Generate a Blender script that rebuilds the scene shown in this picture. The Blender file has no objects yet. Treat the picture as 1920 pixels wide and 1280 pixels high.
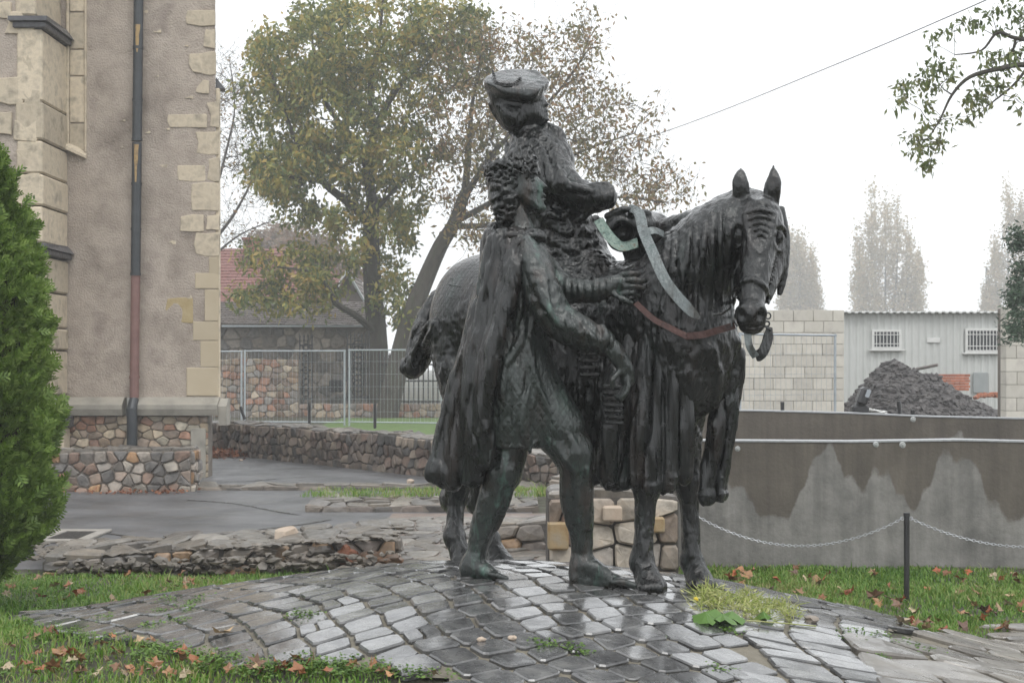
import bpy, bmesh, math, random
import numpy as np
from mathutils import Vector, Matrix
random.seed(7)
RNG = np.random.RandomState(11)
S = bpy.context.scene
C = S.collection

# ------------------------------------------------------------------ camera, world, sun, exposure
F = 2717.0                     # focal length in photograph pixels
CAMZ, HORIZON = 1.6, 683.0
cam_data = bpy.data.cameras.new('camera')
cam = bpy.data.objects.new('camera', cam_data); C.objects.link(cam)
cam.location = (0, 0, CAMZ); cam.rotation_euler = (math.radians(90), 0, 0)
cam_data.sensor_width = 36.0; cam_data.lens = 36.0 * F / 1920.0
cam_data.shift_y = (HORIZON - 640.0) / 1920.0
cam_data.clip_start = 0.1; cam_data.clip_end = 2000
HAZE = 0.0024
cam_data.dof.use_dof = True; cam_data.dof.focus_distance = 6.95; cam_data.dof.aperture_fstop = 13.0
S.camera = cam

w = bpy.data.worlds.new("World"); S.world = w; w.use_nodes = True
nt = w.node_tree; bg = nt.nodes['Background']
sky = nt.nodes.new('ShaderNodeTexSky'); sky.sky_type = 'NISHITA'; sky.sun_disc = False
SUN_EL, SUN_ROT = math.radians(55), math.radians(200)
sky.sun_elevation = SUN_EL; sky.sun_rotation = SUN_ROT; sky.dust_density = 6.0
hs = nt.nodes.new('ShaderNodeHueSaturation'); hs.inputs['Saturation'].default_value = 0.25
nt.links.new(sky.outputs[0], hs.inputs['Color'])
mx = nt.nodes.new('ShaderNodeMixRGB'); mx.inputs[0].default_value = 0.93     # closed cloud deck
nt.links.new(hs.outputs[0], mx.inputs[1]); mx.inputs[2].default_value = (9.3, 9.55, 9.8, 1)
nt.links.new(mx.outputs[0], bg.inputs[0]); bg.inputs[1].default_value = 0.11
sl = bpy.data.lights.new('sun', 'SUN'); sl.energy = 0.8; sl.angle = math.radians(25); sl.color = (1, .98, .95)
sun = bpy.data.objects.new('sun', sl); C.objects.link(sun)
sun.rotation_euler = (math.radians(35), 0, math.radians(25))
S.view_settings.view_transform = 'Standard'; S.view_settings.look = 'None'
S.view_settings.exposure = 0.55; S.view_settings.gamma = 1.0
S.view_settings.use_curve_mapping = False
S.cycles.max_bounces = 9; S.cycles.diffuse_bounces = 2; S.cycles.glossy_bounces = 3
S.cycles.volume_bounces = 6; S.cycles.transparent_max_bounces = 8
S.cycles.use_denoising = True
S.cycles.caustics_reflective = False; S.cycles.caustics_refractive = False

# ------------------------------------------------------------------ helpers
def at(px, py, d):
    "point seen at a given place of the photograph, d metres in front of the camera"
    return np.array([(px - 960.0) / F * d, d, CAMZ + (HORIZON - py) / F * d])
def V(px, py, d): return Vector(at(px, py, d))

def lnk(o, parent=None):
    C.objects.link(o)
    if parent is not None: o.parent = parent
    return o
def tag(o, label=None, cat=None, group=None, kind=None):
    if label: o['label'] = label
    if cat: o['category'] = cat
    if group: o['group'] = group
    if kind: o['kind'] = kind
    return o
def thing(name, label, cat, loc=(0, 0, 0), group=None, rz=0.0):
    o = bpy.data.objects.new(name, None); o.location = loc; o.rotation_euler = (0, 0, rz)
    o.empty_display_size = 0.1
    lnk(o); return tag(o, label, cat, group)
def mesh_obj(name, verts, faces, mat, parent=None, smooth=False, kind=None, local=True):
    """verts in world coordinates; the object's origin goes to their centre"""
    v = np.asarray(verts, dtype=np.float64).reshape(-1, 3)
    c = (v.min(0) + v.max(0)) * .5
    c[2] = v[:, 2].min()
    me = bpy.data.meshes.new(name)
    me.from_pydata((v - c).tolist(), [], faces)
    if smooth: me.polygons.foreach_set('use_smooth', [True] * len(me.polygons))
    me.materials.append(mat)
    o = bpy.data.objects.new(name, me); lnk(o)
    if parent is not None:
        o.parent = parent
        pl = Vector(parent_world(parent))
        o.location = Vector(c) - pl
    else: o.location = c
    if kind: o['kind'] = kind
    return o
def parent_world(p):
    l = Vector(p.location)
    while p.parent is not None:
        p = p.parent; l += Vector(p.location)
    return l
def mesh_np(name, v, q, mat, parent=None, smooth=True, kind=None):
    "fast version for big arrays: q is an (n,k) int array"
    v = np.asarray(v, dtype=np.float64); q = np.asarray(q, dtype=np.int32)
    c = (v.min(0) + v.max(0)) * .5; c[2] = v[:, 2].min()
    me = bpy.data.meshes.new(name)
    n, k = q.shape
    me.vertices.add(len(v)); me.vertices.foreach_set('co', (v - c).astype(np.float32).ravel())
    me.loops.add(n * k); me.loops.foreach_set('vertex_index', q.ravel())
    me.polygons.add(n); me.polygons.foreach_set('loop_start', np.arange(0, n * k, k, dtype=np.int32))
    me.update(calc_edges=True)
    me.polygons.foreach_set('use_smooth', np.full(n, smooth))
    me.validate()
    me.materials.append(mat)
    o = bpy.data.objects.new(name, me); lnk(o)
    o.location = Vector(c) - (parent_world(parent) if parent is not None else Vector((0, 0, 0)))
    if parent is not None: o.parent = parent
    if kind: o['kind'] = kind
    return o

class MB:
    "collects simple solids into one mesh"
    def __init__(s): s.v = []; s.f = []
    def add(s, v, f):
        n = len(s.v); s.v.extend([tuple(p) for p in v]); s.f.extend([tuple(i + n for i in g) for g in f]); return s
    def box(s, lo, hi, M=None):
        x0, y0, z0 = lo; x1, y1, z1 = hi
        v = [Vector(p) for p in ((x0,y0,z0),(x1,y0,z0),(x1,y1,z0),(x0,y1,z0),(x0,y0,z1),(x1,y0,z1),(x1,y1,z1),(x0,y1,z1))]
        if M is not None: v = [M @ p for p in v]
        return s.add(v, [(0,3,2,1),(4,5,6,7),(0,1,5,4),(1,2,6,5),(2,3,7,6),(3,0,4,7)])
    def bevbox(s, lo, hi, b, M=None):
        "box with bevelled edges"
        bm = bmesh.new(); bmesh.ops.create_cube(bm, size=1)
        lo = Vector(lo); hi = Vector(hi)
        for q in bm.verts: q.co = Vector([lo[i] + (hi[i]-lo[i]) * (q.co[i] + .5) for i in range(3)])
        bmesh.ops.bevel(bm, geom=bm.edges[:], offset=b, segments=1, affect='EDGES')
        if M is not None: bm.transform(M)
        bm.verts.ensure_lookup_table()
        s.add([q.co.copy() for q in bm.verts], [[q.index for q in f.verts] for f in bm.faces]); bm.free(); return s
    def tube(s, pts, rad, n=8, cap=True):
        pts = [Vector(p) for p in pts]
        if not hasattr(rad, '__len__'): rad = [rad] * len(pts)
        base = len(s.v); up = Vector((0.13, 0.21, 1)).normalized()
        prev = None
        for i, p in enumerate(pts):
            t = (pts[min(i+1, len(pts)-1)] - pts[max(i-1, 0)])
            if t.length < 1e-9: t = Vector((0,0,1))
            t.normalize()
            if prev is None:
                a = t.cross(up)
                if a.length < 1e-3: a = t.cross(Vector((1, 0, 0)))
            else: a = prev - t * prev.dot(t)
            if a.length < 1e-6: a = t.orthogonal()
            a.normalize(); prev = a; b = t.cross(a)
            for k in range(n):
                an = 2 * math.pi * k / n
                s.v.append(tuple(p + (a * math.cos(an) + b * math.sin(an)) * rad[i]))
        for i in range(len(pts) - 1):
            for k in range(n):
                k2 = (k + 1) % n
                s.f.append((base+i*n+k, base+i*n+k2, base+(i+1)*n+k2, base+(i+1)*n+k))
        if cap:
            s.f.append(tuple(base + k for k in reversed(range(n))))
            s.f.append(tuple(base + (len(pts)-1)*n + k for k in range(n)))
        return s
    def ring(s, c, nrm, R, r, n=14, m=6):
        nrm = Vector(nrm).normalized(); a = nrm.orthogonal().normalized(); b = nrm.cross(a); c = Vector(c)
        base = len(s.v)
        for i in range(n):
            t = 2*math.pi*i/n; rd = a*math.cos(t) + b*math.sin(t)
            for k in range(m):
                u = 2*math.pi*k/m
                s.v.append(tuple(c + rd*(R + r*math.cos(u)) + nrm*(r*math.sin(u))))
        for i in range(n):
            for k in range(m):
                s.f.append((base+i*m+k, base+((i+1)%n)*m+k, base+((i+1)%n)*m+(k+1)%m, base+i*m+(k+1)%m))
        return s
    def blob(s, c, r, seed=0, sub=2, amp=.2, squash=(1,1,1), rz=0):
        bm = bmesh.new(); bmesh.ops.create_icosphere(bm, subdivisions=sub, radius=1)
        rn = random.Random(seed); o = Vector((rn.random()*9, rn.random()*9, rn.random()*9))
        from mathutils import noise as N
        R = Matrix.Rotation(rz, 3, 'Z')
        for q in bm.verts:
            k = 1 + amp * N.noise(q.co*1.6 + o) * 1.6 + amp*.5*N.noise(q.co*4 + o)
            q.co = Vector(c) + R @ Vector((q.co.x*k*r*squash[0], q.co.y*k*r*squash[1], q.co.z*k*r*squash[2]))
        bm.verts.ensure_lookup_table()
        s.add([q.co.copy() for q in bm.verts], [[q.index for q in f.verts] for f in bm.faces]); bm.free(); return s
    def build(s, name, mat, parent=None, smooth=False, kind=None):
        return mesh_obj(name, s.v, s.f, mat, parent, smooth, kind)

def ribbon(pts, widths, nrm, thick, name, mat, parent=None):
    "a flat strap with thickness along a path; nrm = outward normals"
    P = [Vector(p) for p in pts]; v = []; f = []
    for i, p in enumerate(P):
        t = (P[min(i+1, len(P)-1)] - P[max(i-1, 0)]).normalized()
        n = Vector(nrm[i] if hasattr(nrm[0], '__len__') else nrm).normalized()
        b = t.cross(n).normalized(); n = b.cross(t).normalized()
        wd = widths[i] if hasattr(widths, '__len__') else widths
        for a, c in ((-1, 1), (1, 1), (1, -1), (-1, -1)):
            v.append(p + b * a * wd * .5 + n * c * thick * .5)
    for i in range(len(P) - 1):
        for k in range(4):
            f.append((i*4+k, i*4+(k+1)%4, (i+1)*4+(k+1)%4, (i+1)*4+k))
    f.append((3, 2, 1, 0)); m = (len(P)-1)*4; f.append((m, m+1, m+2, m+3))
    return mesh_obj(name, v, f, mat, parent)
def catmull(pts, n=6):
    P = [np.array(p, float) for p in pts]; out = []
    for i in range(len(P)-1):
        p0 = P[max(i-1,0)]; p1 = P[i]; p2 = P[i+1]; p3 = P[min(i+2,len(P)-1)]
        for k in range(n):
            t = k/n
            out.append(.5*((2*p1)+(-p0+p2)*t+(2*p0-5*p1+4*p2-p3)*t*t+(-p0+3*p1-3*p2+p3)*t**3))
    out.append(P[-1]); return out

def vnoise(p, seed=0):
    "smooth value noise, p (n,3) -> (-1..1)"
    p = np.asarray(p, dtype=np.float64)
    p = p @ np.array([[.80,.36,-.48],[-.60,.48,-.64],[0,.80,.60]]) + seed*3.7
    i = np.floor(p).astype(np.int64); f = p - i; f = f*f*(3-2*f)
    def hsh(a, b, c):
        n = (a*374761393 + b*668265263 + c*2147483647 + seed*974634777) & 0xffffffff
        n = ((n ^ (n >> 13)) * 1274126177) & 0xffffffff
        n = (n ^ (n >> 16)) & 0xffff
        return n / 32767.5 - 1.0
    r = 0
    for dx in (0, 1):
        for dy in (0, 1):
            for dz in (0, 1):
                wgt = (f[:,0] if dx else 1-f[:,0])*(f[:,1] if dy else 1-f[:,1])*(f[:,2] if dz else 1-f[:,2])
                r = r + wgt*hsh(i[:,0]+dx, i[:,1]+dy, i[:,2]+dz)
    return r

# ------------------------------------------------------------------ materials
def srgb(h):
    h = h.lstrip('#'); c = [int(h[i:i+2], 16)/255 for i in (0, 2, 4)]
    return tuple(x/12.92 if x <= .04045 else ((x+.055)/1.055)**2.4 for x in c)
def material(name, cols, scale=8.0, rough=(.6,.8), bump=.2, bscale=None, metallic=0.0, objrand=0.0,
             spec=.5, stretch=(1,1,1), detail=6, coat=0.0, objcols=None, bdist=.01, trans=0, vor=None):
    """cols: 2-4 linear colours mixed by noise; objcols: colours picked per object by its random number"""
    m = bpy.data.materials.new(name); m.use_nodes = True; t = m.node_tree; b = t.nodes['Principled BSDF']
    N = t.nodes.new; L = t.links.new
    g = N('ShaderNodeNewGeometry'); mp = N('ShaderNodeMapping'); L(g.outputs['Position'], mp.inputs[0])
    mp.inputs['Scale'].default_value = stretch
    n1 = N('ShaderNodeTexNoise'); n1.inputs['Scale'].default_value = scale; n1.inputs['Detail'].default_value = detail
    n1.inputs['Roughness'].default_value = .62
    L(mp.outputs[0], n1.inputs['Vector'])
    r = N('ShaderNodeValToRGB'); L(n1.outputs['Fac'], r.inputs[0])
    el = r.color_ramp.elements
    while len(el) < len(cols): el.new(.5)
    for i, c in enumerate(cols):
        el[i].position = .3 + .4*i/(max(1, len(cols)-1)); el[i].color = (*c, 1)
    out = r.outputs[0]
    if objcols or objrand:
        oi = N('ShaderNodeObjectInfo')
    if objcols:
        r2 = N('ShaderNodeValToRGB'); r2.color_ramp.interpolation = 'CONSTANT'
        e2 = r2.color_ramp.elements
        while len(e2) < len(objcols): e2.new(.5)
        for i, c in enumerate(objcols): e2[i].position = i/len(objcols); e2[i].color = (*c, 1)
        L(oi.outputs['Random'], r2.inputs[0])
        mm = N('ShaderNodeMixRGB'); mm.blend_type = 'MULTIPLY'; mm.inputs[0].default_value = 1
        L(r2.outputs[0], mm.inputs[1]); L(out, mm.inputs[2]); out = mm.outputs[0]
    if objrand:
        hv = N('ShaderNodeHueSaturation'); ma = N('ShaderNodeMapRange')
        ma.inputs['To Min'].default_value = 1-objrand; ma.inputs['To Max'].default_value = 1+objrand
        mu = N('ShaderNodeMath'); mu.operation = 'MULTIPLY'; mu.inputs[1].default_value = 7.31
        fr = N('ShaderNodeMath'); fr.operation = 'FRACT'
        L(oi.outputs['Random'], mu.inputs[0]); L(mu.outputs[0], fr.inputs[0]); L(fr.outputs[0], ma.inputs['Value'])
        L(ma.outputs[0], hv.inputs['Value']); L(out, hv.inputs['Color']); out = hv.outputs[0]
    L(out, b.inputs['Base Color'])
    rr = N('ShaderNodeMapRange'); rr.inputs['From Min'].default_value=.35; rr.inputs['From Max'].default_value=.65
    rr.inputs['To Min'].default_value = rough[0]; rr.inputs['To Max'].default_value = rough[1]
    n2 = N('ShaderNodeTexNoise'); n2.inputs['Scale'].default_value = scale*1.7; n2.inputs['Detail'].default_value = 4
    L(mp.outputs[0], n2.inputs['Vector']); L(n2.outputs['Fac'], rr.inputs['Value']); L(rr.outputs[0], b.inputs['Roughness'])
    b.inputs['Metallic'].default_value = metallic; b.inputs['Specular IOR Level'].default_value = spec
    if coat: b.inputs['Coat Weight'].default_value = coat; b.inputs['Coat Roughness'].default_value = .12
    if bump:
        n3 = N('ShaderNodeTexNoise'); n3.inputs['Scale'].default_value = bscale or scale*4; n3.inputs['Detail'].default_value = 5
        L(mp.outputs[0], n3.inputs['Vector'])
        bp = N('ShaderNodeBump'); bp.inputs['Strength'].default_value = bump; bp.inputs['Distance'].default_value = bdist
        hsrc = n3.outputs['Fac']
        if vor:
            vt = N('ShaderNodeTexVoronoi'); vt.inputs['Scale'].default_value = vor; L(mp.outputs[0], vt.inputs['Vector'])
            ad = N('ShaderNodeMath'); ad.operation = 'ADD'; L(hsrc, ad.inputs[0]); L(vt.outputs['Distance'], ad.inputs[1]); hsrc = ad.outputs[0]
        L(hsrc, bp.inputs['Height']); L(bp.outputs[0], b.inputs['Normal'])
    if trans:
        b.inputs['Transmission Weight'].default_value = 0
        td = N('ShaderNodeBsdfTranslucent'); L(out, td.inputs[0]); ms = N('ShaderNodeMixShader'); ms.inputs[0].default_value = trans
        o = t.nodes['Material Output']; L(b.outputs[0], ms.inputs[1]); L(td.outputs[0], ms.inputs[2]); L(ms.outputs[0], o.inputs['Surface'])
    return m
K = lambda c, k: tuple(x*k for x in c)

# ------------------------------------------------------------------ terrain
def sstep(a, b, x):
    t = np.clip((x-a)/(b-a), 0, 1); return t*t*(3-2*t)
def ground_z(x, y):
    x = np.asarray(x, float); y = np.asarray(y, float)
    t = np.clip((11-y)/5.5, 0, 1.3)
    wl = 1-sstep(-.6, 1.6, x)
    z = t*(.32*wl+.12*(1-wl))
    z = z - 0.0015*np.clip(y-30, 0, 400)*0
    return z
MC = (.48, 7.42)
def mound_r(x, y):
    x = np.asarray(x, float); y = np.asarray(y, float)
    dx = x-MC[0]; dy = y-MC[1]
    rx = np.where(dx < 0, 3.45, 2.25); ry = np.where(dy < 0, 2.6, 2.3)
    return np.sqrt((dx/rx)**2+(dy/ry)**2)
def mound_z(x, y):
    r = np.clip(mound_r(x, y), 0, 1)
    f = (1-r*r)**1.35
    return ground_z(x, y) + .372*f + .012

def surf_z(x, y):
    return np.where(mound_r(x, y) < 1, mound_z(x, y), ground_z(x, y) + .0)
def hit(px, py):
    "where a line of sight meets the ground (used once, to survey the outline of paving and lawn)"
    d = np.arange(3.5, 60, .01); x = (px-960)/F*d; z = CAMZ+(HORIZON-py)/F*d
    i = np.argmax(z < surf_z(x, d))
    return float(x[i]), float(d[i])
# ------------------------------------------------------------------ solid modelling on a distance grid
class Clay:
    """a volume modelled with blended tapered strokes and balls, skinned as ONE continuous surface"""
    def __init__(s, lo, hi, h):
        s.h = h; s.lo = np.array(lo, float); n = np.ceil((np.array(hi)-s.lo)/h).astype(int)+1
        s.n = n; s.f = np.full(n, .5, np.float32)
        s.ax = [(s.lo[i]+np.arange(n[i])*h).astype(np.float32) for i in range(3)]
    def sub(s, lo, hi):
        a = np.clip(np.floor((np.array(lo)-s.lo)/s.h).astype(int), 0, s.n); b = np.clip(np.ceil((np.array(hi)-s.lo)/s.h).astype(int)+1, 0, s.n)
        if (b <= a).any(): return None, None
        sl = tuple(slice(a[i], b[i]) for i in range(3))
        return sl, np.meshgrid(*[s.ax[i][sl[i]] for i in range(3)], indexing='ij', sparse=True)
    def mix(s, sl, d, k, cut=False):
        f = s.f[sl]
        if cut: d = -d; q = np.clip(.5-.5*(d-f)/k, 0, 1) if k > 0 else None
        if cut:
            s.f[sl] = (f*q + d*(1-q) + k*q*(1-q)) if k > 0 else np.maximum(f, d)
        elif k > 0:
            q = np.clip(.5+.5*(d-f)/k, 0, 1)
            s.f[sl] = d*(1-q) + f*q - k*q*(1-q)
        else: s.f[sl] = np.minimum(f, d)
    def cone(s, a, b, ra, rb=None, k=.02, cut=False, flat=None):
        rb = ra if rb is None else rb
        a = np.array(a, float); b = np.array(b, float); m = max(ra, rb)+k+3*s.h
        if flat: m = m*1.02
        sl, g = s.sub(np.minimum(a, b)-m, np.maximum(a, b)+m)
        if sl is None: return s
        ab = b-a; L2 = max(float(ab@ab), 1e-9)
        p = [g[i]-np.float32(a[i]) for i in range(3)]
        t = np.clip((p[0]*ab[0]+p[1]*ab[1]+p[2]*ab[2])/L2, 0, 1)
        q = [p[i]-t*np.float32(ab[i]) for i in range(3)]
        if flat:      # squash across direction flat[0] by factor flat[1] (<1 thinner)
            nv = np.array(flat[0], float); nv /= np.linalg.norm(nv)
            dn = q[0]*nv[0]+q[1]*nv[1]+q[2]*nv[2]; e = (1/flat[1]-1)
            q = [q[i]+dn*np.float32(nv[i]*e) for i in range(3)]
            d = (np.sqrt(q[0]**2+q[1]**2+q[2]**2)-(ra+(rb-ra)*t))*min(1, flat[1]*1.4)
        else: d = np.sqrt(q[0]**2+q[1]**2+q[2]**2)-(ra+(rb-ra)*t)
        s.mix(sl, d.astype(np.float32), k, cut); return s
    def path(s, pts, rad, k=.02, n=4, flat=None, cut=False):
        q = catmull([np.append(np.array(p, float), r) for p, r in zip(pts, rad)], n)
        return s.chain([p[:3] for p in q], [max(.002, p[3]) for p in q], k, cut, flat)
    def chain(s, pts, rad, k, cut=False, flat=None):
        "one stroke: hard union of its own pieces first, then ONE blend with the rest, so that it does not bead"
        pts = [np.array(p, float) for p in pts]; A = np.array(pts); m = max(rad)*(1.02 if flat else 1)+k+3*s.h
        sl, g = s.sub(A.min(0)-m, A.max(0)+m)
        if sl is None: return s
        off = [q.start for q in sl]; D = np.full([q.stop-q.start for q in sl], .5, np.float32)
        for i in range(len(pts)-1):
            a, b, ra, rb = pts[i], pts[i+1], rad[i], rad[i+1]; mm = max(ra, rb)+k+3*s.h
            s2, g2 = s.sub(np.minimum(a, b)-mm, np.maximum(a, b)+mm)
            if s2 is None: continue
            ab = b-a; L2 = max(float(ab@ab), 1e-9); p = [g2[j]-np.float32(a[j]) for j in range(3)]
            t = np.clip((p[0]*ab[0]+p[1]*ab[1]+p[2]*ab[2])/L2, 0, 1); q = [p[j]-t*np.float32(ab[j]) for j in range(3)]
            if flat:
                nv = np.array(flat[0], float); nv /= np.linalg.norm(nv); dn = q[0]*nv[0]+q[1]*nv[1]+q[2]*nv[2]; e = (1/flat[1]-1)
                q = [q[j]+dn*np.float32(nv[j]*e) for j in range(3)]; d = (np.sqrt(q[0]**2+q[1]**2+q[2]**2)-(ra+(rb-ra)*t))*min(1, flat[1]*1.4)
            else: d = np.sqrt(q[0]**2+q[1]**2+q[2]**2)-(ra+(rb-ra)*t)
            l = tuple(slice(s2[j].start-off[j], s2[j].stop-off[j]) for j in range(3))
            if any(x_.start < 0 for x_ in l): l = tuple(slice(max(0, x_.start), x_.stop) for x_ in l)
            D[l] = np.minimum(D[l], d[tuple(slice(0, D[l].shape[j]) for j in range(3))])
        s.mix(sl, D, k, cut); return s
    def ball(s, c, r, k=.02, cut=False, rot=None):
        c = np.array(c, float); r = np.array([r]*3 if not hasattr(r, '__len__') else r, float); m = r.max()+k+3*s.h
        sl, g = s.sub(c-m, c+m)
        if sl is None: return s
        p = [g[i]-np.float32(c[i]) for i in range(3)]
        if rot is not None:
            R = np.array(rot.to_matrix() if hasattr(rot, 'to_matrix') else rot).T
            p = [p[0]*R[i][0]+p[1]*R[i][1]+p[2]*R[i][2] for i in range(3)]
        k0 = np.sqrt((p[0]/r[0])**2+(p[1]/r[1])**2+(p[2]/r[2])**2)
        k1 = np.sqrt((p[0]/r[0]**2)**2+(p[1]/r[1]**2)**2+(p[2]/r[2]**2)**2)
        d = k0*(k0-1)/np.maximum(k1, 1e-4)
        s.mix(sl, d.astype(np.float32), k, cut); return s
    def profile(s, poly, d0, W, R, k=.01):
        """a rounded solid with a given side profile (photo px), thickest in the middle; W = half width (number or [(px, w)])"""
        P = np.array([at(x, y, d0)[[0, 2]] for x, y in poly]); m = .02+k
        Wm = W if not hasattr(W, '__len__') else max(w_ for _, w_ in W)
        lo = np.array([P[:,0].min()-m, d0-Wm-m, P[:,1].min()-m]); hi = np.array([P[:,0].max()+m, d0+Wm+m, P[:,1].max()+m])
        sl, g = s.sub(lo, hi); X = g[0][:, 0, 0].astype(float); Z = g[2][0, 0, :].astype(float); Y = g[1][0, :, 0].astype(float)-d0
        XX, ZZ = np.meshgrid(X, Z, indexing='ij'); dist = np.full(XX.shape, 9.); ins = np.zeros(XX.shape, bool); n = len(P)
        for i in range(n):
            a = P[i]; b = P[(i+1) % n]; ab = b-a; t = np.clip(((XX-a[0])*ab[0]+(ZZ-a[1])*ab[1])/(ab@ab), 0, 1)
            dist = np.minimum(dist, np.hypot(XX-a[0]-t*ab[0], ZZ-a[1]-t*ab[1]))
            c_ = ((a[1] > ZZ) != (b[1] > ZZ)) & (XX < (b[0]-a[0])*(ZZ-a[1])/(b[1]-a[1]+1e-12)+a[0]); ins ^= c_
        e = np.where(ins, dist, -dist); Wx = W if not hasattr(W, '__len__') else np.interp(XX, [at(p, 600, d0)[0] for p, _ in W], [w_ for _, w_ in W])
        T = Wx*np.sqrt(np.clip(1-(1-np.clip(e/R, 0, 1))**2, 0, 1))
        yy = np.abs(Y)[None, :, None]; E = e[:, None, :]; T3 = T[:, None, :]
        d = np.where(E > 0, np.maximum((yy-T3)*.75, -E), np.sqrt(np.minimum(E, 0)**2+yy**2*.8))
        s.mix(sl, d.astype(np.float32), k); return s
    def planecut(s, p, nrm, lo, hi, k=.008):
        sl, g = s.sub(lo, hi); nrm = np.array(nrm, float); nrm /= np.linalg.norm(nrm)
        d = (g[0]-p[0])*nrm[0]+(g[1]-p[1])*nrm[1]+(g[2]-p[2])*nrm[2]       # keep what lies below the plane
        f = s.f[sl]; q = np.clip(.5-.5*(f-d)/k, 0, 1); s.f[sl] = (f*(1-q)+d*q+k*q*(1-q)).astype(np.float32); return s
    def on(s, px, py, lift=0.0, far=None):
        "first point of the modelled surface in that direction"
        d = np.arange(s.lo[1], s.lo[1]+s.n[1]*s.h, s.h*.5)
        x = (px-960)/F*d; z = CAMZ+(HORIZON-py)/F*d
        i = np.stack([(x-s.lo[0])/s.h, (d-s.lo[1])/s.h, (z-s.lo[2])/s.h], 1).round().astype(int)
        ok = ((i >= 0) & (i < s.n)).all(1); v = np.full(len(d), 9., np.float32)
        v[ok] = s.f[tuple(i[ok].T)]
        j = np.argmax(v < 0) if (v < 0).any() else None
        if j is None:
            if far is None:
                j = int(np.argmin(v))
            else: return at(px, py, far)
        return at(px, py, d[j]-lift)
    def stroke(s, pts, rad, k=.012, lift=0.0, n=4, cut=False, far=None):
        "a ridge (or groove) drawn on the surface; pts are (px, py)"
        if not hasattr(rad, '__len__'): rad = [rad]*len(pts)
        q = catmull([(p[0], p[1], r) for p, r in zip(pts, rad)], n)
        w_ = [s.on(p[0], p[1], lift, far) for p in q]
        dd = np.array([p[1] for p in w_]); 
        for _ in range(2): dd[1:-1] = (dd[:-2]+dd[1:-1]*2+dd[2:])/4
        w_ = [at(p[0], p[1], d) for p, d in zip(q, dd)]
        return s.chain(w_, [max(.002, p[2]) for p in q], k, cut)
    def skin(s):
        f = s.f; h = s.h; ins = f < 0
        c = ins[:-1,:-1,:-1].astype(np.int8)
        for dx, dy, dz in ((1,0,0),(0,1,0),(0,0,1),(1,1,0),(1,0,1),(0,1,1),(1,1,1)):
            c = c + ins[dx:f.shape[0]-1+dx, dy:f.shape[1]-1+dy, dz:f.shape[2]-1+dz]
        act = np.argwhere((c > 0) & (c < 8))
        idx = np.full(c.shape, -1, np.int32); idx[tuple(act.T)] = np.arange(len(act))
        P = np.zeros((len(act), 3)); W = np.zeros(len(act))
        cor = [(0,0,0),(1,0,0),(0,1,0),(1,1,0),(0,0,1),(1,0,1),(0,1,1),(1,1,1)]
        val = [f[act[:,0]+o[0], act[:,1]+o[1], act[:,2]+o[2]].astype(np.float64) for o in cor]
        for i in range(8):
            for j in range(i+1, 8):
                df = np.abs(np.array(cor[i])-np.array(cor[j])).sum()
                if df != 1: continue
                a, b = val[i], val[j]; m = (a < 0) != (b < 0)
                t = np.where(m, a/np.where(m, a-b, 1), 0)
                pt = np.array(cor[i])[None]*(1-t)[:,None]+np.array(cor[j])[None]*t[:,None]
                P += pt*m[:,None]; W += m
        P = (act+P/W[:,None])*h+s.lo
        quads = []
        for ax in range(3):
            o = [0,0,0]; o[ax] = 1
            A = ins[:f.shape[0]-o[0], :f.shape[1]-o[1], :f.shape[2]-o[2]]; B = ins[o[0]:, o[1]:, o[2]:]
            e = np.argwhere(A != B); b1, b2 = [(1,2),(2,0),(0,1)][ax]
            e = e[(e[:,b1] > 0) & (e[:,b2] > 0) & (e[:,b1] < c.shape[b1]) & (e[:,b2] < c.shape[b2])]
            u = np.zeros(3, int); u[b1] = 1; v = np.zeros(3, int); v[b2] = 1
            q = np.stack([idx[tuple((e-u-v).T)], idx[tuple((e-v).T)], idx[tuple(e.T)], idx[tuple((e-u).T)]], 1)
            fl = A[tuple(e.T)]; q[~fl] = q[~fl][:, ::-1]; quads.append(q)
        q = np.concatenate(quads); q = q[(q >= 0).all(1)]
        # one pass of relaxation
        for _ in range(2):
            acc = np.zeros_like(P); cnt = np.zeros(len(P))
            for a in range(4):
                for b in ((a+1) % 4,):
                    for d in range(3): acc[:, d] += np.bincount(q[:, a], P[q[:, b], d], len(P))
                    for d in range(3): acc[:, d] += np.bincount(q[:, b], P[q[:, a], d], len(P))
                    cnt += np.bincount(q[:, a], minlength=len(P)) + np.bincount(q[:, b], minlength=len(P))
            P = P*.5+.5*acc/np.maximum(cnt, 1)[:, None]
        return P, q
def vnormals(P, q):
    n = np.cross(P[q[:,2]]-P[q[:,0]], P[q[:,3]]-P[q[:,1]]); N = np.zeros_like(P)
    for a in range(4):
        for d in range(3): N[:, d] += np.bincount(q[:, a], n[:, d], len(P))
    return N/np.maximum(np.linalg.norm(N, axis=1), 1e-12)[:, None]
def finish(clay, name, mat, parent, relief, mask=None):
    P, q = clay.skin(); N = vnormals(P, q); d = np.zeros(len(P))
    for sc, amp, seed in relief:
        sc = np.array(sc if hasattr(sc, '__len__') else [sc]*3, float)
        if seed >= 100:      # creases: ridged and gently bent
            wz = sc[2]/sc[0]; Q = P+np.stack([vnoise(P*np.array([4,4,4*max(.3,min(1,wz*2))]), seed+k_) for k_ in range(3)], 1)*(.035 if wz > .2 else .012)
            v = 1-2*np.abs(vnoise(Q*sc, seed)); v = np.sign(v)*np.abs(v)**.8
        else: v = vnoise(P*sc, seed)
        d += amp*v
    if mask is not None: d *= mask(P)
    return mesh_np(name, P+N*d[:, None], q, mat, parent)

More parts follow.
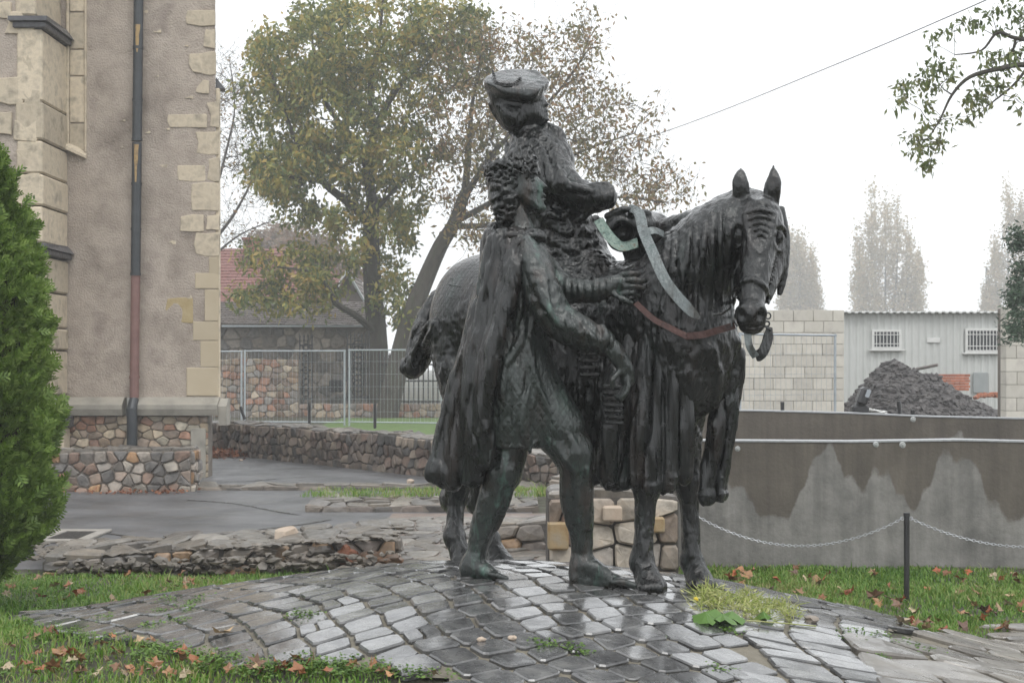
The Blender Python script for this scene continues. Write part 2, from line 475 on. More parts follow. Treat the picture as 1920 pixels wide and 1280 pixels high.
# ------------------------------------------------------------------ bronze
def bronze_material(name, base, green, brown, pattern=None, rough=(.22,.45), wet=.7, run=.35):
    m = bpy.data.materials.new(name); m.use_nodes = True; t = m.node_tree; b = t.nodes['Principled BSDF']
    N = t.nodes.new; L = t.links.new
    g = N('ShaderNodeNewGeometry'); mp = N('ShaderNodeMapping'); L(g.outputs['Position'], mp.inputs[0])
    mp.inputs['Scale'].default_value = (1, 1, .28)           # verdigris runs down
    n = N('ShaderNodeTexNoise'); n.inputs['Scale'].default_value = 9; n.inputs['Detail'].default_value = 8; L(mp.outputs[0], n.inputs[0])
    n.inputs['Roughness'].default_value = .65
    r = N('ShaderNodeValToRGB'); L(n.outputs['Fac'], r.inputs[0]); e = r.color_ramp.elements
    e[0].position = .38; e[0].color = (*brown, 1); e[1].position = .49; e[1].color = (*base, 1)
    x = e.new(.57); x.color = (*base, 1); x = e.new(.70); x.color = (*green, 1)
    L(r.outputs[0], b.inputs['Base Color'])
    n2 = N('ShaderNodeTexNoise'); n2.inputs['Scale'].default_value = 26; n2.inputs['Detail'].default_value = 6; L(g.outputs['Position'], n2.inputs[0])
    rr = N('ShaderNodeMapRange'); rr.inputs['From Min'].default_value = .35; rr.inputs['From Max'].default_value = .65
    rr.inputs['To Min'].default_value = rough[0]; rr.inputs['To Max'].default_value = rough[1]
    L(n2.outputs['Fac'], rr.inputs['Value']); L(rr.outputs[0], b.inputs['Roughness'])
    b.inputs['Metallic'].default_value = .30; b.inputs['Specular IOR Level'].default_value = .3
    b.inputs['Coat Weight'].default_value = wet; b.inputs['Coat Roughness'].default_value = .05
    n3 = N('ShaderNodeTexNoise'); n3.inputs['Scale'].default_value = 75; n3.inputs['Detail'].default_value = 6
    mp3 = N('ShaderNodeMapping'); L(g.outputs['Position'], mp3.inputs[0]); mp3.inputs['Scale'].default_value = (1, 1, run)
    L(mp3.outputs[0], n3.inputs[0])
    bp = N('ShaderNodeBump'); bp.inputs['Strength'].default_value = .8; bp.inputs['Distance'].default_value = .008; L(n3.outputs['Fac'], bp.inputs['Height'])
    last = bp
    n5 = N('ShaderNodeTexNoise'); n5.inputs['Scale'].default_value = 22; n5.inputs['Detail'].default_value = 3
    L(mp3.outputs[0], n5.inputs[0])
    bp5 = N('ShaderNodeBump'); bp5.inputs['Strength'].default_value = .7; bp5.inputs['Distance'].default_value = .02
    L(n5.outputs['Fac'], bp5.inputs['Height']); L(bp.outputs[0], bp5.inputs['Normal']); last = bp5
    if pattern:      # crossed lines scored into the cast: mail
        wv = []
        for ang in (35, -35):
            m2 = N('ShaderNodeMapping'); L(g.outputs['Position'], m2.inputs[0]); m2.inputs['Rotation'].default_value = (0, math.radians(ang), 0)
            wt = N('ShaderNodeTexWave'); wt.inputs['Scale'].default_value = pattern; wt.bands_direction = 'X'
            wt.inputs['Distortion'].default_value = 1.2; wt.inputs['Detail Scale'].default_value = 1.0
            L(m2.outputs[0], wt.inputs[0]); wv.append(wt)
        mxx = N('ShaderNodeMath'); mxx.operation = 'MINIMUM'
        L(wv[0].outputs['Fac'], mxx.inputs[0]); L(wv[1].outputs['Fac'], mxx.inputs[1])
        pw = N('ShaderNodeMath'); pw.operation = 'POWER'; pw.inputs[1].default_value = .28; L(mxx.outputs[0], pw.inputs[0])
        b2 = N('ShaderNodeBump'); b2.inputs['Strength'].default_value = .42; b2.inputs['Distance'].default_value = .009
        L(pw.outputs[0], b2.inputs['Height']); L(last.outputs[0], b2.inputs['Normal']); last = b2
    L(last.outputs[0], b.inputs['Normal']); L(bp.outputs[0], b.inputs['Coat Normal'])
    return m
BRONZE = bronze_material('wet_dark_bronze', (.006,.0075,.0075), (.014,.023,.02), (.009,.0075,.007))
BRONZE_CLOTH = bronze_material('wet_bronze_cloth', (.006,.0075,.0075), (.015,.024,.021), (.013,.0095,.008), run=.10)
BRONZE_GREEN = bronze_material('wet_green_bronze', (.02,.026,.024), (.07,.135,.108), (.032,.026,.022))
BRONZE_MAIL = bronze_material('scored_mail_bronze', (.022,.030,.027), (.05,.08,.066), (.018,.018,.016), pattern=11)
BRONZE_MAIL2 = bronze_material('scored_rump_bronze', (.02,.022,.022), (.035,.05,.045), (.022,.02,.018), pattern=16)
BRONZE_GREY = bronze_material('bright_wet_bronze', (.045,.05,.05), (.07,.09,.08), (.035,.03,.028), rough=(.15,.3))

def G(px, py, d, lift=0.0):
    "point on the mound under a foot"
    p = at(px, py, d); p[2] = float(mound_z(p[0], p[1])) + lift; return p

# ================================================================== HORSE
horse = thing('horse_statue', 'dark wet bronze horse with head turned forward under long hanging drapery', 'statue', at(1090, 1085, 7.65))
horse.location.z = float(mound_z(horse.location.x, horse.location.y))
HO = np.array([.27, 7.63, 0.0]); HU = np.array([.7071, -.7071, 0]); HV = np.array([.7071, .7071, 0])
def hp(x, y, z): return HO+HU*x+HV*y+np.array([0, 0, .5+z])
c = Clay((-.72, 6.35, .4), (1.5, 8.85, 2.72), .0085)
# trunk
c.path([hp(-.62,0,1.30), hp(-.45,0,1.36), hp(-.1,0,1.27), hp(.3,0,1.27), hp(.62,0,1.30), hp(.82,0,1.28)], [.27,.31,.31,.31,.28,.24], k=.06)
c.ball(hp(-.62,-.08,1.22), (.22,.22,.34), k=.08); c.ball(hp(-.62,.1,1.22), (.20,.20,.34), k=.08)
c.ball(hp(.80,0,1.12), (.24,.24,.30), k=.08)
c.path([hp(.5,0,1.45), hp(.2,0,1.50), hp(-.2,0,1.46)], [.15,.12,.12], k=.08)
# neck
c.path([hp(.72,0,1.38), hp(.86,.01,1.56), hp(1.0,.03,1.72), at(1408,405,6.93)], [.27,.215,.165,.125], k=.06, flat=None)
c.path([at(1205,462,7.35), at(1262,436,7.22), at(1330,405,7.08), at(1390,372,6.95)], [.10,.075,.06,.05], k=.05)
# legs: (thigh, knee/hock, fetlock, hoof)
def leg_front(hx, hy, foot, kneepx):
    f = foot; top = hp(hx, hy, 1.0); kn = at(*kneepx)
    fl = f+np.array([-.005, .01, .13])
    c.path([top, (top+kn)/2+np.array([0,0,.03]), kn], [.14,.085,.066], k=.05)
    c.ball(kn+np.array([0,-.012,0]), (.066,.066,.075), k=.04)
    c.path([kn, (kn*.55+fl*.45), fl], [.058,.046,.052], k=.03)
    c.ball(fl, (.055,.055,.05), k=.03)
    c.path([fl, f+np.array([.015,-.02,.065])], [.047,.055], k=.025)
    c.cone(f+np.array([.018,-.03,.072]), f+np.array([.03,-.05,.022]), .058, .078, k=.015)
    for a in (-.03, .03): c.ball(f+np.array([.03+a,-.115,.03]), (.03,.03,.026), k=.02)
lf = G(1206, 1105, 6.97); rf = G(1300, 1088, 7.3)
leg_front(.66, -.16, lf, (1213, 905, 7.0)); leg_front(.66, .17, rf, (1291, 905, 7.33))
def leg_hind(hx, hy, foot, hock, stifle):
    f = foot; top = hp(hx, hy, 1.05); fl = f+np.array([-.02,.02,.15])
    c.path([top, at(*stifle), at(*hock)], [.165,.105,.062], k=.04)
    hk = at(*hock); c.ball(hk+np.array([-.03,.03,.0]), (.055,.05,.075), k=.03)
    c.path([hk, (hk+fl)/2+np.array([.005,-.005,0]), fl], [.06,.045,.05], k=.03)
    c.ball(fl, .055, k=.03)
    c.path([fl, f+np.array([.01,-.01,.07])], [.048,.055], k=.025)
    c.cone(f+np.array([.015,-.02,.075]), f+np.array([.04,-.05,.025]), .055, .075, k=.015)
lh = G(858, 1058, 7.98); rh = G(925, 1050, 8.22)
leg_hind(-.58, -.15, lh, (852, 935, 8.08), (880, 820, 7.95)); leg_hind(-.62, .17, rh, (900, 940, 8.3), (925, 820, 8.2))
# head
hd = lambda px, py, d: at(px, py, d)
c.ball(hd(1425,415,6.83), (.105,.12,.115), k=.04)
c.path([hd(1426,430,6.80), hd(1418,500,6.72), hd(1411,560,6.65), hd(1408,598,6.61)], [.098,.072,.058,.054], k=.03)
c.ball(hd(1409,590,6.60), (.068,.07,.07), k=.02)
c.ball(hd(1409,612,6.62), (.05,.055,.035), k=.025)
c.path([hd(1442,450,6.90), hd(1446,500,6.88), hd(1434,555,6.78)], [.075,.062,.035], k=.03)
c.path([hd(1402,450,6.90), hd(1400,500,6.88), hd(1396,555,6.78)], [.075,.062,.035], k=.03)
for px, py in ((1388, 441), (1462, 444)):       # eyes with brow and lids
    e = c.on(px, py, -.004)
    c.ball(c.on(px, py+2, .004), (.034,.022,.046), k=.012, cut=True)
    c.ball(e+np.array([0,.008,0]), (.022,.018,.030), k=.004)
    c.stroke([(px-17,py+2),(px-12,py-18),(px,py-22),(px+10,py-14),(px+12,py+2)], [.006,.009,.011,.009,.004], k=.010, lift=.001, far=6.80)
    c.stroke([(px-15,py+6),(px-8,py+22),(px+1,py+25),(px+11,py+10)], [.005,.008,.008,.004], k=.008, lift=.001, far=6.80)
    c.stroke([(px-9,py-8),(px+1,py-13),(px+10,py-6)], .006, k=.004, lift=.004)
for i, py in enumerate((384, 396, 408, 420, 431, 441)):   # creases over the brow
    wd = 34-i*4.5
    c.stroke([(1425-wd,py+5),(1425,py-3),(1425+wd,py+5)], [.005,.010,.005], k=.005, lift=.006)
    c.stroke([(1425-wd,py+10),(1425,py+3),(1425+wd,py+10)], [.003,.006,.003], k=.004, lift=.004, cut=True)
c.stroke([(1402,440),(1424,476),(1448,440)], [.007,.010,.007], k=.005, lift=.006)
c.stroke([(1396,400),(1402,440),(1410,500)], [.009,.009,.006], k=.010, lift=.003)
c.stroke([(1455,400),(1446,445),(1432,500)], [.009,.009,.006], k=.010, lift=.003)
for i in range(9):
    y_ = 485+i*6; c.stroke([(1437,y_),(1447,y_+3),(1456,y_-2)], [.003,.006,.003], k=.005, lift=.003)
    c.stroke([(1388,y_),(1395,y_+3),(1401,y_)], [.003,.005,.003], k=.005, lift=.003)
c.stroke([(1376,568),(1380,545),(1391,530),(1408,524),(1426,530),(1438,546),(1441,570)], [.008,.012,.014,.015,.014,.012,.008], k=.006, lift=.008, far=6.66)   # noseband
for px in (1391, 1426):
    c.ball(c.on(px, 592, .006), (.018,.022,.026), k=.010, cut=True)
    c.stroke([(px-11,592),(px-6,578),(px+4,576),(px+11,588)], [.007,.010,.010,.006], k=.008, lift=.006)
c.stroke([(1386,609),(1409,613),(1432,609)], [.006]*3, k=.005, cut=True)
for px, px2, py, sd in ((1391,1388,312,-1), (1449,1452,306,1)):   # ears
    c.path([at(px,382,6.87), at(px-1,358,6.85), at(px2,338,6.85), at(px2+sd*-1,py+5,6.86)], [.029,.040,.033,.006], k=.008, flat=((0,1,0), .7))
    c.path([at(px+2,372,6.79), at(px+1,352,6.79), at(px2+1,py+22,6.815)], [.014,.021,.008], k=.008, cut=True)
for j in range(7):      # forelock
    a = 1405+j*6
    c.stroke([(a,372),(a+random.uniform(-3,3),380),(a+random.uniform(-6,6),396)], [.006,.009,.004], k=.006, lift=.003)
# cheek drapery on the far side of the head
c.path([hd(1464,395,6.90), hd(1471,450,6.90), hd(1468,510,6.90), hd(1462,550,6.88)], [.022,.026,.026,.014], k=.02)
# mane strands
for j in range(60):
    t = random.random(); x0 = 1245+t*132; y0 = 438-t*66+random.uniform(0,60)
    ln = random.uniform(70, 190); off = random.uniform(-8, 5)-8*(1-t)
    r0 = random.uniform(.006, .013)
    c.stroke([(x0,y0),(x0-2,y0+ln*.3),(x0+off*.5,y0+ln*.65),(x0+off,y0+ln)], [r0*.6,r0,r0,.004], k=.006, lift=.004)
for j in range(40):       # crest strands stand up a little
    t = j/39; x0 = 1248+t*128; y0 = 436-t*66
    c.path([at(x0,y0+6,7.17-t*.27), at(x0-6,y0+22,7.08-t*.25), at(x0-9,y0+50,7.0-t*.2)], [.008,.013,.005], k=.006)
# tail
c.path([at(822,560,8.30), at(801,605,8.30), at(788,650,8.28), at(776,688,8.26)], [.05,.070,.074,.060], k=.02)
c.path([at(790,670,8.34), at(776,694,8.33), at(764,690,8.3), at(758,680,8.28)], [.055,.048,.036,.026], k=.012)
for j in range(34):
    o = random.uniform(-22, 22); y0 = random.uniform(590, 640)
    c.stroke([(806+o*.7,y0),(796+o,y0+25),(786+o*.9,y0+random.uniform(40,65))], [.006,.011,.004], k=.005, lift=.004)
c.ball(at(759,690,8.27), (.03,.03,.036), k=.012); c.ball(at(766,680,8.24), (.016,.02,.02), k=.006, cut=True)
# muscles and folds of the bare flank and legs
for pts, r in ((((1330,650),(1345,700),(1340,760)),.02),(((1380,640),(1378,700),(1360,780),(1340,850)),.022),(((1290,700),(1300,790),(1288,870)),.018),
               (((880,700),(850,780),(856,860)),.02),(((1207,930),(1204,990),(1208,1040)),.012),(((1292,930),(1288,990),(1296,1040)),.012),(((850,920),(848,980),(866,1030)),.010)):
    c.stroke(pts, r, k=.03, lift=-.002)
horse_body = finish(c, 'body', BRONZE, horse, [(11, .005, 1), ((40,40,10), .006, 102), (26, .004, 104), (60, .002, 3)],
    mask=lambda P: .25+.6*np.clip((np.linalg.norm(P-at(1420,490,6.75), axis=1)-.25)/.25, 0, 1)*np.clip((P[:,2]-.9)/.6+.4, .4, 1)*np.clip(1.4-(P[:,0]-.6)*1.6*(P[:,2] < 1.9), .4, 1))
horse_body['label'] = 'smooth wet horse body with face, ears, mane, legs and twisted tail'

# hanging drapery over neck, chest and flank, ending in drips
def drape(c, tops, bots, radii, bulge, kk=.014, tip=1.25, mid=.5):
    for (tx, ty, td), (bx, by, bd), r in zip(tops, bots, radii):
        m1 = (tx+(bx-tx)*.33, ty+(by-ty)*.33, td+(bd-td)*.4+bulge); m2 = (tx+(bx-tx)*.68+random.uniform(-4,4), ty+(by-ty)*.68, td+(bd-td)*.75+bulge*.4)
        c.path([at(tx,ty,td), at(*m1), at(*m2), at(bx,by-14,bd), at(bx+random.uniform(-2,2),by,bd)], [r*.6,r,r*.95,r*1.0,r*tip], k=kk)
c = Clay((.33, 6.45, .75), (1.35, 7.75, 2.2), .0085)
# backing cloth
for px, py0, py1, d, r in ((1150,560,850,7.12,.06),(1190,560,870,7.06,.06),(1232,560,875,7.04,.06),(1262,600,860,7.04,.05),(1110,600,830,7.2,.06)):
    c.cone(at(px,py0,d), at(px,py1,d), r, r*.8, k=.03)
tops=[];bots=[];rad=[]
random.seed(21)
for j in range(30):
    t = j/29
    bx = 1118+t*166+random.uniform(-3,3); tx = 1200+t*80+random.uniform(-8,8)
    ty = 520+random.uniform(-40,110); by = 895+random.uniform(-24,16)+(6 if bx>1180 else 0)
    d_b = 7.06-.17*math.sin(min(1,t*1.2)*1.6)+random.uniform(-.03,.05); d_t = 7.02-.07*t
    tops.append((tx,ty,d_t)); bots.append((bx,by,d_b)); rad.append(random.choice((.014,.018,.022,.027,.032)))
drape(c, tops, bots, rad, -.05, kk=.006)
for bx, by, r in ((1136,893,.034),(1190,898,.042),(1240,902,.045),(1278,892,.032)):
    c.path([at(bx+14,700,6.93), at(bx+5,800,6.9), at(bx,by,6.92)], [.03,.036,r], k=.02)
# the two streamers at the chest
tops=[(1388,660,7.03),(1380,700,7.04),(1352,740,7.03)]; bots=[(1351,926,7.04),(1343,900,7.06),(1324,928,7.02)]
drape(c, tops, bots, [.020,.014,.030], -.01, kk=.006)
# far side cloth seen between the legs
for j in range(9):
    x = 978+j*8
    c.path([at(x+6,740,7.78), at(x+3,830,7.8), at(x,888+random.uniform(-16,18),7.8)], [.03,.03,.028], k=.018)
finish(c, 'drapery', BRONZE_CLOTH, horse, [((44,44,1.2), .012, 106), ((24,24,.9), .011, 107), ((70,70,3), .003, 108)])['label'] = 'long dripping folds of cloth over chest and flank'
c = Clay((-.62, 7.35, 1.0), (.75, 8.75, 2.35), .01)   # patterned rump cover, slightly proud
c.ball(hp(-.60,-.02,1.34), (.29,.29,.345), k=.05); c.path([hp(-.55,0,1.42), hp(-.15,0,1.33)], [.29,.315], k=.05)
finish(c, 'rump_cover', BRONZE_MAIL2, horse, [(8, .004, 8)])['label'] = 'scored mail cover over the rump'
m = MB()
for i, (px, py) in enumerate(((823,523),(819,534),(816,545),(814,557))):   # nail-like bars on the rump edge
    m.tube([c.on(px+22,py-1,.002), c.on(px+33,py+1,.003), c.on(px+44,py+3,.002)], .004, 5)
m.build('rump_stitch', BRONZE_GREY, horse)
# saddle pommel
c = Clay((.4, 6.9, 1.9), (1.0, 7.75, 2.5), .008)
c.ball(at(1190,428,7.3), (.13,.14,.085), k=.03); c.ball(at(1165,435,7.22), (.085,.085,.10), k=.03); c.ball(at(1222,420,7.38), (.085,.11,.06), k=.03)
c.path([at(1140,405,7.2), at(1175,392,7.16), at(1215,402,7.22)], [.016,.02,.016], k=.015)
c.cone(at(1168,436,7.05), at(1168,436,7.2), .048, .05, k=.02, cut=True)
finish(c, 'saddle', BRONZE, horse, [(16, .007, 9), (40, .003, 10)])

STEEL = bronze_material('steel_grey_strap', (.14,.16,.16), (.07,.11,.10), (.06,.06,.055), rough=(.2,.4), wet=.3)
VERD = material('verdigris_strap', [(.05,.035,.025),(.08,.13,.11),(.20,.26,.22),(.12,.08,.05)], 32, (.3,.55), .5, metallic=.3, coat=.15)
COPPER = material('brown_copper_strap', [(.02,.010,.009),(.055,.022,.017),(.025,.015,.013)], 16, (.3,.5), .5, metallic=.5, coat=.12)
ribbon(catmull([at(1122,412,7.12), at(1140,440,7.05), at(1165,462,7.0), at(1196,455,6.96)], 5), [.05]*16, [(-.1,-1,.35)]*16, .006, 'rein', VERD, horse)['label'] = 'verdigris green strap end'
ribbon(catmull([at(1178,388,7.18), at(1198,400,7.10), at(1206,432,7.0), at(1222,470,6.82), at(1250,530,6.75), at(1290,578,6.73), at(1312,597,6.73)], 5),
       [.03,.036,.042,.045,.045]+[.052]*20+[.05,.046,.04,.03,.02,.008], [(-.15,-1,.3)]*31, .007, 'rein', STEEL, horse)['label'] = 'broad steel grey strap hanging over the neck'
ribbon(catmull([at(1205,440,6.96), at(1225,432,6.95), at(1245,440,7.0)], 4), [.04]*9, [(-.1,-1,.5)]*9, .006, 'rein', STEEL, horse)['label'] = 'short cross strap at the saddle'
ribbon(catmull([at(1192,568,6.86), at(1225,598,6.78), at(1255,614,6.73), at(1290,632,6.70)], 5), [.028]*16, [(0,-1,.2)]*16, .006, 'rein', COPPER, horse)['label'] = 'brown rein, rear length'
ribbon(catmull([at(1288,630,6.69), at(1318,627,6.70), at(1350,618,6.68), at(1378,610,6.66)], 5), [.032]*16, [(0,-1,.1)]*16, .006, 'rein', COPPER, horse)['label'] = 'brown rein, front length'
m = MB(); m.tube([at(1338,590,6.7), at(1355,588,6.68), at(1372,576,6.62), at(1372,612,6.62)], .006, 6)
m.tube([at(1372,570,6.6), at(1375,600,6.58), at(1383,612,6.58)], .005, 6); m.build('bit', BRONZE_GREY, horse)
m = MB(); m.ring(at(1440,592,6.66), (.3,-1,0), .014, .004); m.ring(at(1438,607,6.65), (-.4,-1,.2), .012, .004); m.ring(at(1432,600,6.62), (.8,-.5,.2), .009, .0035)
m.tube([at(1432,612,6.62), at(1446,618,6.62), at(1440,626,6.63)], .004, 5); m.build('bit_ring', BRONZE_GREY, horse)
ribbon(catmull([at(1402,624,6.60), at(1405,648,6.58), at(1417,669,6.58)], 5), [.034]*11, [(-.5,-1,0)]*11, .005, 'chin_strap', STEEL, horse)['label'] = 'bright front end of the chin strap'
ribbon(catmull([at(1417,669,6.585), at(1430,660,6.60), at(1439,638,6.62), at(1443,613,6.63)], 5), [.04,.05,.055,.055,.055,.055,.055,.055,.055,.055,.055,.055,.05,.04,.035,.03], [(.5,-1,-.1)]*16, .005, 'chin_strap', BRONZE, horse)
m = MB()                           # ridged stirrup hanging at the flank
for i in range(7):
    py = 725+i*11; wd = 16+3*math.sin(i*.9)
    m.bevbox((-.048,-.02,-.011), (.048,.02,.011), .006, Matrix.Translation(V(1148+i*.5,py,6.83)) @ Matrix.Rotation(.08,4,'Y'))
m.tube([at(1128,735,6.84), at(1132,795,6.84)], .010, 6); m.tube([at(1164,730,6.84), at(1162,795,6.84)], .010, 6)
m.build('stirrup', BRONZE, horse)
m = MB()
for i in range(5): m.bevbox((-.05,-.02,-.009), (.05,.02,.009), .005, Matrix.Translation(V(1105,650+i*13,7.0)))
m.build('stirrup_leather', BRONZE, horse)

# ================================================================== RIDER
rider = thing('rider_statue', 'bronze rider in a wide tilted hat and flowing dress seated on the bronze horse', 'statue', at(1060, 520, 7.5))
c = Clay((-.25, 6.95, 1.0), (.72, 7.95, 3.15), .0085)
c.path([at(1090,560,7.5), at(1070,480,7.5), at(1035,400,7.5), at(1010,310,7.52), at(1003,275,7.53)], [.20,.19,.17,.155,.11], k=.06)
c.ball(at(1018,300,7.5), (.155,.14,.12), k=.05)       # shoulders
c.ball(at(1020,340,7.45), (.13,.15,.15), k=.05)
c.path([at(985,262,7.53), at(985,235,7.52), at(982,205,7.5)], [.075,.07,.07], k=.04)   # neck
for j in range(5): c.stroke([(952+j*3,248+j*3),(985,256+j*3),(1022,240+j*4)], [.005,.010,.005], k=.010, lift=.003)
# arm and sleeve
c.path([at(1030,310,7.40), at(1060,345,7.32), at(1095,372,7.26), at(1128,370,7.22)], [.07,.075,.065,.068], k=.03)
c.ball(at(1131,370,7.2), (.058,.06,.056), k=.012)
c.stroke([(1105,352),(1128,345),(1148,356),(1150,380)], [.010,.014,.014,.008], k=.008, lift=.004, far=7.2)
for j in range(26):      # folds swept from shoulder and breast into the sleeve
    a = j/25; x0 = 950+a*100; y0 = 262-10*math.sin(a*3.1)+random.uniform(0,30)
    c.stroke([(x0,y0),(x0+8+a*6,y0+38),(1000+a*62,345+random.uniform(-6,6)),(1030+a*90,382-22*a+random.uniform(-10,12))], [.005,.010+random.random()*.006,.013,.005], k=.008, lift=.004)
for j in range(10):
    y_ = 372+j*3
    c.stroke([(985+j*2,360+j*4),(1030,392+j*3),(1080,400+j*2),(1112,392)], [.004,.008,.008,.004], k=.007, lift=.002)
c.path([at(1024,236,7.5), at(1046,250,7.48), at(1056,285,7.45), at(1062,312,7.42), at(1085,342,7.32), at(1118,350,7.22)], [.020,.026,.024,.024,.022,.015], k=.02)
c.ball(at(1090,540,7.40), (.24,.19,.20), k=.05)
# crumpled waist of the dress
for j in range(38):
    y0 = 392+j*4.2; o = random.uniform(-8, 8); x0 = random.uniform(1000,1080); L_ = random.uniform(30,80)
    c.stroke([(x0,y0+o),(x0+L_*.35,y0+random.uniform(-9,9)),(x0+L_*.7,y0+random.uniform(-8,8)),(x0+L_,y0+random.uniform(-8,8))], [.004,.013,.012,.004], k=.006, lift=.006)
for j in range(12):      # quilted bands at the hip
    y0 = 470+j*7
    c.stroke([(1085,y0+12),(1110,y0+2),(1142,y0+8)], [.004,.009,.005], k=.005, lift=.005)
# skirt down the flank
for j in range(17):
    t = j/16; bx = 1022+t*116
    c.path([at(1030+t*90,520+random.uniform(-10,20),7.24), at(1024+t*105,640,7.12), at(bx,760,7.12), at(bx+random.uniform(-4,4),850-18*abs(t-.5)+random.uniform(-26,20),7.14)],
           [.026,.030,.030,.014], k=.010)
for j in range(24):
    x0 = 1030+random.random()*120; y0 = random.uniform(560,720)
    c.stroke([(x0,y0),(x0+random.uniform(-6,6),y0+50),(x0+random.uniform(-8,6),y0+random.uniform(90,130))], [.005,.012,.004], k=.006, lift=.005)
finish(c, 'body', BRONZE, rider, [(13, .005, 12), ((26,26,12), .007, 113), ((50,50,24), .004, 115), (60, .0015, 14)],
    mask=lambda P: 1-.6*np.clip((P[:,2]-2.75)/.1, 0, 1))['label'] = 'figure in a crumpled dress with a shrouded arm'
# head, its own finer surface
c = Clay((-.25, 7.2, 2.55), (.32, 7.8, 3.2), .0058)
q9 = lambda pts: [(890+x*.140625, 110+y*.140625) for x, y in pts]
c.profile(q9([(915,440),(935,530),(962,572),(1000,612),(975,638),(950,656),(972,676),(990,702),(970,718),(992,738),(985,765),(975,778),(1000,805),(988,838),(940,864),(860,885),(740,930),(600,1010),(420,965),(360,900),(300,780),(210,610),(150,440),(300,330),(700,320)]),
          7.5, [(890,.085),(1000,.085),(1012,.062),(1022,.035),(1032,.014)], .065, k=.012)
n9 = lambda x, y: (890+x*.140625, 110+y*.140625)
c.stroke([n9(830,600),n9(880,575),n9(945,580)], [.003,.006,.004], k=.006, cut=True, lift=.001)
c.stroke([n9(880,735),n9(930,728),n9(985,720)], [.002,.004,.003], k=.003, cut=True, lift=.001)
c.stroke([n9(910,665),n9(930,655),n9(955,650)], [.003,.004,.003], k=.004, cut=True, lift=.001)
c.stroke([n9(700,880),n9(820,870),n9(930,850)], [.006,.008,.006], k=.01, lift=.001)

for j in range(26):      # hair drawn back under the hat
    a = j/25
    c.stroke([(915+a*60,194+a*8),(926+a*44,216),(942+a*24,244-abs(a-.3)*14)], [.003,.006,.003], k=.005, lift=.001)
c.stroke([n9(600,640),n9(640,760),n9(600,880)], [.003,.008,.004], k=.01, lift=.001)
c.stroke([n9(620,640),n9(665,760),n9(640,900)], [.003,.006,.003], k=.008, lift=.001, cut=True)
finish(c, 'head', BRONZE, rider, [(18, .0015, 24)])['label'] = 'head in right-facing profile with hair drawn back'
# hat: wide tilted beret
c = Clay((-.25, 7.1, 2.7), (.35, 7.95, 3.25), .007)
c.profile(q9([(128,400),(125,340),(150,270),(230,195),(380,120),(620,75),(830,100),(960,230),(1003,335),(975,400),(940,450),(900,525),(840,600),(745,640),(620,625),(500,605),(380,590),(290,545),(205,455)]), 7.48, .150, .030, k=.0)
c.planecut(at(965,161,7.345), (0.04,-math.sin(math.radians(33)),math.cos(math.radians(33))), (-.3,7.1,2.6), (.4,8,3.3), k=.012)
c.stroke([n9(150,300),n9(270,345),n9(450,385),n9(640,365),n9(760,335),n9(850,295),n9(990,325)], [.003,.005,.005,.006,.007,.006,.004], k=.006, lift=-.001)
c.stroke([n9(740,625),n9(770,560),n9(830,470),n9(880,400)], [.003,.008,.008,.003], k=.012, lift=-.003)
c.stroke([n9(700,150),n9(800,180),n9(850,220),n9(900,270)], [.003,.008,.007,.003], k=.006, lift=.001, cut=True)
c.stroke([n9(500,545),n9(560,565),n9(610,555)], [.002,.004,.002], k=.004, cut=True, lift=.001)
finish(c, 'hat', BRONZE_GREY, rider, [(7, .005, 20), (16, .003, 121)])['label'] = 'wide tilted beret shining wet on top'
m = MB()
pts = [c.on(x_, y_, .004) for x_, y_ in ((926,142),(929,155),(941,160),(955,161),(967,158),(975,150))]
m.tube(catmull(pts, 4), .011, 6)
for k_, p in enumerate(catmull(pts, 3)): m.blob(p+np.array([0,-.004,.006]), .010, k_, 1, .3)
m.tube([pts[0], pts[0]+np.array([-.006,0,.03])], [.009,.003], 5)
m.build('hat_brooch', BRONZE, rider)
# ================================================================== WALKING FIGURE
man = thing('walking_figure_statue', 'bronze crowned figure striding beside the horse in scaled tunic and cloak', 'statue', G(1000, 1105, 6.9))
B = 6.9
def P_(px, py, dd=0.0): return at(px, py, B+dd)
c = Clay((-.32, 6.55, .45), (.72, 7.3, 2.75), .0072)
# head
q8 = lambda pts, ox, oy: [(ox+x*.140625, oy+y*.140625) for x, y in pts]
FACE = q8([(818,330),(836,400),(842,440),(890,478),(950,530),(997,577),(970,598),(925,610),(892,628),(918,645),(948,668),(970,692),(952,704),(922,713),(952,718),(966,728),(955,748),(926,766),(934,800),(958,832),(958,872),(922,912),(868,922),(780,897),(700,872),(640,850),(600,800),(500,780),(300,700),(200,600),(180,400),(220,280),(450,200),(700,230)], 890, 270)
c.profile(FACE, B, [(890,.078),(975,.076),(993,.062),(1003,.044),(1012,.022),(1030,.011)], .045, k=.003)
for s_ in (-1, 1): c.ball(P_(1014,358,s_*.013), (.013,.010,.008), k=.005)
m8 = lambda x, y: (890+x*.140625, 270+y*.140625)
c.stroke([m8(690,490),m8(745,440),m8(835,398)], [.004,.008,.006], k=.006, cut=True, lift=.002)        # under the brow
c.stroke([m8(690,440),m8(750,400),m8(825,372)], [.004,.007,.006], k=.010, lift=.002)
c.stroke([m8(735,500),m8(780,465),m8(815,480)], [.003,.007,.003], k=.004, lift=.001)                 # eyeball and lids
c.stroke([m8(725,505),m8(775,510),m8(815,492)], [.002,.004,.002], k=.003, cut=True, lift=.001)
c.stroke([m8(720,520),m8(770,535),m8(820,525)], [.003,.005,.003], k=.006, lift=.001)
c.stroke([m8(862,645),m8(880,632),m8(905,622)], [.003,.006,.003], k=.004, cut=True, lift=.002)       # nostril
c.stroke([m8(850,590),m8(858,625),m8(880,645)], [.003,.006,.004], k=.005, lift=.002)
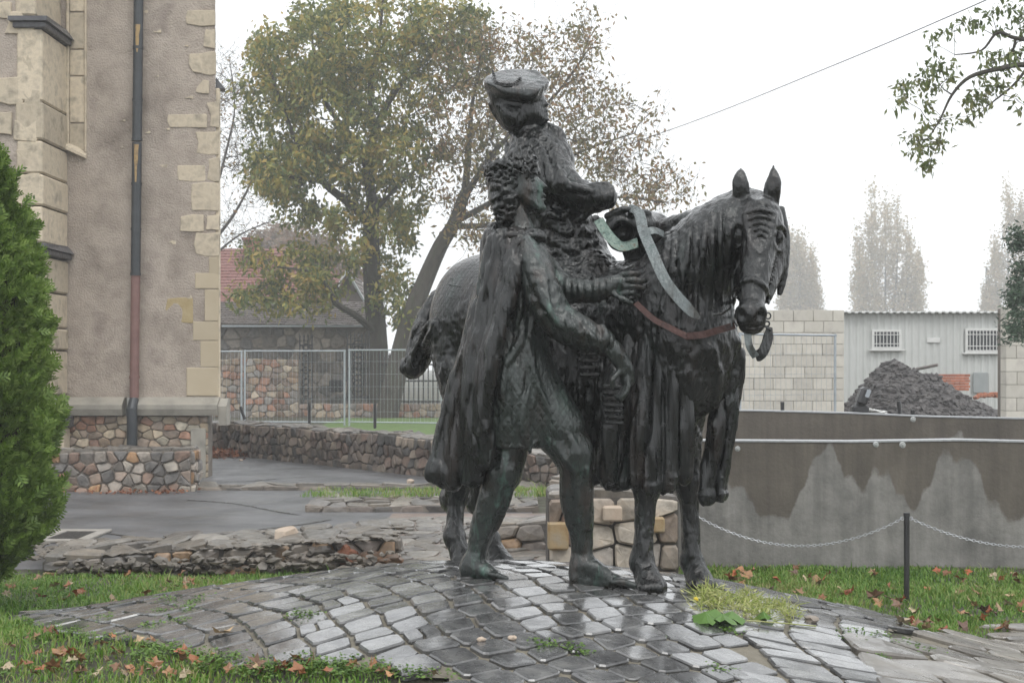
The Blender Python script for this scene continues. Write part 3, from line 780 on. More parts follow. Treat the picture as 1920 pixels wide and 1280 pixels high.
c.stroke([m8(870,738),m8(910,722),m8(965,710)], [.002,.004,.003], k=.003, cut=True, lift=.001)       # mouth
c.stroke([m8(840,660),m8(830,720),m8(850,790)], [.003,.005,.003], k=.010, cut=True, lift=.001)
c.stroke([m8(690,560),m8(720,600),m8(790,600)], [.006,.010,.006], k=.016, lift=-.003)                 # cheekbone
c.stroke([m8(650,860),m8(760,895),m8(900,915)], [.005,.007,.006], k=.010, lift=.001)
c.path([P_(960,385,0), P_(972,410,0), P_(978,440,0)], [.058,.054,.070], k=.015)
c.stroke([m8(640,880),m8(680,980),m8(720,1060)], [.006,.010,.006], k=.012)
# torso under the clothes, pelvis, thighs
c.path([P_(975,495,0), P_(975,560,0), P_(975,660,0), P_(985,740,0)], [.15,.16,.13,.15], k=.05)
c.path([P_(955,780,-.02), P_(950,850,-.02), P_(945,885,-.03)], [.105,.095,.082], k=.03)      # trailing leg
c.path([P_(943,885,-.03), P_(925,935,0), P_(903,1000,.02), P_(891,1052,.02)], [.078,.076,.056,.043], k=.03)
c.ball(P_(950,880,-.06), (.05,.05,.06), k=.03)
fa = G(890, 1098, B)
c.ball(fa+np.array([-.02,.02,.07]), (.05,.048,.06), k=.03)
c.path([fa+np.array([-.025,.02,.05]), fa+np.array([.03,0,.055]), fa+np.array([.10,-.02,.03])], [.045,.045,.028], k=.02)
for j in range(5):
    o = -.036+j*.018
    c.path([fa+np.array([.06,o,.04]), fa+np.array([.115-.010*j,o-.02,.032]), fa+np.array([.150-.012*j,o-.02,.016])], [.017,.015,.014+.003*(j==0)], k=.006)
c.path([P_(1000,760,.0), P_(1040,805,-.04), P_(1072,845,-.06)], [.12,.108,.090], k=.04)         # striding leg
c.path([P_(1070,840,-.06), P_(1080,880,-.05), P_(1082,935,-.02), P_(1090,1000,0), P_(1092,1055,0)], [.096,.078,.080,.056,.046], k=.025)
c.ball(P_(1082,862,-.10), (.058,.05,.062), k=.03)
fb = G(1095, 1108, B-.02)
c.ball(fb+np.array([-.02,.01,.055]), (.055,.05,.055), k=.025)
c.path([fb+np.array([-.015,.01,.11]), fb+np.array([.04,0,.09]), fb+np.array([.12,-.01,.045]), fb+np.array([.17,-.015,.028])], [.05,.048,.034,.024], k=.025)
c.path([fb+np.array([-.03,.0,.03]), fb+np.array([.10,-.01,.028])], [.034,.03], k=.02)
for j in range(5):
    o = -.04+j*.018
    c.path([fb+np.array([.14,o,.032]), fb+np.array([.185-.008*j,o-.005,.030]), fb+np.array([.228-.014*j,o-.005,.015])], [.017,.016,.015+.003*(j==0)], k=.005)
# near arm: bare forearm and hand reaching down
c.path([P_(1120,634,-.20), P_(1152,660,-.22), P_(1172,692,-.20)], [.050,.043,.034], k=.02)
c.path([P_(1172,688,-.20), P_(1175,712,-.19)], [.038,.036], k=.02)
for j in range(4):
    o = -.03+j*.019
    c.path([P_(1174-j*2,705,-.19+o), P_(1177-j*2.5,724,-.205+o), P_(1172-j*3,740+j,-.21+o), P_(1164-j*3,748-j*2,-.2+o)], [.0175,.0160,.0145,.012], k=.003)
c.path([P_(1160,698,-.235), P_(1150,712,-.25), P_(1149,727,-.25)], [.017,.015,.012], k=.006)
# far arm: gloved hand held out flat
c.path([P_(1010,500,.08), P_(1035,525,.10), P_(1062,545,.06)], [.08,.07,.058], k=.03)
c.path([P_(1060,545,.06), P_(1110,546,.02), P_(1148,535,0)], [.06,.055,.045], k=.02)
for px in (1060,1072,1083,1098,1112,1124,1137): c.stroke([(px+random.uniform(-4,4),522),(px+4,545),(px+random.uniform(-6,6),568)], [.006,.012,.005], k=.005, lift=.005)
c.ball(P_(1163,531,0), (.055,.034,.044), k=.012)
for j, (y1, y2, L_) in enumerate(((513,514,1198),(525,527,1211),(537,541,1209),(549,555,1198))):
    c.path([P_(1168,y1+2,-.012), P_(1184,y1,-.03), P_(L_-8,(y1+y2)/2,-.025), P_(L_,y2,-.01)], [.0165,.0145,.0130,.0105], k=.003)
c.path([P_(1150,548,-.02), P_(1166,560,-.045), P_(1185,568,-.04)], [.020,.016,.013], k=.004)
for pts, r in ((((1075,850),(1078,900),(1085,960),(1090,1030)),.012),(((1060,880),(1058,940),(1072,1000)),.014),(((1098,880),(1104,930),(1100,990)),.012),
               (((945,860),(935,930),(915,990),(895,1050)),.010),(((960,880),(955,930),(930,990)),.012),(((1040,790),(1068,820),(1085,850)),.016),(((1020,810),(1050,850),(1066,870)),.012)):
    c.stroke(pts, r, k=.02, lift=0)
c.stroke([(1128,650),(1150,672),(1170,700)], [.006,.009,.005], k=.012, lift=.002)
finish(c, 'body', BRONZE_GREEN, man, [(14, .003, 31), ((26,26,9), .0035, 131), (45, .0015, 32)],
    mask=lambda P: 1-.87*np.clip((P[:,2]-2.2)/.08, 0, 1))['label'] = 'striding bare-footed body with profile face and both hands'
# tunic of scored mail
c = Clay((-.30, 6.55, 1.15), (.42, 7.35, 2.4), .0072)
c.path([P_(977,492,0), P_(978,530,-.01), P_(972,600,-.01), P_(968,660,-.01)], [.145,.165,.150,.15], k=.05)
c.path([P_(967,650,-.02), P_(966,720,-.03), P_(968,790,-.03), P_(968,836,-.03)], [.15,.165,.16,.145], k=.04)
c.path([P_(985,690,-.01), P_(1020,760,-.03), P_(1046,800,-.04)], [.13,.135,.128], k=.05)
c.ball(P_(968,868,-.02), (.3,.4,.085), k=.01, cut=True)             # clean hem
for j in range(20):
    x0 = 930+random.random()*75; y0 = random.uniform(470,740)
    c.stroke([(x0,y0),(x0-6+random.uniform(-6,8),y0+60),(x0-8+random.uniform(-10,14),y0+random.uniform(90,150))], [.005,.013,.005], k=.012, lift=.004)
c.stroke([(990,640),(1000,700),(1030,770)], [.006,.018,.006], k=.02, lift=.004)
c.stroke([(985,600),(975,640),(950,680)], [.008,.016,.008], k=.02, lift=.004)
c.path([P_(918,833,-.08), P_(945,838,-.16), P_(985,836,-.17), P_(1010,826,-.14)], [.008]*4, k=.01)
finish(c, 'tunic', BRONZE_MAIL, man, [(9, .004, 41)])['label'] = 'knee length tunic scored like mail'
# puffed sleeve
c = Clay((-.1, 6.5, 1.6), (.62, 7.05, 2.35), .0072)
c.path([P_(975,462,-.10), P_(1002,510,-.16), P_(1022,560,-.20), P_(1045,598,-.22), P_(1085,622,-.22), P_(1130,640,-.21)], [.075,.086,.088,.084,.078,.054], k=.03)
for j in range(16):
    t = random.random(); x = 1022+t*100; y = 566+t*50
    c.stroke([(x-4,y+random.uniform(0,20)),(x+8,y+28),(x+random.uniform(-6,22),y+random.uniform(40,64))], [.004,.013,.005], k=.007, lift=.005)
for j in range(10):
    x = 975+j*5
    c.stroke([(x,440+j*6),(x+14,500+j*10),(x+34,560+j*6)], [.004,.010,.004], k=.012, lift=.003)
c.path([P_(1128,612,-.24), P_(1136,632,-.28), P_(1128,655,-.26)], [.012,.015,.012], k=.01); c.path([P_(1140,622,-.24), P_(1147,640,-.27), P_(1140,658,-.25)], [.010,.012,.010], k=.008)
finish(c, 'sleeve', BRONZE_GREEN, man, [(12, .004, 44), (20, .004, 144), (40, .0015, 45)])['label'] = 'puffed near sleeve with wrinkled cuff'
# cloak
c = Clay((-.55, 6.6, .75), (.22, 7.55, 2.4), .0078)
c.path([P_(940,452,.03), P_(928,560,.10), P_(903,680,.15), P_(872,800,.18), P_(862,850,.18)], [.08,.10,.11,.11,.09], k=.03)
c.ball(P_(968,446,-.01), (.13,.14,.035), k=.03)
c.stroke([(950,452),(940,500),(925,560)], [.008,.014,.01], k=.02, lift=.003)
random.seed(5)
for j in range(22):
    t = j/21; bx = 812+t*102; by = 885+random.uniform(-14,14)-(30 if t>.8 else 0)
    r = random.choice((.016,.02,.026,.03))
    c.path([P_(922+t*52,446+10*t,-.09-.08*t), P_(906+t*50,540,-.08-.135*t), P_(874+t*52,660,-.04-.165*t), P_(838+t*72,780,.02-.18*t), P_(bx,by,.04-.15*t)], [r*.4,r*.7,r,r,r*1.15], k=.006)
for bx, by in ((822,885),(848,893),(872,872),(893,880),(905,862)): c.ball(P_(bx,by,.0), (.04,.04,.055), k=.02)
c.path([P_(978,468,-.19), P_(955,560,-.225), P_(928,660,-.225), P_(912,745,-.20), P_(905,810,-.17)], [.010,.018,.022,.02,.012], k=.008)
c.ball(P_(896,832,-.12), (.028,.03,.045), k=.012)
finish(c, 'cloak', BRONZE_CLOTH, man, [((12,12,1.2), .006, 51), ((38,38,1.0), .012, 151), ((20,20,.8), .010, 153), ((70,70,3), .003, 154)])['label'] = 'long cloak falling from the shoulders in dripping folds'
# hair curls and crown
c = Clay((-.2, 6.7, 2.2), (.2, 7.12, 2.62), .0065)
c.path([P_(946,330,0), P_(942,368,0), P_(948,400,0)], [.080,.068,.046], k=.02)
c.path([P_(950,332,0), P_(952,372,0), P_(956,402,0)], [.086,.078,.055], k=.02)
rh_ = random.Random(3)
for i_ in range(17):       # wavy locks running back and down
    y0 = 330+i_*5.4; ph = rh_.uniform(0, 6)
    xs_ = np.linspace(973-max(0,(i_-9))*1.2, 918+max(0,(i_-11))*3.0, 7)
    c.stroke([(x_, y0+3.6*math.sin(ph+k_*1.5)+(973-x_)*.10) for k_, x_ in enumerate(xs_)], [.004,.008,.010,.010,.010,.009,.004], k=.004, lift=.003)
finish(c, 'hair', BRONZE, man, [(40, .003, 61)])['label'] = 'curled hair down to the neck'
cc = P_(959.5,317,0); tilt = Matrix.Rotation(math.radians(-10), 3, 'Y'); rk = random.Random(44)
k3 = Clay(cc-np.array([.16,.15,.12]), cc+np.array([.16,.15,.15]), .0055)
def cw(a, z, r_): return np.array(Vector(cc)+tilt @ Vector((math.cos(a)*r_*1.05, math.sin(a)*r_*.90, z)))
k3.ball(cc+np.array([0,0,-.005]), (.108,.092,.050), k=.01)
for i_ in range(330):
    a = rk.uniform(0, 2*math.pi); z0_ = rk.uniform(-.045,.030); a2 = a+rk.uniform(-.30,.30); z1_ = min(.042, z0_+rk.uniform(-.02,.02)); r_ = rk.uniform(.108,.124)
    k3.cone(cw(a, z0_, r_), cw(a2, z1_, r_+rk.uniform(-.006,.008)), rk.uniform(.006,.009), rk.uniform(.003,.006), k=.003)
for i_ in range(44):
    a = i_*.143+rk.uniform(-.05,.05); k3.cone(cw(a, .030, .108), cw(a+rk.uniform(-.1,.1), .045+rk.uniform(0,.02), .112), .008, .004, k=.003)
k3.path([cw(-1.15,.03,.112), cw(-1.12,.06,.113), cw(-1.13,.085,.112)], [.010,.007,.008], k=.004); k3.path([cw(3.3,.02,.112), cw(3.3,.05,.116)], [.009,.004], k=.004)
m_ = finish(k3, 'crown', BRONZE, man, [(60,.0015,71)]); m_['label'] = 'crown of twisted thorny branches'
# ================================================================== STONE LAYING
def voronoi(w_, h_, sw, sh, jit=.38, rnd=None):
    "irregular cells in rough courses filling a w x h rectangle -> list of polygons"
    rnd = rnd or random
    sites = []; rows = max(1, round(h_/sh))
    for r in range(rows):
        n = max(1, round(w_/sw*rnd.uniform(.85, 1.15)))
        for k in range(n):
            sites.append(((k+.5+(r%2)*.5+rnd.uniform(-jit, jit))*w_/n, (r+.5+rnd.uniform(-jit, jit)*.8)*h_/rows))
    sites = [(x if x < w_ else x-w_, y) for x, y in sites]
    out = []; sx, sy = sw, sh
    for i, (x, y) in enumerate(sites):
        poly = [(0, 0), (w_, 0), (w_, h_), (0, h_)]
        for j, (a, b) in enumerate(sites):
            if j == i or abs(a-x) > 3.2*sx or abs(b-y) > 3.2*sy: continue
            # bisector in a space scaled by the stone's size
            nx, ny = (a-x)/sx**2, (b-y)/sy**2; c_ = nx*(a+x)/2+ny*(b+y)/2
            new = []
            for q in range(len(poly)):
                p1, p2 = poly[q], poly[(q+1) % len(poly)]
                s1 = nx*p1[0]+ny*p1[1]-c_; s2 = nx*p2[0]+ny*p2[1]-c_
                if s1 <= 0: new.append(p1)
                if (s1 < 0 < s2) or (s2 < 0 < s1):
                    t = s1/(s1-s2); new.append((p1[0]+(p2[0]-p1[0])*t, p1[1]+(p2[1]-p1[1])*t))
            poly = new
            if len(poly) < 3: break
        if len(poly) >= 3:
            ar = .5*sum(poly[q][0]*poly[(q+1)%len(poly)][1]-poly[(q+1)%len(poly)][0]*poly[q][1] for q in range(len(poly)))
            if abs(ar) > sw*sh*.12: out.append(poly)
    return out
def inset(poly, g):
    "move every edge inwards by g (approximate), dropping short edges"
    P = []
    for p in poly:
        if not P or math.hypot(p[0]-P[-1][0], p[1]-P[-1][1]) > g*.8: P.append(p)
    if len(P) < 3: return None
    cx = sum(p[0] for p in P)/len(P); cy = sum(p[1] for p in P)/len(P)
    out = []
    for p in P:
        L_ = math.hypot(p[0]-cx, p[1]-cy)
        k = max(.35, (L_-g*1.25)/max(L_, 1e-6)); out.append((cx+(p[0]-cx)*k, cy+(p[1]-cy)*k))
    return out
def round_poly(poly, t=.22):
    out = []; n = len(poly)
    for i in range(n):
        a, b, c_ = poly[i-1], poly[i], poly[(i+1) % n]
        out.append((b[0]+(a[0]-b[0])*t, b[1]+(a[1]-b[1])*t)); out.append((b[0]+(c_[0]-b[0])*t, b[1]+(c_[1]-b[1])*t))
    return out
def stone_geo(poly, depth, f, rough=.15, sink=.02, bulge=.25, edge=.82, rnd=None):
    "f(u, v, w) -> world point, w = height above the bed"
    rnd = rnd or random; n = len(poly)
    cx = sum(p[0] for p in poly)/n; cy = sum(p[1] for p in poly)/n
    tilt = (rnd.uniform(-rough, rough), rnd.uniform(-rough, rough))
    def hgt(x, y, base): return base+(x-cx)*tilt[0]+(y-cy)*tilt[1]
    v = [f(p[0], p[1], -sink) for p in poly]
    v += [f(p[0], p[1], hgt(p[0], p[1], depth*.62)) for p in poly]
    v += [f(cx+(p[0]-cx)*edge, cy+(p[1]-cy)*edge, hgt(p[0], p[1], depth*(1+(rnd.uniform(-.12, .12) if bulge > 0 else 0)))) for p in poly]
    v.append(f(cx+rnd.uniform(-.01, .01), cy, depth*(1+bulge)))
    fc = []
    for i in range(n):
        j = (i+1) % n
        fc += [(i, j, n+j, n+i), (n+i, n+j, 2*n+j, 2*n+i)]+([(2*n+i, 2*n+j, 3*n)] if bulge > 0 else [])
    if bulge <= 0: v.pop(); fc.append(tuple(range(2*n, 3*n)))
    return v, fc
def lay(polys, f, parent, mat, depth=.03, gap=.008, name='stone', smooth=False, rough=.1, bulge=.15, limit=300, rnd=None, sink=.02, prio=None, rounding=.13, edge=.84, flip=False):
    "each cell becomes a stone object; past the limit they join one stuff part"
    cells = []
    for p in polys:
        q = inset(p, gap)
        if q is None or len(q) < 3: continue
        cells.append(round_poly(q, rounding))
    if prio: cells.sort(key=prio)
    rest = MB()
    for i, q in enumerate(cells):
        v, fc = stone_geo(q, depth*(rnd or random).uniform(.7, 1.3), f, rough, sink, bulge, edge, rnd)
        if flip: fc = [g[::-1] for g in fc]
        if i < limit: mesh_obj(name, v, fc, mat, parent, smooth)
        else: rest.add(v, fc)
    if rest.v: rest.build(name+'_rest', mat, parent, smooth, kind='stuff')

# stone colours
def stone_mat(name, cols, rough=(.55,.8), coat=.15, bump=.5):
    return material(name, [(.55,.55,.55),(1,1,1),(1.25,1.2,1.15)], 9, rough, bump, bscale=28, objcols=cols, objrand=.3, coat=coat, bdist=.012)
RUB_CHURCH = stone_mat('church_rubble_stone', [(.30,.24,.17),(.36,.30,.22),(.24,.19,.15),(.33,.25,.18),(.28,.16,.11),(.38,.34,.27)])
RUB_LEFT = stone_mat('low_wall_rubble_stone', [(.27,.21,.17),(.20,.18,.16),(.32,.28,.24),(.25,.17,.13),(.16,.15,.14),(.35,.21,.11),(.30,.27,.23)])
RUB_DARK = stone_mat('weathered_rubble_stone', [(.12,.10,.085),(.16,.13,.11),(.09,.085,.08),(.20,.16,.13),(.14,.10,.08),(.24,.20,.16)])
RUB_BACK = stone_mat('far_rubble_stone', [(.26,.18,.12),(.32,.26,.19),(.20,.15,.12),(.28,.15,.10),(.36,.30,.23),(.22,.20,.18)])
RUB_GREY = stone_mat('grey_far_rubble_stone', [(.17,.15,.13),(.22,.19,.16),(.13,.12,.11),(.27,.23,.19)])
FLAT = stone_mat('flat_grey_stone', [(.13,.12,.105),(.18,.165,.145),(.11,.10,.09),(.155,.135,.11)], rough=(.35,.65), coat=.15)
RUIN = stone_mat('ruin_stone', [(.15,.13,.11),(.20,.17,.14),(.11,.10,.09),(.26,.17,.10),(.17,.14,.12)], rough=(.35,.6), coat=.25)
COBBLE = material('wet_cobblestone', [(.045,.045,.047),(.095,.095,.095),(.16,.158,.152)], 9, (.14,.36), .5, bscale=14, objrand=.4, coat=.85, bdist=.012)
MORTAR = material('damp_mortar', [(.12,.105,.08),(.19,.17,.13),(.15,.135,.105)], 6, (.6,.85), .7, bscale=60)
MORTAR_W = material('wall_mortar', [(.15,.13,.11),(.22,.19,.16)], 9, (.7,.9), .6, bscale=40)
MORTAR_D = material('dark_wall_mortar', [(.05,.045,.04),(.10,.09,.08)], 9, (.6,.9), .6, bscale=40)
MORTAR_RED = material('reddish_paving', [(.17,.12,.10),(.24,.18,.15),(.14,.11,.10)], 5, (.3,.55), .5, bscale=30, coat=.3)

# ================================================================== GROUND
SOIL = material('damp_soil', [(.035,.032,.022),(.06,.055,.035),(.05,.07,.025)], 3, (.6,.9), .6, bscale=30, bdist=.03)
def sheet(name, x0, x1, y0, y1, nx, ny, zf, mat, keep=None, kind='structure', xs=None, ys=None, lift=0.0):
    xs = np.linspace(x0, x1, nx) if xs is None else xs; ys = np.linspace(y0, y1, ny) if ys is None else ys
    X, Y = np.meshgrid(xs, ys, indexing='ij'); Z = zf(X, Y)+lift
    v = np.stack([X, Y, Z], -1).reshape(-1, 3); i = np.arange(v.shape[0]).reshape(len(xs), len(ys))
    q = np.stack([i[:-1,:-1], i[1:,:-1], i[1:,1:], i[:-1,1:]], -1).reshape(-1, 4)
    if keep is not None:
        m = v[q].mean(1); q = q[keep(m[:,0], m[:,1])]
        u, inv = np.unique(q, return_inverse=True); v = v[u]; q = inv.reshape(-1, 4)
    return mesh_np(name, v, q, mat, None, True, kind)
xs = np.concatenate([np.linspace(-300, -8, 24), np.linspace(-7.8, 7.8, 160), np.linspace(8, 300, 24)])
ys = np.concatenate([np.linspace(-60, 3, 8), np.linspace(3.1, 12, 130), np.linspace(12.5, 60, 60), np.linspace(65, 400, 20)])
def noisy_ground(X, Y):
    z = surf_z(X, Y)
    return z-np.where(mound_r(X, Y) < 1, .012, 0)
sheet('ground', 0, 0, 0, 0, 0, 0, noisy_ground, SOIL, xs=xs, ys=ys)

def in_poly(poly, x, y):
    x = np.asarray(x, float); y = np.asarray(y, float); r = np.zeros(x.shape, bool); n = len(poly)
    for i in range(n):
        x1, y1 = poly[i]; x2, y2 = poly[(i+1) % n]
        cnd = ((y1 > y) != (y2 > y)) & (x < (x2-x1)*(y-y1)/(y2-y1+1e-12)+x1)
        r ^= cnd
    return r
# --- cobbled mound outline (surveyed)
front = [hit(*p) for p in ((10,1163),(60,1170),(130,1185),(200,1197),(330,1218),(430,1238),(500,1247),(560,1243),(640,1250),(700,1255),(800,1270),(860,1279))]
MOUND = front+[(-.25,5.3),(-.1,4.9),(1.9,4.9)]+[hit(1640,1262),hit(1612,1215),hit(1660,1195)]+[(2.45,8.6),(2.1,8.95),(1.6,9.25),(.5,9.6),(-.6,9.45),(-1.5,9.15),(-2.4,8.7),(-2.9,8.2)]
mound = sheet('mound_mortar', -3.2, 2.9, 4.8, 9.8, 180, 150, mound_z, MORTAR, keep=lambda x, y: in_poly(MOUND, x, y) & (mound_r(x, y) < 1), lift=.004)
def mound_f(u, v, w_):
    e = .01; gx = float(mound_z(u+e, v)-mound_z(u-e, v))/(2*e); gy = float(mound_z(u, v+e)-mound_z(u, v-e))/(2*e)
    n = Vector((-gx, -gy, 1)).normalized()
    return (u+n.x*w_, v+n.y*w_, float(mound_z(u, v))+n.z*w_+.004)
rr = random.Random(4)
cells = []
DIV = lambda x, y: x > 1.02+(6.2-y)*-.12 and y < 7.15            # the patch laid square to the right
def grid_cells(ang, su, sv, cond, jit, brick):
    ca, sa = math.cos(ang), math.sin(ang); cx, cy = .3, 7.2
    N_ = 44; pts = {}
    for i in range(-N_, N_+1):
        for j in range(-N_, N_+1):
            sh = (.5 if (brick and j % 2) else 0)
            for e in (0, 1):
                pass
            u = (i+rr.uniform(-jit, jit))*su; v = (j+rr.uniform(-jit, jit))*sv
            u += .10*math.sin(v*1.3)+.05*math.sin(v*3.1+1); v += .09*math.sin(u*1.1+.5)
            pts[i, j] = (cx+u*ca-v*sa, cy+u*sa+v*ca)
    for i in range(-N_, N_):
        for j in range(-N_, N_):
            q = [pts[i, j], pts[i+1, j], pts[i+1, j+1], pts[i, j+1]]
            mx_ = sum(p[0] for p in q)/4; my = sum(p[1] for p in q)/4
            if not bool(in_poly(MOUND, mx_, my)) or float(mound_r(mx_, my)) > .99 or not cond(mx_, my): continue
            if rr.random() < .05 and q:      # a split stone
                m1 = ((q[0][0]+q[1][0])/2, (q[0][1]+q[1][1])/2); m2 = ((q[3][0]+q[2][0])/2, (q[3][1]+q[2][1])/2)
                cells.append([q[0], m1, m2, q[3]]); cells.append([m1, q[1], q[2], m2])
            else: cells.append(q)
grid_cells(math.radians(34), .180, .142, lambda x, y: not DIV(x, y), .10, False)
grid_cells(math.radians(4), .26, .105, lambda x, y: DIV(x, y), .09, False)
def centre(q): return (sum(p[0] for p in q)/len(q), sum(p[1] for p in q)/len(q))
cen = [centre(q) for q in cells]; fill = []
for _ in range(9000):
    x = rr.uniform(-3, 2.7); y = rr.uniform(4.9, 9.6)
    if not bool(in_poly(MOUND, x, y)) or float(mound_r(x, y)) > .985: continue
    if min(math.hypot(x-a, y-b) for a, b in cen) < .145: continue
    if fill and min(math.hypot(x-a, y-b) for a, b in fill) < .085: continue
    if any(bool(in_poly(q, x+dx, y+dy)) for q in cells if math.hypot(centre(q)[0]-x, centre(q)[1]-y) < .4 for dx, dy in ((0,0),(.045,0),(-.045,0),(0,.045),(0,-.045))): continue
    fill.append((x, y)); r0 = .052
    cells.append([(x+r0*rr.uniform(.8,1.2)*math.cos(a+rr.uniform(-.2,.2)), y+r0*rr.uniform(.8,1.2)*math.sin(a)) for a in (0,1.25,2.5,3.77,5.0)])
def near_first(q):
    return math.hypot(sum(p[0] for p in q)/len(q), sum(p[1] for p in q)/len(q))
lay(cells, mound_f, mound, COBBLE, depth=.017, gap=.009, name='cobblestone', smooth=False, rough=.045, bulge=0, limit=300, rnd=rr, sink=.01, prio=near_first, rounding=.12, edge=.93)

# --- flagstones at lower right
FLG = [hit(1610,1215), hit(1645,1262), (1.95,4.9), (4.6,4.9), (4.8,8.0), hit(1925,1170), hit(1760,1192), hit(1690,1200)]
FLAGM = material('grey_brown_flagstone', [(.11,.10,.088),(.17,.155,.135),(.23,.21,.18)], 5, (.18,.5), .5, bscale=22, objrand=.25, coat=.4)
flags = sheet('flagstone_path', 1.4, 4.9, 4.8, 8.6, 70, 70, surf_z, MORTAR, keep=lambda x, y: in_poly(FLG, x, y), lift=.006)
rr2 = random.Random(9)
fp = [[(x+1.5, y+4.9) for x, y in p] for p in voronoi(3.4, 3.6, .36, .20, .36, rr2)]
fp = [p for p in fp if bool(in_poly(FLG, sum(q[0] for q in p)/len(p), sum(q[1] for q in p)/len(p)))]
lay(fp, lambda u, v, w_: (u, v, float(surf_z(u, v))+w_+.006), flags, FLAGM, depth=.022, gap=.012, name='flagstone', smooth=False, rough=.05, bulge=.05, limit=140, rnd=rr2, rounding=.15, edge=.93, prio=near_first)

# --- wet asphalt
ASPH = material('wet_asphalt', [(.055,.057,.06),(.10,.10,.105),(.14,.14,.145)], 1.1, (.32,.6), .5, bscale=90, coat=.0, bdist=.004)
sheet('asphalt_path', -9.5, 2.2, 11.3, 31, 60, 80, lambda x, y: np.zeros_like(x), ASPH, lift=.004, keep=lambda x, y: (x < .2+.0*y) | (y < 0))
m = MB()          # cracks and seams in the tar: narrow recessed strips
TAR = material('tar_seam', [(.012,.012,.012),(.02,.02,.02)], 5, (.2,.4), .2)
for pts in (((350,938),(440,945),(520,960),(560,966)), ((360,1010),(430,1000),(560,985),(620,975)), ((180,998),(260,1008),(340,1010)), ((370,905),(460,903),(520,898)), ((365,888),(420,886))):
    w3 = [np.array([*hit(*p), .0085]) for p in pts]; w3 = catmull(w3, 5)
    for a, b in zip(w3[:-1], w3[1:]):
        t = b-a; n_ = np.array([-t[1], t[0], 0]); n_ = n_/np.linalg.norm(n_)*.018
        m.add([a-n_, b-n_, b+n_, a+n_], [(0,1,2,3)])
m.build('tar_seam', TAR, None, kind='structure')
# reddish paving between ruins and mound
sheet('stone_paving', -1.6, 1.5, 9.7, 15.5, 30, 50, lambda x, y: ground_z(x, y), MORTAR_RED, lift=.010, keep=lambda x, y: (x > -1.3-.12*(15-y)*0) & (x < 1.3))
pav = bpy.data.objects['stone_paving']
rr3 = random.Random(3)
lay([[(x-1.3, y+9.8) for x, y in p] for p in voronoi(2.5, 5.2, .26, .30, .36, rr3)], lambda u, v, w_: (u, v, float(ground_z(u, v))+w_+.010), pav, FLAT, depth=.02, gap=.012, name='paving_stone', rough=.08, limit=140, rnd=rr3, prio=near_first)

# ================================================================== RUBBLE WALLS
def frame(A, Bp):
    A = np.array(A, float); Bp = np.array(Bp, float); U = Bp-A; L_ = np.linalg.norm(U); U /= L_
    return A, U, np.array([U[1], -U[0], 0.0]), L_            # N points to the camera side (towards -y for a wall running +x)
def rubble_wall(name, label, A, Bp, hA, hB, thick, sw, sh, mat, mortar, seed, cat='stone wall', top=True, parent=None, end=None, depth=.035, z0=-.05, limit=260, topw=None):
    A, U, N, L_ = frame([A[0], A[1], 0], [Bp[0], Bp[1], 0]); rn = random.Random(seed)
    t = parent or thing(name, label, cat, tuple(A+U*L_/2))
    # uneven core
    n = max(4, int(L_/.3)); tops = [hA+(hB-hA)*i/n+rn.uniform(-.018, .018) for i in range(n+1)]
    def H(u): 
        k = min(max(u/L_*n, 0), n-1e-6); i = int(k); return tops[i]+(tops[i+1]-tops[i])*(k-i)
    v = []; f = []
    for i in range(n+1):
        for q, z in ((0, z0), (0, tops[i]), (-thick, tops[i]), (-thick, z0)):
            p = A+U*(L_*i/n)+N*q; v.append((p[0], p[1], z))
    for i in range(n):
        for k in range(4): f.append((i*4+k, i*4+(k+1)%4, (i+1)*4+(k+1)%4, (i+1)*4+k)[::-1])
    f.append((0,1,2,3)); f.append((n*4+3, n*4+2, n*4+1, n*4))
    mesh_obj('mortar_core', v, f, mortar, t)
    Hm = max(hA, hB)
    def face(u, vv, w_):
        p = A+U*u+N*w_; return (p[0], p[1], z0+(vv/Hm)*(H(u)-z0))
    lay(voronoi(L_, Hm, sw, sh, .38, rn), face, t, mat, depth=depth, gap=.008, rough=.25, limit=limit, rnd=rn)
    if top:
        def tf(u, vv, w_):
            p = A+U*u-N*vv; return (p[0], p[1], H(u)+w_)
        lay(voronoi(L_, thick, (topw or sw*1.5), min(thick, sw*1.3), .36, rn), tf, t, FLAT if top is True else top, depth=depth*.8, gap=.01, rough=.15, limit=max(0, 290-limit//2), rnd=rn, name='capstone', flip=True)
    if end:     # end face on the right-hand side
        E = A+U*L_
        def ef(u, vv, w_):
            p = E-N*u+U*w_; return (p[0], p[1], z0+(vv/Hm)*(H(L_)-z0))
        lay(voronoi(thick, Hm, sw, sh, .3, rn), ef, t, mat, depth=depth, gap=.012, rough=.2, rnd=rn, name='end_stone')
    return t, H
def gx(px, d): return (px-960)/F*d
rubble_wall('low_stone_wall', 'low pale rubble wall in front of the church beside the wet asphalt', (gx(60,18.2),18.2), (gx(358,18.2),18.2), .50, .53, .5, .15, .12, RUB_LEFT, MORTAR_W, 31, end=True)
rubble_wall('boundary_stone_wall', 'long dark rubble wall running from the church corner behind the statue', (gx(388,26.3),26.3), (gx(805,20.6),20.6), .56, .55, .45, .17, .15, RUB_DARK, MORTAR_D, 32, limit=220)
rubble_wall('short_stone_wall', 'short dark rubble wall seen between the statue legs', (gx(812,20.5),20.5), (gx(1045,18.6),18.6), .54, .40, .45, .17, .15, RUB_DARK, MORTAR_D, 33, limit=90)
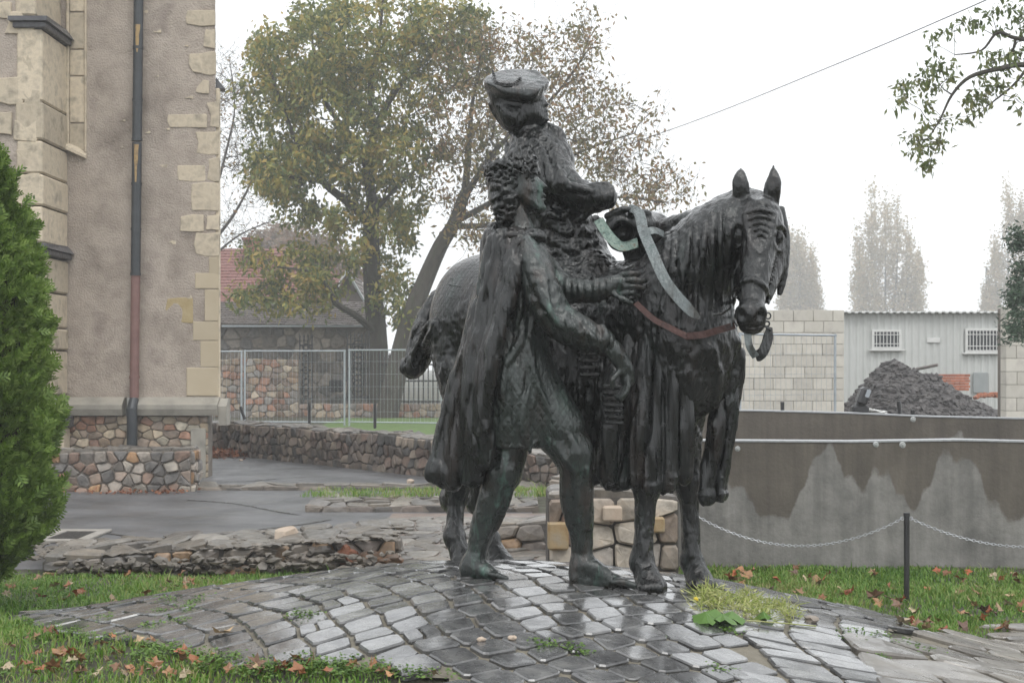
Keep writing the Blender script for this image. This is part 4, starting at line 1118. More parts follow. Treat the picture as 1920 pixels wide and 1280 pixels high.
# ruin in front: long low, rising to the right
A0 = (gx(80,11.1),11.1); 
rw, _ = rubble_wall('ruined_wall', 'knee-low ruined wall with rusty orange stones at its right end behind the lawn', (gx(80,11.0),11.0), (gx(742,11.3),11.3), .10, .25, .9, .20, .10, RUIN, MORTAR_D, 34, end=True, depth=.045, limit=120, topw=.28)
for px, py, r, col, sq in ((650,1040,.085,'rust',(1,.7,.8)), (705,1048,.12,'orange',(1.5,.8,.5)), (560,1048,.12,'dark',(1.2,.8,.6)), (500,1030,.10,'dark',(1.5,.8,.5)), (430,1060,.10,'dark',(1.2,.8,.7)), (600,1035,.10,'dark',(1.3,.8,.5))):
    mt = {'rust': material('rusty_stone', [(.16,.05,.025),(.24,.10,.05)], 20, (.4,.7), .6),
          'orange': material('orange_lichen_stone', [(.10,.09,.08),(.16,.085,.045),(.15,.13,.11)], 7, (.35,.6), .6),
          'dark': RUIN}[col]
    p = at(px, py, 11.2); mb = MB(); mb.blob(p, r, int(px), 3, .32, sq); o = mb.build('big_stone', mt, rw); 
    if col != 'dark': o['label'] = 'rusty red stone' if col == 'rust' else 'orange lichened stone'
rq = random.Random(61); mbx = MB()
for _ in range(260):
    px = rq.uniform(95, 750); t_ = (px-95)/655; py = rq.uniform(1066, 1078)-rq.random()*(16+22*t_); d_ = 11.0+rq.uniform(-.1,.05)
    mbx.blob(at(px, py, d_), rq.uniform(.015,.045), rq.randint(0,999), 1, .4, (rq.uniform(1,2),1,rq.uniform(.4,.8)), rq.random()*3)
for _ in range(420):
    px = rq.uniform(60, 750); y_ = rq.uniform(11.05, 12.1); z_ = .10+.15*(px-80)/662+.02
    mbx.blob((gx(px,y_), y_, z_), rq.uniform(.015,.05), rq.randint(0,999), 1, .4, (rq.uniform(1.2,2.4),1.2,rq.uniform(.25,.5)), rq.random()*3)
mbx.build('loose_rubble', FLAT, rw, kind='stuff')
def boulder(p, r, seed, sq, mat):
    bm = bmesh.new(); bmesh.ops.create_icosphere(bm, subdivisions=3, radius=1); rn = random.Random(seed)
    pl = [(Vector((rn.gauss(0,1), rn.gauss(0,1), rn.gauss(0,.8))).normalized(), rn.uniform(.62, .85)) for _ in range(14)]
    for q in bm.verts:
        for n_, d_ in pl:
            e = q.co.dot(n_)-d_
            if e > 0: q.co -= n_*e
        q.co = Vector((q.co.x*sq[0], q.co.y*sq[1], max(-.55, q.co.z)*sq[2]))*r+Vector(p)
    bm.verts.ensure_lookup_table(); mb = MB(); mb.add([q.co.copy() for q in bm.verts], [[q.index for q in f.verts] for f in bm.faces]); bm.free(); return mb
PALE = material('pale_pink_stone', [(.36,.27,.20),(.46,.37,.29),(.40,.33,.26)], 9, (.5,.75), .5, bscale=24)
o = boulder(at(540,1006,11.5), .125, 5, (1.08,.9,.85), PALE).build('loose_boulder', PALE)
tag(o, 'pale pinkish loose boulder lying on top of the ruined wall', 'boulder')
SMALLS = [(770,900,19.5,.05,'small pale stone at the foot of the dark rubble wall'), (452,861,24,.03,'small pale pebble on the asphalt by the brown leaves')]
for px, py, d, r, lb in SMALLS:
    p = at(px, py, d); p[2] = r*.5; o = boulder(p, r, int(px), (1.3,1,.8), PALE).build('loose_stone', PALE); tag(o, lb, 'stone')
# pier
PIER = stone_mat('pier_stone', [(.26,.22,.18),(.33,.29,.24),(.22,.17,.13),(.30,.27,.24),(.20,.13,.10)])
pier, _ = rubble_wall('stone_pier', 'squat rubble pier with a yellow corner block behind the statue legs', (gx(1028,10.6),10.6), (gx(1272,10.6),10.6), .62, .62, .8, .21, .16, PIER, MORTAR_D, 35, end=False, depth=.05)
YEL = material('ochre_block', [(.25,.15,.06),(.33,.24,.13),(.30,.25,.18)], 8, (.5,.8), .5)
for (x0, x1, y0, y1) in ((1027,1066,978,1030), (1224,1246,968,998)):
    a = at(x0, y1, 10.54); b = at(x1, y0, 10.54); mb = MB(); mb.bevbox((a[0], 10.50, a[2]), (b[0], 10.70, b[2]), .015)
    mb.build('ochre_block', YEL, pier)['label'] = 'yellow ochre block'
for (x0, x1, y0, y1) in ((1130,1166,948,976),):
    a = at(x0, y1, 10.54); b = at(x1, y0, 10.54); mb = MB(); mb.bevbox((a[0], 10.49, a[2]), (b[0], 10.70, b[2]), .012)
    mb.build('pale_block', PALE, pier)
# ruin piece between mound and pier, and far ruin piece
rubble_wall('ruin_stub', 'low dark ruin stub with flat stones left of the pier', (gx(905,12.6),12.6), (gx(1026,12.3),12.3), .17, .24, .7, .22, .12, RUIN, MORTAR_D, 36, depth=.04)
rubble_wall('ruin_ledge', 'rough stone ledge behind the pier seen between the legs', (gx(1030,15),15), (gx(1280,14.6),14.6), .42, .38, .6, .26, .15, RUIN, MORTAR_D, 37, depth=.05)
# footings flush with the asphalt
def footing(name, label, pxl, pxr, d0, d1, h, seed, sw):
    rn = random.Random(seed); A = (gx(pxl, d0), d0); Bp = (gx(pxr, d0), d0)
    t, H = rubble_wall(name, label, A, Bp, h, h, d1-d0, sw, h, RUIN, MORTAR_W, seed, cat='wall footing', depth=.02, z0=-.02, limit=100, topw=sw*1.2)
    return t
footing('wall_footing', 'thin line of flat stones sunk in the far asphalt', 362, 1010, 18.4, 18.85, .05, 41, .30)
footing('wall_footing', 'broad flat stone footing with grass tufts in the middle of the asphalt', 572, 1010, 15.7, 17.2, .07, 42, .22)
# manhole frame
CONC_L = material('pale_concrete', [(.24,.22,.19),(.33,.31,.28)], 8, (.5,.7), .4)
IRON = material('black_iron', [(.015,.016,.018),(.03,.031,.033)], 20, (.35,.5), .2, metallic=.3)
mt = thing('manhole_cover', 'square drain cover in a pale concrete frame beside the hedge tree', 'manhole', (gx(150,13.4),13.4,0))
mb = MB()
x0, x1 = gx(85,13.4), gx(185,13.4)
for a, b in (((x0,12.95,.005),(x1,13.07,.03)), ((x0,13.73,.005),(x1,13.85,.03)), ((x0,13.07,.005),(x0+.1,13.73,.03)), ((x1-.1,13.07,.005),(x1,13.73,.03))): mb.bevbox(a, b, .006)
mb.build('frame', CONC_L, mt); mb = MB(); mb.bevbox((x0+.1,13.07,.004), (x1-.1,13.73,.022), .004); mb.build('cover', IRON, mt)
# ================================================================== CHURCH
PLASTER = material('grey_pink_roughcast', [(.22,.185,.155),(.33,.28,.235),(.42,.36,.305),(.28,.235,.20)], 1.6, (.85,.95), .95, bscale=42, bdist=.02, detail=9)
CREAM = material('cream_limestone', [(.40,.34,.26),(.56,.48,.36),(.30,.26,.20)], 5, (.7,.9), .8, bscale=14, objrand=.14)
CREAM_S = material('smooth_cream_plaster', [(.42,.35,.245),(.47,.40,.29)], 2, (.8,.9), .15, objrand=.08)
SLATE = material('dark_weathered_cap', [(.05,.05,.055),(.11,.11,.12)], 12, (.4,.7), .3, coat=.2)
SILL = material('damp_grey_sill', [(.19,.18,.155),(.30,.28,.24),(.36,.33,.28)], 3, (.45,.75), .4, bscale=30)
PIPE_D = material('dark_downpipe', [(.018,.022,.026),(.035,.042,.048)], 8, (.35,.55), .1, coat=.2)
PIPE_R = material('red_brown_downpipe', [(.16,.085,.075),(.22,.125,.11)], 6, (.45,.6), .1)
PIPE_C = material('bare_copper_patch', [(.25,.15,.06),(.36,.24,.10),(.12,.08,.05)], 14, (.4,.6), .2)
D0 = 20.5
church = thing('church', 'tall church of grey roughcast with cream quoins and buttress left of the statue', 'church', (gx(260,D0), D0+.5, 0))
ZT = 9.5
xw0, xw1 = gx(122,D0), gx(404,D0)
zz = lambda py, d=D0: CAMZ+(HORIZON-py)/F*d
def rough_panel(name, x0, x1, z0, z1, y, depth, mat, parent, nx=30, nz=80, amp=.012, slant=1.2):
    "front face with a trowelled relief, closed at the sides and back"
    X, Z = np.meshgrid(np.linspace(x0, x1, nx), np.linspace(z0, z1, nz), indexing='ij')
    p = np.stack([X.ravel(), np.zeros(X.size), Z.ravel()], 1)
    off = amp*(vnoise(p*np.array([2.5,1,2.5]), 71)+.5*vnoise(p*7, 72)).reshape(X.shape)
    off[0] = off[-1] = 0; off[:, 0] = off[:, -1] = 0
    v = np.stack([X, y+off, Z], -1).reshape(-1, 3); i = np.arange(v.shape[0]).reshape(X.shape)
    q = np.stack([i[:-1,:-1], i[1:,:-1], i[1:,1:], i[:-1,1:]], -1).reshape(-1, 4).tolist()
    n = len(v); vb = v.copy().tolist()
    for (x, z) in ((x0,z0),(x1,z0),(x1,z1),(x0,z1)): vb.append([x*(y+depth)/y-slant, y+depth, z])
    b = list(i[:, 0]); q.append([int(k) for k in b[::-1]]+[n, n+1]); b = list(i[-1, :]); q.append([int(k) for k in b[::-1]]+[n+1, n+2])
    b = list(i[::-1, -1]); q.append([int(k) for k in b[::-1]]+[n+2, n+3]); b = list(i[0, ::-1]); q.append([int(k) for k in b[::-1]]+[n+3, n]); q.append([n+3, n+2, n+1, n])
    return mesh_obj(name, vb, q, mat, parent, smooth=False)
rough_panel('wall', xw0-.3, xw1, zz(745), ZT, D0, 7.0, PLASTER, church, 60, 160)
# smooth ashlar corner on the lower right, rough cream quoins above
qn = random.Random(12)
def quoin(px0, px1, py0, py1, mat=CREAM, proud=.012, irregular=True, d=D0, name='quoin'):
    x0, x1, z1, z0 = gx(px0,d), gx(px1,d), zz(py0,d), zz(py1,d)
    j = .035 if irregular else 0
    pl = [(x0+qn.uniform(-j,j), z0+qn.uniform(0,j)), (x1, z0), (x1, z1), (x0+qn.uniform(-j,j), z1-qn.uniform(0,j))]
    if irregular:
        pl = [pl[0], ((x0+x1)/2, z0+qn.uniform(-j*.4,j*.5)), pl[1], pl[2], ((x0+x1)/2, z1-qn.uniform(-j*.4,j*.5)), pl[3], (x0+qn.uniform(-j,j), (z0+z1)/2)]
        pl = round_poly(pl, .06)
    f = lambda u, v, w_: (u, d-w_, v)
    v, fc = stone_geo(pl, proud, f, .02, .05, .05, .94, qn)
    return mesh_obj(name, v, fc, mat, church)
for a in ((350,403,20,48),(386,403,55,92),(357,386,100,138),(382,404,97,140),(371,392,152,176),(317,388,214,240),(392,411,190,240),(370,410,247,290),(391,411,296,340),(335,386,310,340),
          (361,410,343,396),(342,382,403,434),(384,411,403,432),(364,411,436,480)): quoin(*a)
for a in ((392,410,482,514),(366,410,512,541),(384,410,543,602),(362,410,603,638),(376,410,639,688),(350,409,689,742)): quoin(*a, mat=CREAM_S, proud=.012, irregular=False)
o = quoin(310, 362, 558, 606, mat=material('ochre_patch', [(.34,.26,.13),(.42,.34,.2)], 8, (.8,.9), .5), proud=.006); o.name = 'plaster_patch'; o['label'] = 'ochre plaster patch'
for px, py, s_ in ((268,20,10),(290,56,12),(345,85,8),(292,142,6),(275,246,7),(300,308,14),(225,275,5),(318,452,12),(252,330,6),(350,180,12),(310,240,8),(293,12,6),(230,225,5),(352,555,8)):
    quoin(px, px+s_, py, py+s_*.5, proud=.008, name='exposed_stone')
mb = MB(); mb.bevbox((gx(403,D0)+.003, D0+.02, zz(745)), (gx(411,D0), D0+.10, zz(165)), .01); mb.build('corner_strip', CREAM, church)
# stepped cap at the right corner
def cap(x0, x1, y0, y1, z, h, name, mat, slope=.18):
    mb = MB()
    mb.add([(x0,y0,z),(x1,y0,z),(x1,y1,z),(x0,y1,z),(x0,y0,z+h*.35),(x1,y0,z+h*.35),(x1-.0,y1,z+h),(x0,y1,z+h)], [(3,2,1,0),(4,5,6,7),(0,1,5,4),(1,2,6,5),(2,3,7,6),(3,0,4,7)])
    return mb.build(name, mat, church)
mb = MB(); xa = gx(403,D0); xb = gx(421,D0)
mb.add([(xa,D0+.05,zz(165)),(xb,D0+.05,zz(165)),(xa,D0+.05,zz(143)),(xa-.05,D0+.3,zz(165)),(xb-.05,D0+.3,zz(165)),(xa-.05,D0+.3,zz(143))], [(0,1,2),(5,4,3),(0,3,4,1),(1,4,5,2),(2,5,3,0)]); mb.build('corner_cap', SLATE, church)
# plinth mouldings and rubble footing
mb = MB(); x0, x1 = gx(118,D0), gx(425,D0)
y = D0; prof = [(.16, zz(778)), (.19, zz(766)), (.19, zz(758)), (.03, zz(744)), (-.08, zz(744)), (-.08, zz(778))]
def moulding(name, xa, xb, prof, y, mat, parent):
    v = [(xa, y-a, z) for a, z in prof]+[(xb, y-a, z) for a, z in prof]; n = len(prof)
    f = [(i, i+n, (i+1)%n+n, (i+1)%n) for i in range(n)]+[tuple(range(n)), tuple(range(2*n-1, n-1, -1))]
    return mesh_obj(name, v, f, mat, parent)
moulding('plinth_moulding', x0, gx(235,D0), prof, y, SILL, church); moulding('plinth_moulding', gx(252,D0), gx(412,D0), prof, y, SILL, church)
moulding('plinth_moulding', gx(412,D0)+.003, gx(428,D0), [(a-.05, z-(.14 if i in (0,5) else .02)) for i, (a, z) in enumerate(prof)], y, SILL, church)
mb = MB(); mb.box((gx(112,D0), D0-.04, -.05), (gx(390,D0), D0+.3, zz(778))); mb.build('footing_core', MORTAR_W, church)
rn = random.Random(51)
fx0, fx1 = gx(118,D0), gx(392,D0); hz = zz(779)
lay(voronoi(fx1-fx0, hz, .165, .11, .38, rn), lambda u, v, w_: (fx0+u, D0-.04-w_, v), church, RUB_CHURCH, depth=.03, gap=.006, rough=.2, rnd=rn, limit=220, name='stone')
mb = MB(); mb.bevbox((gx(360,D0), D0-.10, -.05), (gx(388,D0), D0+.02, zz(802)), .01); mb.build('footing_block', SILL, church)
# left part: buttress coming forward with two weathered caps
DB = 19.4; xb1 = gx(80,DB); BX0 = gx(-420,DB)
rough_panel('buttress_wall', BX0, xb1-.34, -.05, ZT, DB+.0, 1.0, PLASTER, church, 30, 90, slant=0)
d2 = D0
for j, (py0, py1, off) in enumerate(((55,190,0),(192,262,0),(264,325,0),(327,385,0),(387,455,0),(480,545,0),(547,612,0),(614,655,0),(657,742,0),(-160,30,.10))):
    z1, z0 = zz(py0,DB), zz(py1,DB); mb = MB()
    mb.bevbox((xb1-.34-.02*(j%2), DB-.03, z0+.003), (xb1-off+.012*(j%2), D0-.004, z1-.003), .022)
    mb.build('buttress_block', CREAM, church)
for py0, py1 in ((28,62),(455,485)):
    z0, z1 = zz(py1-8,DB), zz(py0,DB)
    mb = MB(); xa, xb = xb1-.42, xb1+.10
    mb.add([(xa,DB-.14,z0+.08),(xb,DB-.14,z0+.08),(xb,D0-.006,z0+.08),(xa,D0-.006,z0+.08),(xa,DB-.14,z0+.14),(xb,DB-.14,z0+.14),(xb-.1,D0-.006,z1+.04),(xa,D0-.006,z1+.04)], [(3,2,1,0),(4,5,6,7),(0,1,5,4),(1,2,6,5),(2,3,7,6),(3,0,4,7)])
    mb.bevbox((xa+.04,DB-.08,z0), (xb-.04,D0-.009,z0+.078), .01); mb.build('weathered_cap', SLATE, church)
rn = random.Random(77)
for px, py, w_, h_ in ((28,45,26,42),(52,50,22,36),(18,170,44,52),(62,190,24,40),(55,120,20,30),(10,232,22,44),(50,245,34,44),(52,300,30,44),(8,20,24,30),(60,345,26,40),(62,80,20,24)):
    quoin(px-w_*.6, px+w_*.6, py-h_/2, py+h_/2, d=DB, proud=.03, name='rubble_patch')
# blind window frame strip with sloping sill
mb = MB(); mb.bevbox((gx(126,D0), D0-.06, zz(278)), (gx(131,D0), D0+.05, ZT), .01); mb.bevbox((gx(159,D0), D0-.035, zz(286)), (gx(163,D0), D0+.05, ZT), .008); mb.build('window_moulding', CREAM, church)
for a, b in ((0,22),(24,92),(94,142),(144,230),(232,282)):
    mb = MB(); mb.bevbox((gx(131.5,D0), D0-.02, zz(b)), (gx(158.5,D0), D0+.05, zz(a)-.006), .006); mb.build('window_block', CREAM, church)
mb = MB(); z = zz(270)
mb.add([(gx(118,D0),D0-.16,z-.0),(gx(163,D0),D0-.05,zz(293)),(gx(163,D0),D0+.05,zz(280)),(gx(118,D0),D0+.05,z+.06),(gx(118,D0),D0-.16,z-.06),(gx(163,D0),D0-.05,zz(298)),(gx(163,D0),D0+.05,zz(298)),(gx(118,D0),D0+.05,z-.06)],
       [(0,1,2,3),(7,6,5,4),(0,4,5,1),(1,5,6,2),(2,6,7,3),(3,7,4,0)]); mb.build('window_sill', CREAM, church)
# small buttress foot
mb = MB(); mb.bevbox((gx(112,D0), D0-.45, zz(800)), (gx(142,D0), D0-.06, zz(776)), .02); mb.build('footing_cap', SLATE, church)
mb = MB(); mb.bevbox((gx(118,D0), D0-.38, -.05), (gx(135,D0), D0-.085, zz(801)), .02); mb.build('footing_block', CREAM, church)
# downpipe
dp = thing('downpipe', 'dark church downpipe with a red brown lower length and worn copper patches', 'downpipe', (gx(248,D0-.2), D0-.2, 0))
xp = gx(249,D0-.2); yp = D0-.13; zp = lambda py: zz(py, D0-.13)
def pseg(py0, py1, r, mat, name):
    n = 8; lean = lambda z: (z-1.0)*.011
    pts = [(xp+lean(zp(py)), yp, zp(py)) for py in np.linspace(py1, py0, n)]
    mb = MB(); mb.tube(pts, r, 18); return mb.build(name, mat, dp, smooth=False)
for a, b in ((-60,88),(93,188),(189,262),(267,345),(346,430),(431,513)):
    o = pseg(a, b, .068, PIPE_D, 'pipe_section'); 
for a, b in ((516,706),(709,745)): pseg(a, b, .064, PIPE_R, 'pipe_section')['label'] = 'red brown pipe section'
for py in (188,262,345,430,514,707,-10,90): pseg(py-2.5, py+2.5, .075, PIPE_D if py < 520 else PIPE_R, 'pipe_collar')
for (py0, py1, dx, w_) in ((48,100,-.0,.035),(272,345,-.0,.03)):
    mb = MB(); lean = lambda z: (z-1.0)*.011; z0, z1 = zp(py1), zp(py0); n = 7; v = []; f = []
    for i in range(n+1):
        z = z1+(z0-z1)*i/n; hw = w_*(1-.75*(i/n))+qn.uniform(-.004,.006)
        for s_ in (-1.6, -.8, 0, .8, 1.6):
            an = s_*hw/.068/1.4; v.append((xp+lean(z)+.0695*math.sin(an)+.004, yp-.0695*math.cos(an), z))
    for i in range(n):
        for k in range(4): f.append((i*5+k, (i+1)*5+k, (i+1)*5+k+1, i*5+k+1))
    mb.add(v, f); mb.build('worn_patch', PIPE_C, dp)['label'] = 'worn copper patch'
mb = MB(); mb.tube([(xp,yp,zp(748)),(xp-.01,yp-.10,zp(768)),(xp,yp-.10,zp(790)),(xp-.01,yp-.09,.0)], [.066,.075,.075,.075], 18); mb.build('pipe_foot', PIPE_D, dp)
church_leaves_at = hit(420, 843)

# ================================================================== CONCRETE RETAINING WALLS, right
def stained(name):
    m = bpy.data.materials.new(name); m.use_nodes = True; t = m.node_tree; b = t.nodes['Principled BSDF']; N = t.nodes.new; L = t.links.new
    g = N('ShaderNodeNewGeometry'); sx = N('ShaderNodeSeparateXYZ'); L(g.outputs['Position'], sx.inputs[0])
    cx = N('ShaderNodeCombineXYZ'); L(sx.outputs['X'], cx.inputs['X']); L(sx.outputs['Y'], cx.inputs['Y'])
    def noise(sc, src, det=5, rough=.6):
        n = N('ShaderNodeTexNoise'); n.inputs['Scale'].default_value = sc; n.inputs['Detail'].default_value = det; n.inputs['Roughness'].default_value = rough; L(src, n.inputs['Vector']); return n.outputs['Fac']
    def math_(op, a, c_):
        n = N('ShaderNodeMath'); n.operation = op
        for i, q in enumerate((a, c_)):
            if isinstance(q, (int, float)): n.inputs[i].default_value = q
            else: L(q, n.inputs[i])
        return n.outputs[0]
    # dry patches climb from the foot in rounded tongues: sum of fixed-width lobes
    off = N('ShaderNodeVectorMath'); off.operation = 'ADD'; L(cx.outputs[0], off.inputs[0]); off.inputs[1].default_value = (.37, 0, 0)
    lobes = noise(2.3, off.outputs[0], 2.0, .5); fine = noise(6, g.outputs['Position'], 4)
    hgt = math_('ADD', math_('MULTIPLY', math_('MAXIMUM', math_('SUBTRACT', lobes, .40), 0), 1.9), math_('MULTIPLY', fine, .22))
    hh = math_('ADD', hgt, .28)
    edge = math_('SUBTRACT', hh, sx.outputs['Z'])
    mr = N('ShaderNodeMapRange'); mr.inputs['From Min'].default_value = -.015; mr.inputs['From Max'].default_value = .025; L(edge, mr.inputs['Value'])
    base = N('ShaderNodeValToRGB'); L(noise(2.2, g.outputs['Position'], 8, .65), base.inputs[0])
    e = base.color_ramp.elements; e[0].position = .3; e[0].color = (.075,.064,.052,1); e[1].position = .7; e[1].color = (.135,.117,.096,1)
    dry = N('ShaderNodeValToRGB'); L(noise(4, g.outputs['Position'], 9, .7), dry.inputs[0])
    e = dry.color_ramp.elements; e[0].position = .3; e[0].color = (.13,.126,.118,1); e[1].position = .72; e[1].color = (.28,.27,.25,1)
    mx_ = N('ShaderNodeMixRGB'); L(mr.outputs[0], mx_.inputs[0]); L(base.outputs[0], mx_.inputs[1]); L(dry.outputs[0], mx_.inputs[2])
    # vertical streaks
    mp = N('ShaderNodeMapping'); mp.inputs['Scale'].default_value = (7, 7, .4); L(g.outputs['Position'], mp.inputs[0])
    st = N('ShaderNodeMapRange'); st.inputs['From Min'].default_value = .35; st.inputs['From Max'].default_value = .7; st.inputs['To Min'].default_value = .8; st.inputs['To Max'].default_value = 1.18
    L(noise(1.4, mp.outputs[0], 5), st.inputs['Value'])
    hv = N('ShaderNodeHueSaturation'); L(mx_.outputs[0], hv.inputs['Color']); L(st.outputs[0], hv.inputs['Value']); L(hv.outputs[0], b.inputs['Base Color'])
    b.inputs['Roughness'].default_value = .72
    bp = N('ShaderNodeBump'); bp.inputs['Strength'].default_value = .5; bp.inputs['Distance'].default_value = .01; L(noise(35, g.outputs['Position'], 6), bp.inputs['Height']); L(bp.outputs[0], b.inputs['Normal'])
    return m
STAIN = stained('stained_concrete')
EDGE = material('galvanised_edge', [(.30,.31,.32),(.42,.43,.44)], 20, (.3,.5), .1, metallic=.3)
def retaining(label, pts, tops, thick, cover=True, foot=-.05):
    "pts: plan points, tops: heights"
    P = [np.array(p, float) for p in pts]; t = thing('concrete_wall', label, 'concrete wall', (*P[len(P)//2], 0))
    dens = []; 
    for i in range(len(P)-1):
        for k in range(14): a = k/14; dens.append((*(P[i]*(1-a)+P[i+1]*a), tops[i]*(1-a)+tops[i+1]*a))
    dens.append((*P[-1], tops[-1])); mb = MB(); v = []; ev = []
    for i, (x, y, z) in enumerate(dens):
        a = np.array(dens[max(i-1,0)][:2]); b_ = np.array(dens[min(i+1,len(dens)-1)][:2]); tt = (b_-a)/np.linalg.norm(b_-a); n_ = np.array([-tt[1], tt[0]])
        v += [(x, y, foot), (x, y, z), (x+n_[0]*thick, y+n_[1]*thick, z), (x+n_[0]*thick, y+n_[1]*thick, foot)]
        q = [(-.008, z+.003), (-.008, z+.015), (thick+.008, z+.015), (thick+.008, z+.003)]
        ev += [(x+n_[0]*a_, y+n_[1]*a_, zz_) for a_, zz_ in q]
    f = [(i*4+k, i*4+(k+1)%4, (i+1)*4+(k+1)%4, (i+1)*4+k)[::-1] for i in range(len(dens)-1) for k in range(4)]
    f += [(0,1,2,3), tuple(len(v)-4+k for k in (3,2,1,0))]
    mesh_obj('concrete_body', v, f, STAIN, t)
    if cover: mesh_obj('top_edge', ev, f, EDGE, t)
    return t
zt = lambda py, d: CAMZ+(HORIZON-py)/F*d
wn = retaining('near curved concrete wall with pale drying tongues behind the chain post', [(gx(1215,11.6),11.6),(gx(1300,11.5),11.5),(gx(1600,11.4),11.4),(gx(1800,11.45),11.45),(gx(2010,11.3),11.3),(gx(3300,10.2),10.2)],
          [zt(829,11.6)]+[zt(828,11.5),zt(830,11.4),zt(827,11.45),zt(832,11.3),zt(850,11.0)], .18)
wf = retaining('far dark concrete wall rising behind the near one', [(gx(1225,15.4),15.4),(gx(1400,15.2),15.2),(gx(1600,15.0),15.0),(gx(1730,14.9),14.9),(gx(1960,14.8),14.8),(gx(3300,13.8),13.8)],
          [zt(772,15.4),zt(771,15.2),zt(776,15.0),zt(782,14.9),zt(787,14.8),zt(800,14.6)], .2)
BOLT = material('grey_bolt_disc', [(.30,.31,.30),(.42,.43,.42)], 20, (.4,.6), .2)
for px, py, d, r, par in ((1383,841,11.43,.022,wn),(1642,833,11.36,.024,wn),(1692,834,11.36,.026,wn),(1712,786,14.86,.03,wf),(1300,1010,11.49,.018,wn)):
    p = at(px, py, d); mb = MB(); mb.tube([p, p+np.array([0,-.02,0])], [r, r*.8], 14); mb.tube([p+np.array([0,-.02,0]), p+np.array([0,-.032,0])], [r*.4, r*.3], 10); mb.build('bolt_disc', BOLT, par)

# ================================================================== CUT STONE WALLS, right background
BLOCK = material('pale_cut_block', [(.54,.51,.44),(.62,.59,.52),(.49,.46,.41)], 3, (.75,.9), .2, objrand=.10)
def block_wall(name, label, px0, px1, py_rows, d, bw, seed, right_shift=0):
    rn = random.Random(seed); t = thing(name, label, 'stone wall', (gx((px0+px1)/2,d), d, 0))
    mb = MB(); mb.box((gx(px0,d)+.02, d+.03, -.05), (gx(px1,d)-.02, d+.5, zt(py_rows[0],d)-.03)); mb.build('wall_core', MORTAR_W, t)
    for r in range(len(py_rows)-1):
        x = gx(px0,d); x1 = gx(px1,d); wd = bw*(.5 if r % 2 else 1)
        while x < x1-.02:
            e = min(x+wd*rn.uniform(.95,1.05), x1)
            if x1-e < bw*.3: e = x1
            mb = MB(); mb.bevbox((x+.004, d-rn.uniform(0,.006), zt(py_rows[r+1],d)+.004), (e-.004, d+.3, zt(py_rows[r],d)-.004), .004); mb.build('block', BLOCK, t); x = e; wd = bw
    return t
rows = [581+i*21.3 for i in range(10)]
block_wall('cut_stone_wall', 'pale cut stone block wall behind the horse head with wire fence before it', 1375, 1583, rows, 28, .385, 61)
block_wall('cut_stone_wall', 'pale cut stone block wall at the right edge beside the shed', 1886, 2040, [574+i*24.5 for i in range(10)], 26, .385, 62)

# ================================================================== SHED
SHED = material('pale_corrugated_sheet', [(.50,.51,.49),(.57,.58,.56)], 1.2, (.6,.75), .05)
GLASSD = material('dark_window_glass', [(.02,.023,.03),(.05,.055,.06)], 3, (.08,.2), .0)
WHITE = material('white_paint', [(.62,.62,.60),(.70,.70,.68)], 6, (.4,.6), .1)
DS = 42.0
shed = thing('corrugated_shed', 'pale corrugated metal shed with two barred windows behind the rubble heap', 'shed', (gx(1735,DS), DS+3, 0))
x0, x1 = gx(1500,DS), gx(2100,DS); z1 = zt(586,DS); v = []; f = []
n = int((x1-x0)/.05); 
for i in range(n+1):
    x = x0+(x1-x0)*i/n; ph = (i % 4); yo = (0, -.035, -.035, 0)[ph]
    v += [(x, DS+yo, -.1), (x, DS+yo, z1)]
f = [(2*i, 2*i+2, 2*i+3, 2*i+1) for i in range(n)]
base = len(v); v += [(x0, DS+6, -.1), (x0, DS+6, z1), (x1, DS+6, -.1), (x1, DS+6, z1)]
f += [(base, 0, 1, base+1), (2*n, base+2, base+3, 2*n+1), (base+2, base, base+1, base+3)]
mesh_obj('wall', v, f, SHED, shed)
v = []; f = []; zr = zt(580,DS)
for i in range(n+1):
    x = x0+(x1-x0)*i/n; h_ = (0, .035, .035, 0)[i % 4]
    v += [(x, DS-.25, z1+.002+h_), (x, DS+6.2, z1+.06+h_), (x, DS+6.2, z1+.03+h_), (x, DS-.25, z1-.03+h_)]
f = [(i*4+k, (i+1)*4+k, (i+1)*4+(k+1)%4, i*4+(k+1)%4) for i in range(n) for k in range(4)]
mesh_obj('roof', v, f, SHED, shed)
for (a, b, c_, d_, nb) in ((1638,1684,622,650,7), (1813,1869,620,656,9)):
    X0, X1, Z1, Z0 = gx(a,DS), gx(b,DS), zt(c_,DS), zt(d_,DS)
    mb = MB(); t_ = .07
    for lo, hi in (((X0-t_,Z1),(X1+t_,Z1+t_)), ((X0-t_,Z0-t_),(X1+t_,Z0)), ((X0-t_,Z0),(X0,Z1)), ((X1,Z0),(X1+t_,Z1))): mb.box((lo[0],DS-.10,lo[1]), (hi[0],DS-.04,hi[1]))
    fr = mb.build('window', WHITE, shed)
    mb = MB(); mb.box((X0,DS-.07,Z0), (X1,DS-.045,Z1)); mb.build('pane', GLASSD, fr)
    mb = MB(); mb.bevbox((X0-.16,DS-.16,Z0-.12), (X1+.16,DS-.04,Z0-t_-.005), .008); mb.build('sill', WHITE, fr)
    for i in range(nb):
        x = X0+(X1-X0)*(i+.5)/nb; mb = MB(); mb.tube([(x,DS-.13,Z0-.03),(x,DS-.13,Z1+.03)], .012, 6); mb.build('bar', WHITE, fr)
    for k in (.2, .8): mb = MB(); mb.tube([(X0-.03,DS-.14,Z0+(Z1-Z0)*k),(X1+.03,DS-.14,Z0+(Z1-Z0)*k)], .012, 6); mb.build('bar', WHITE, fr)
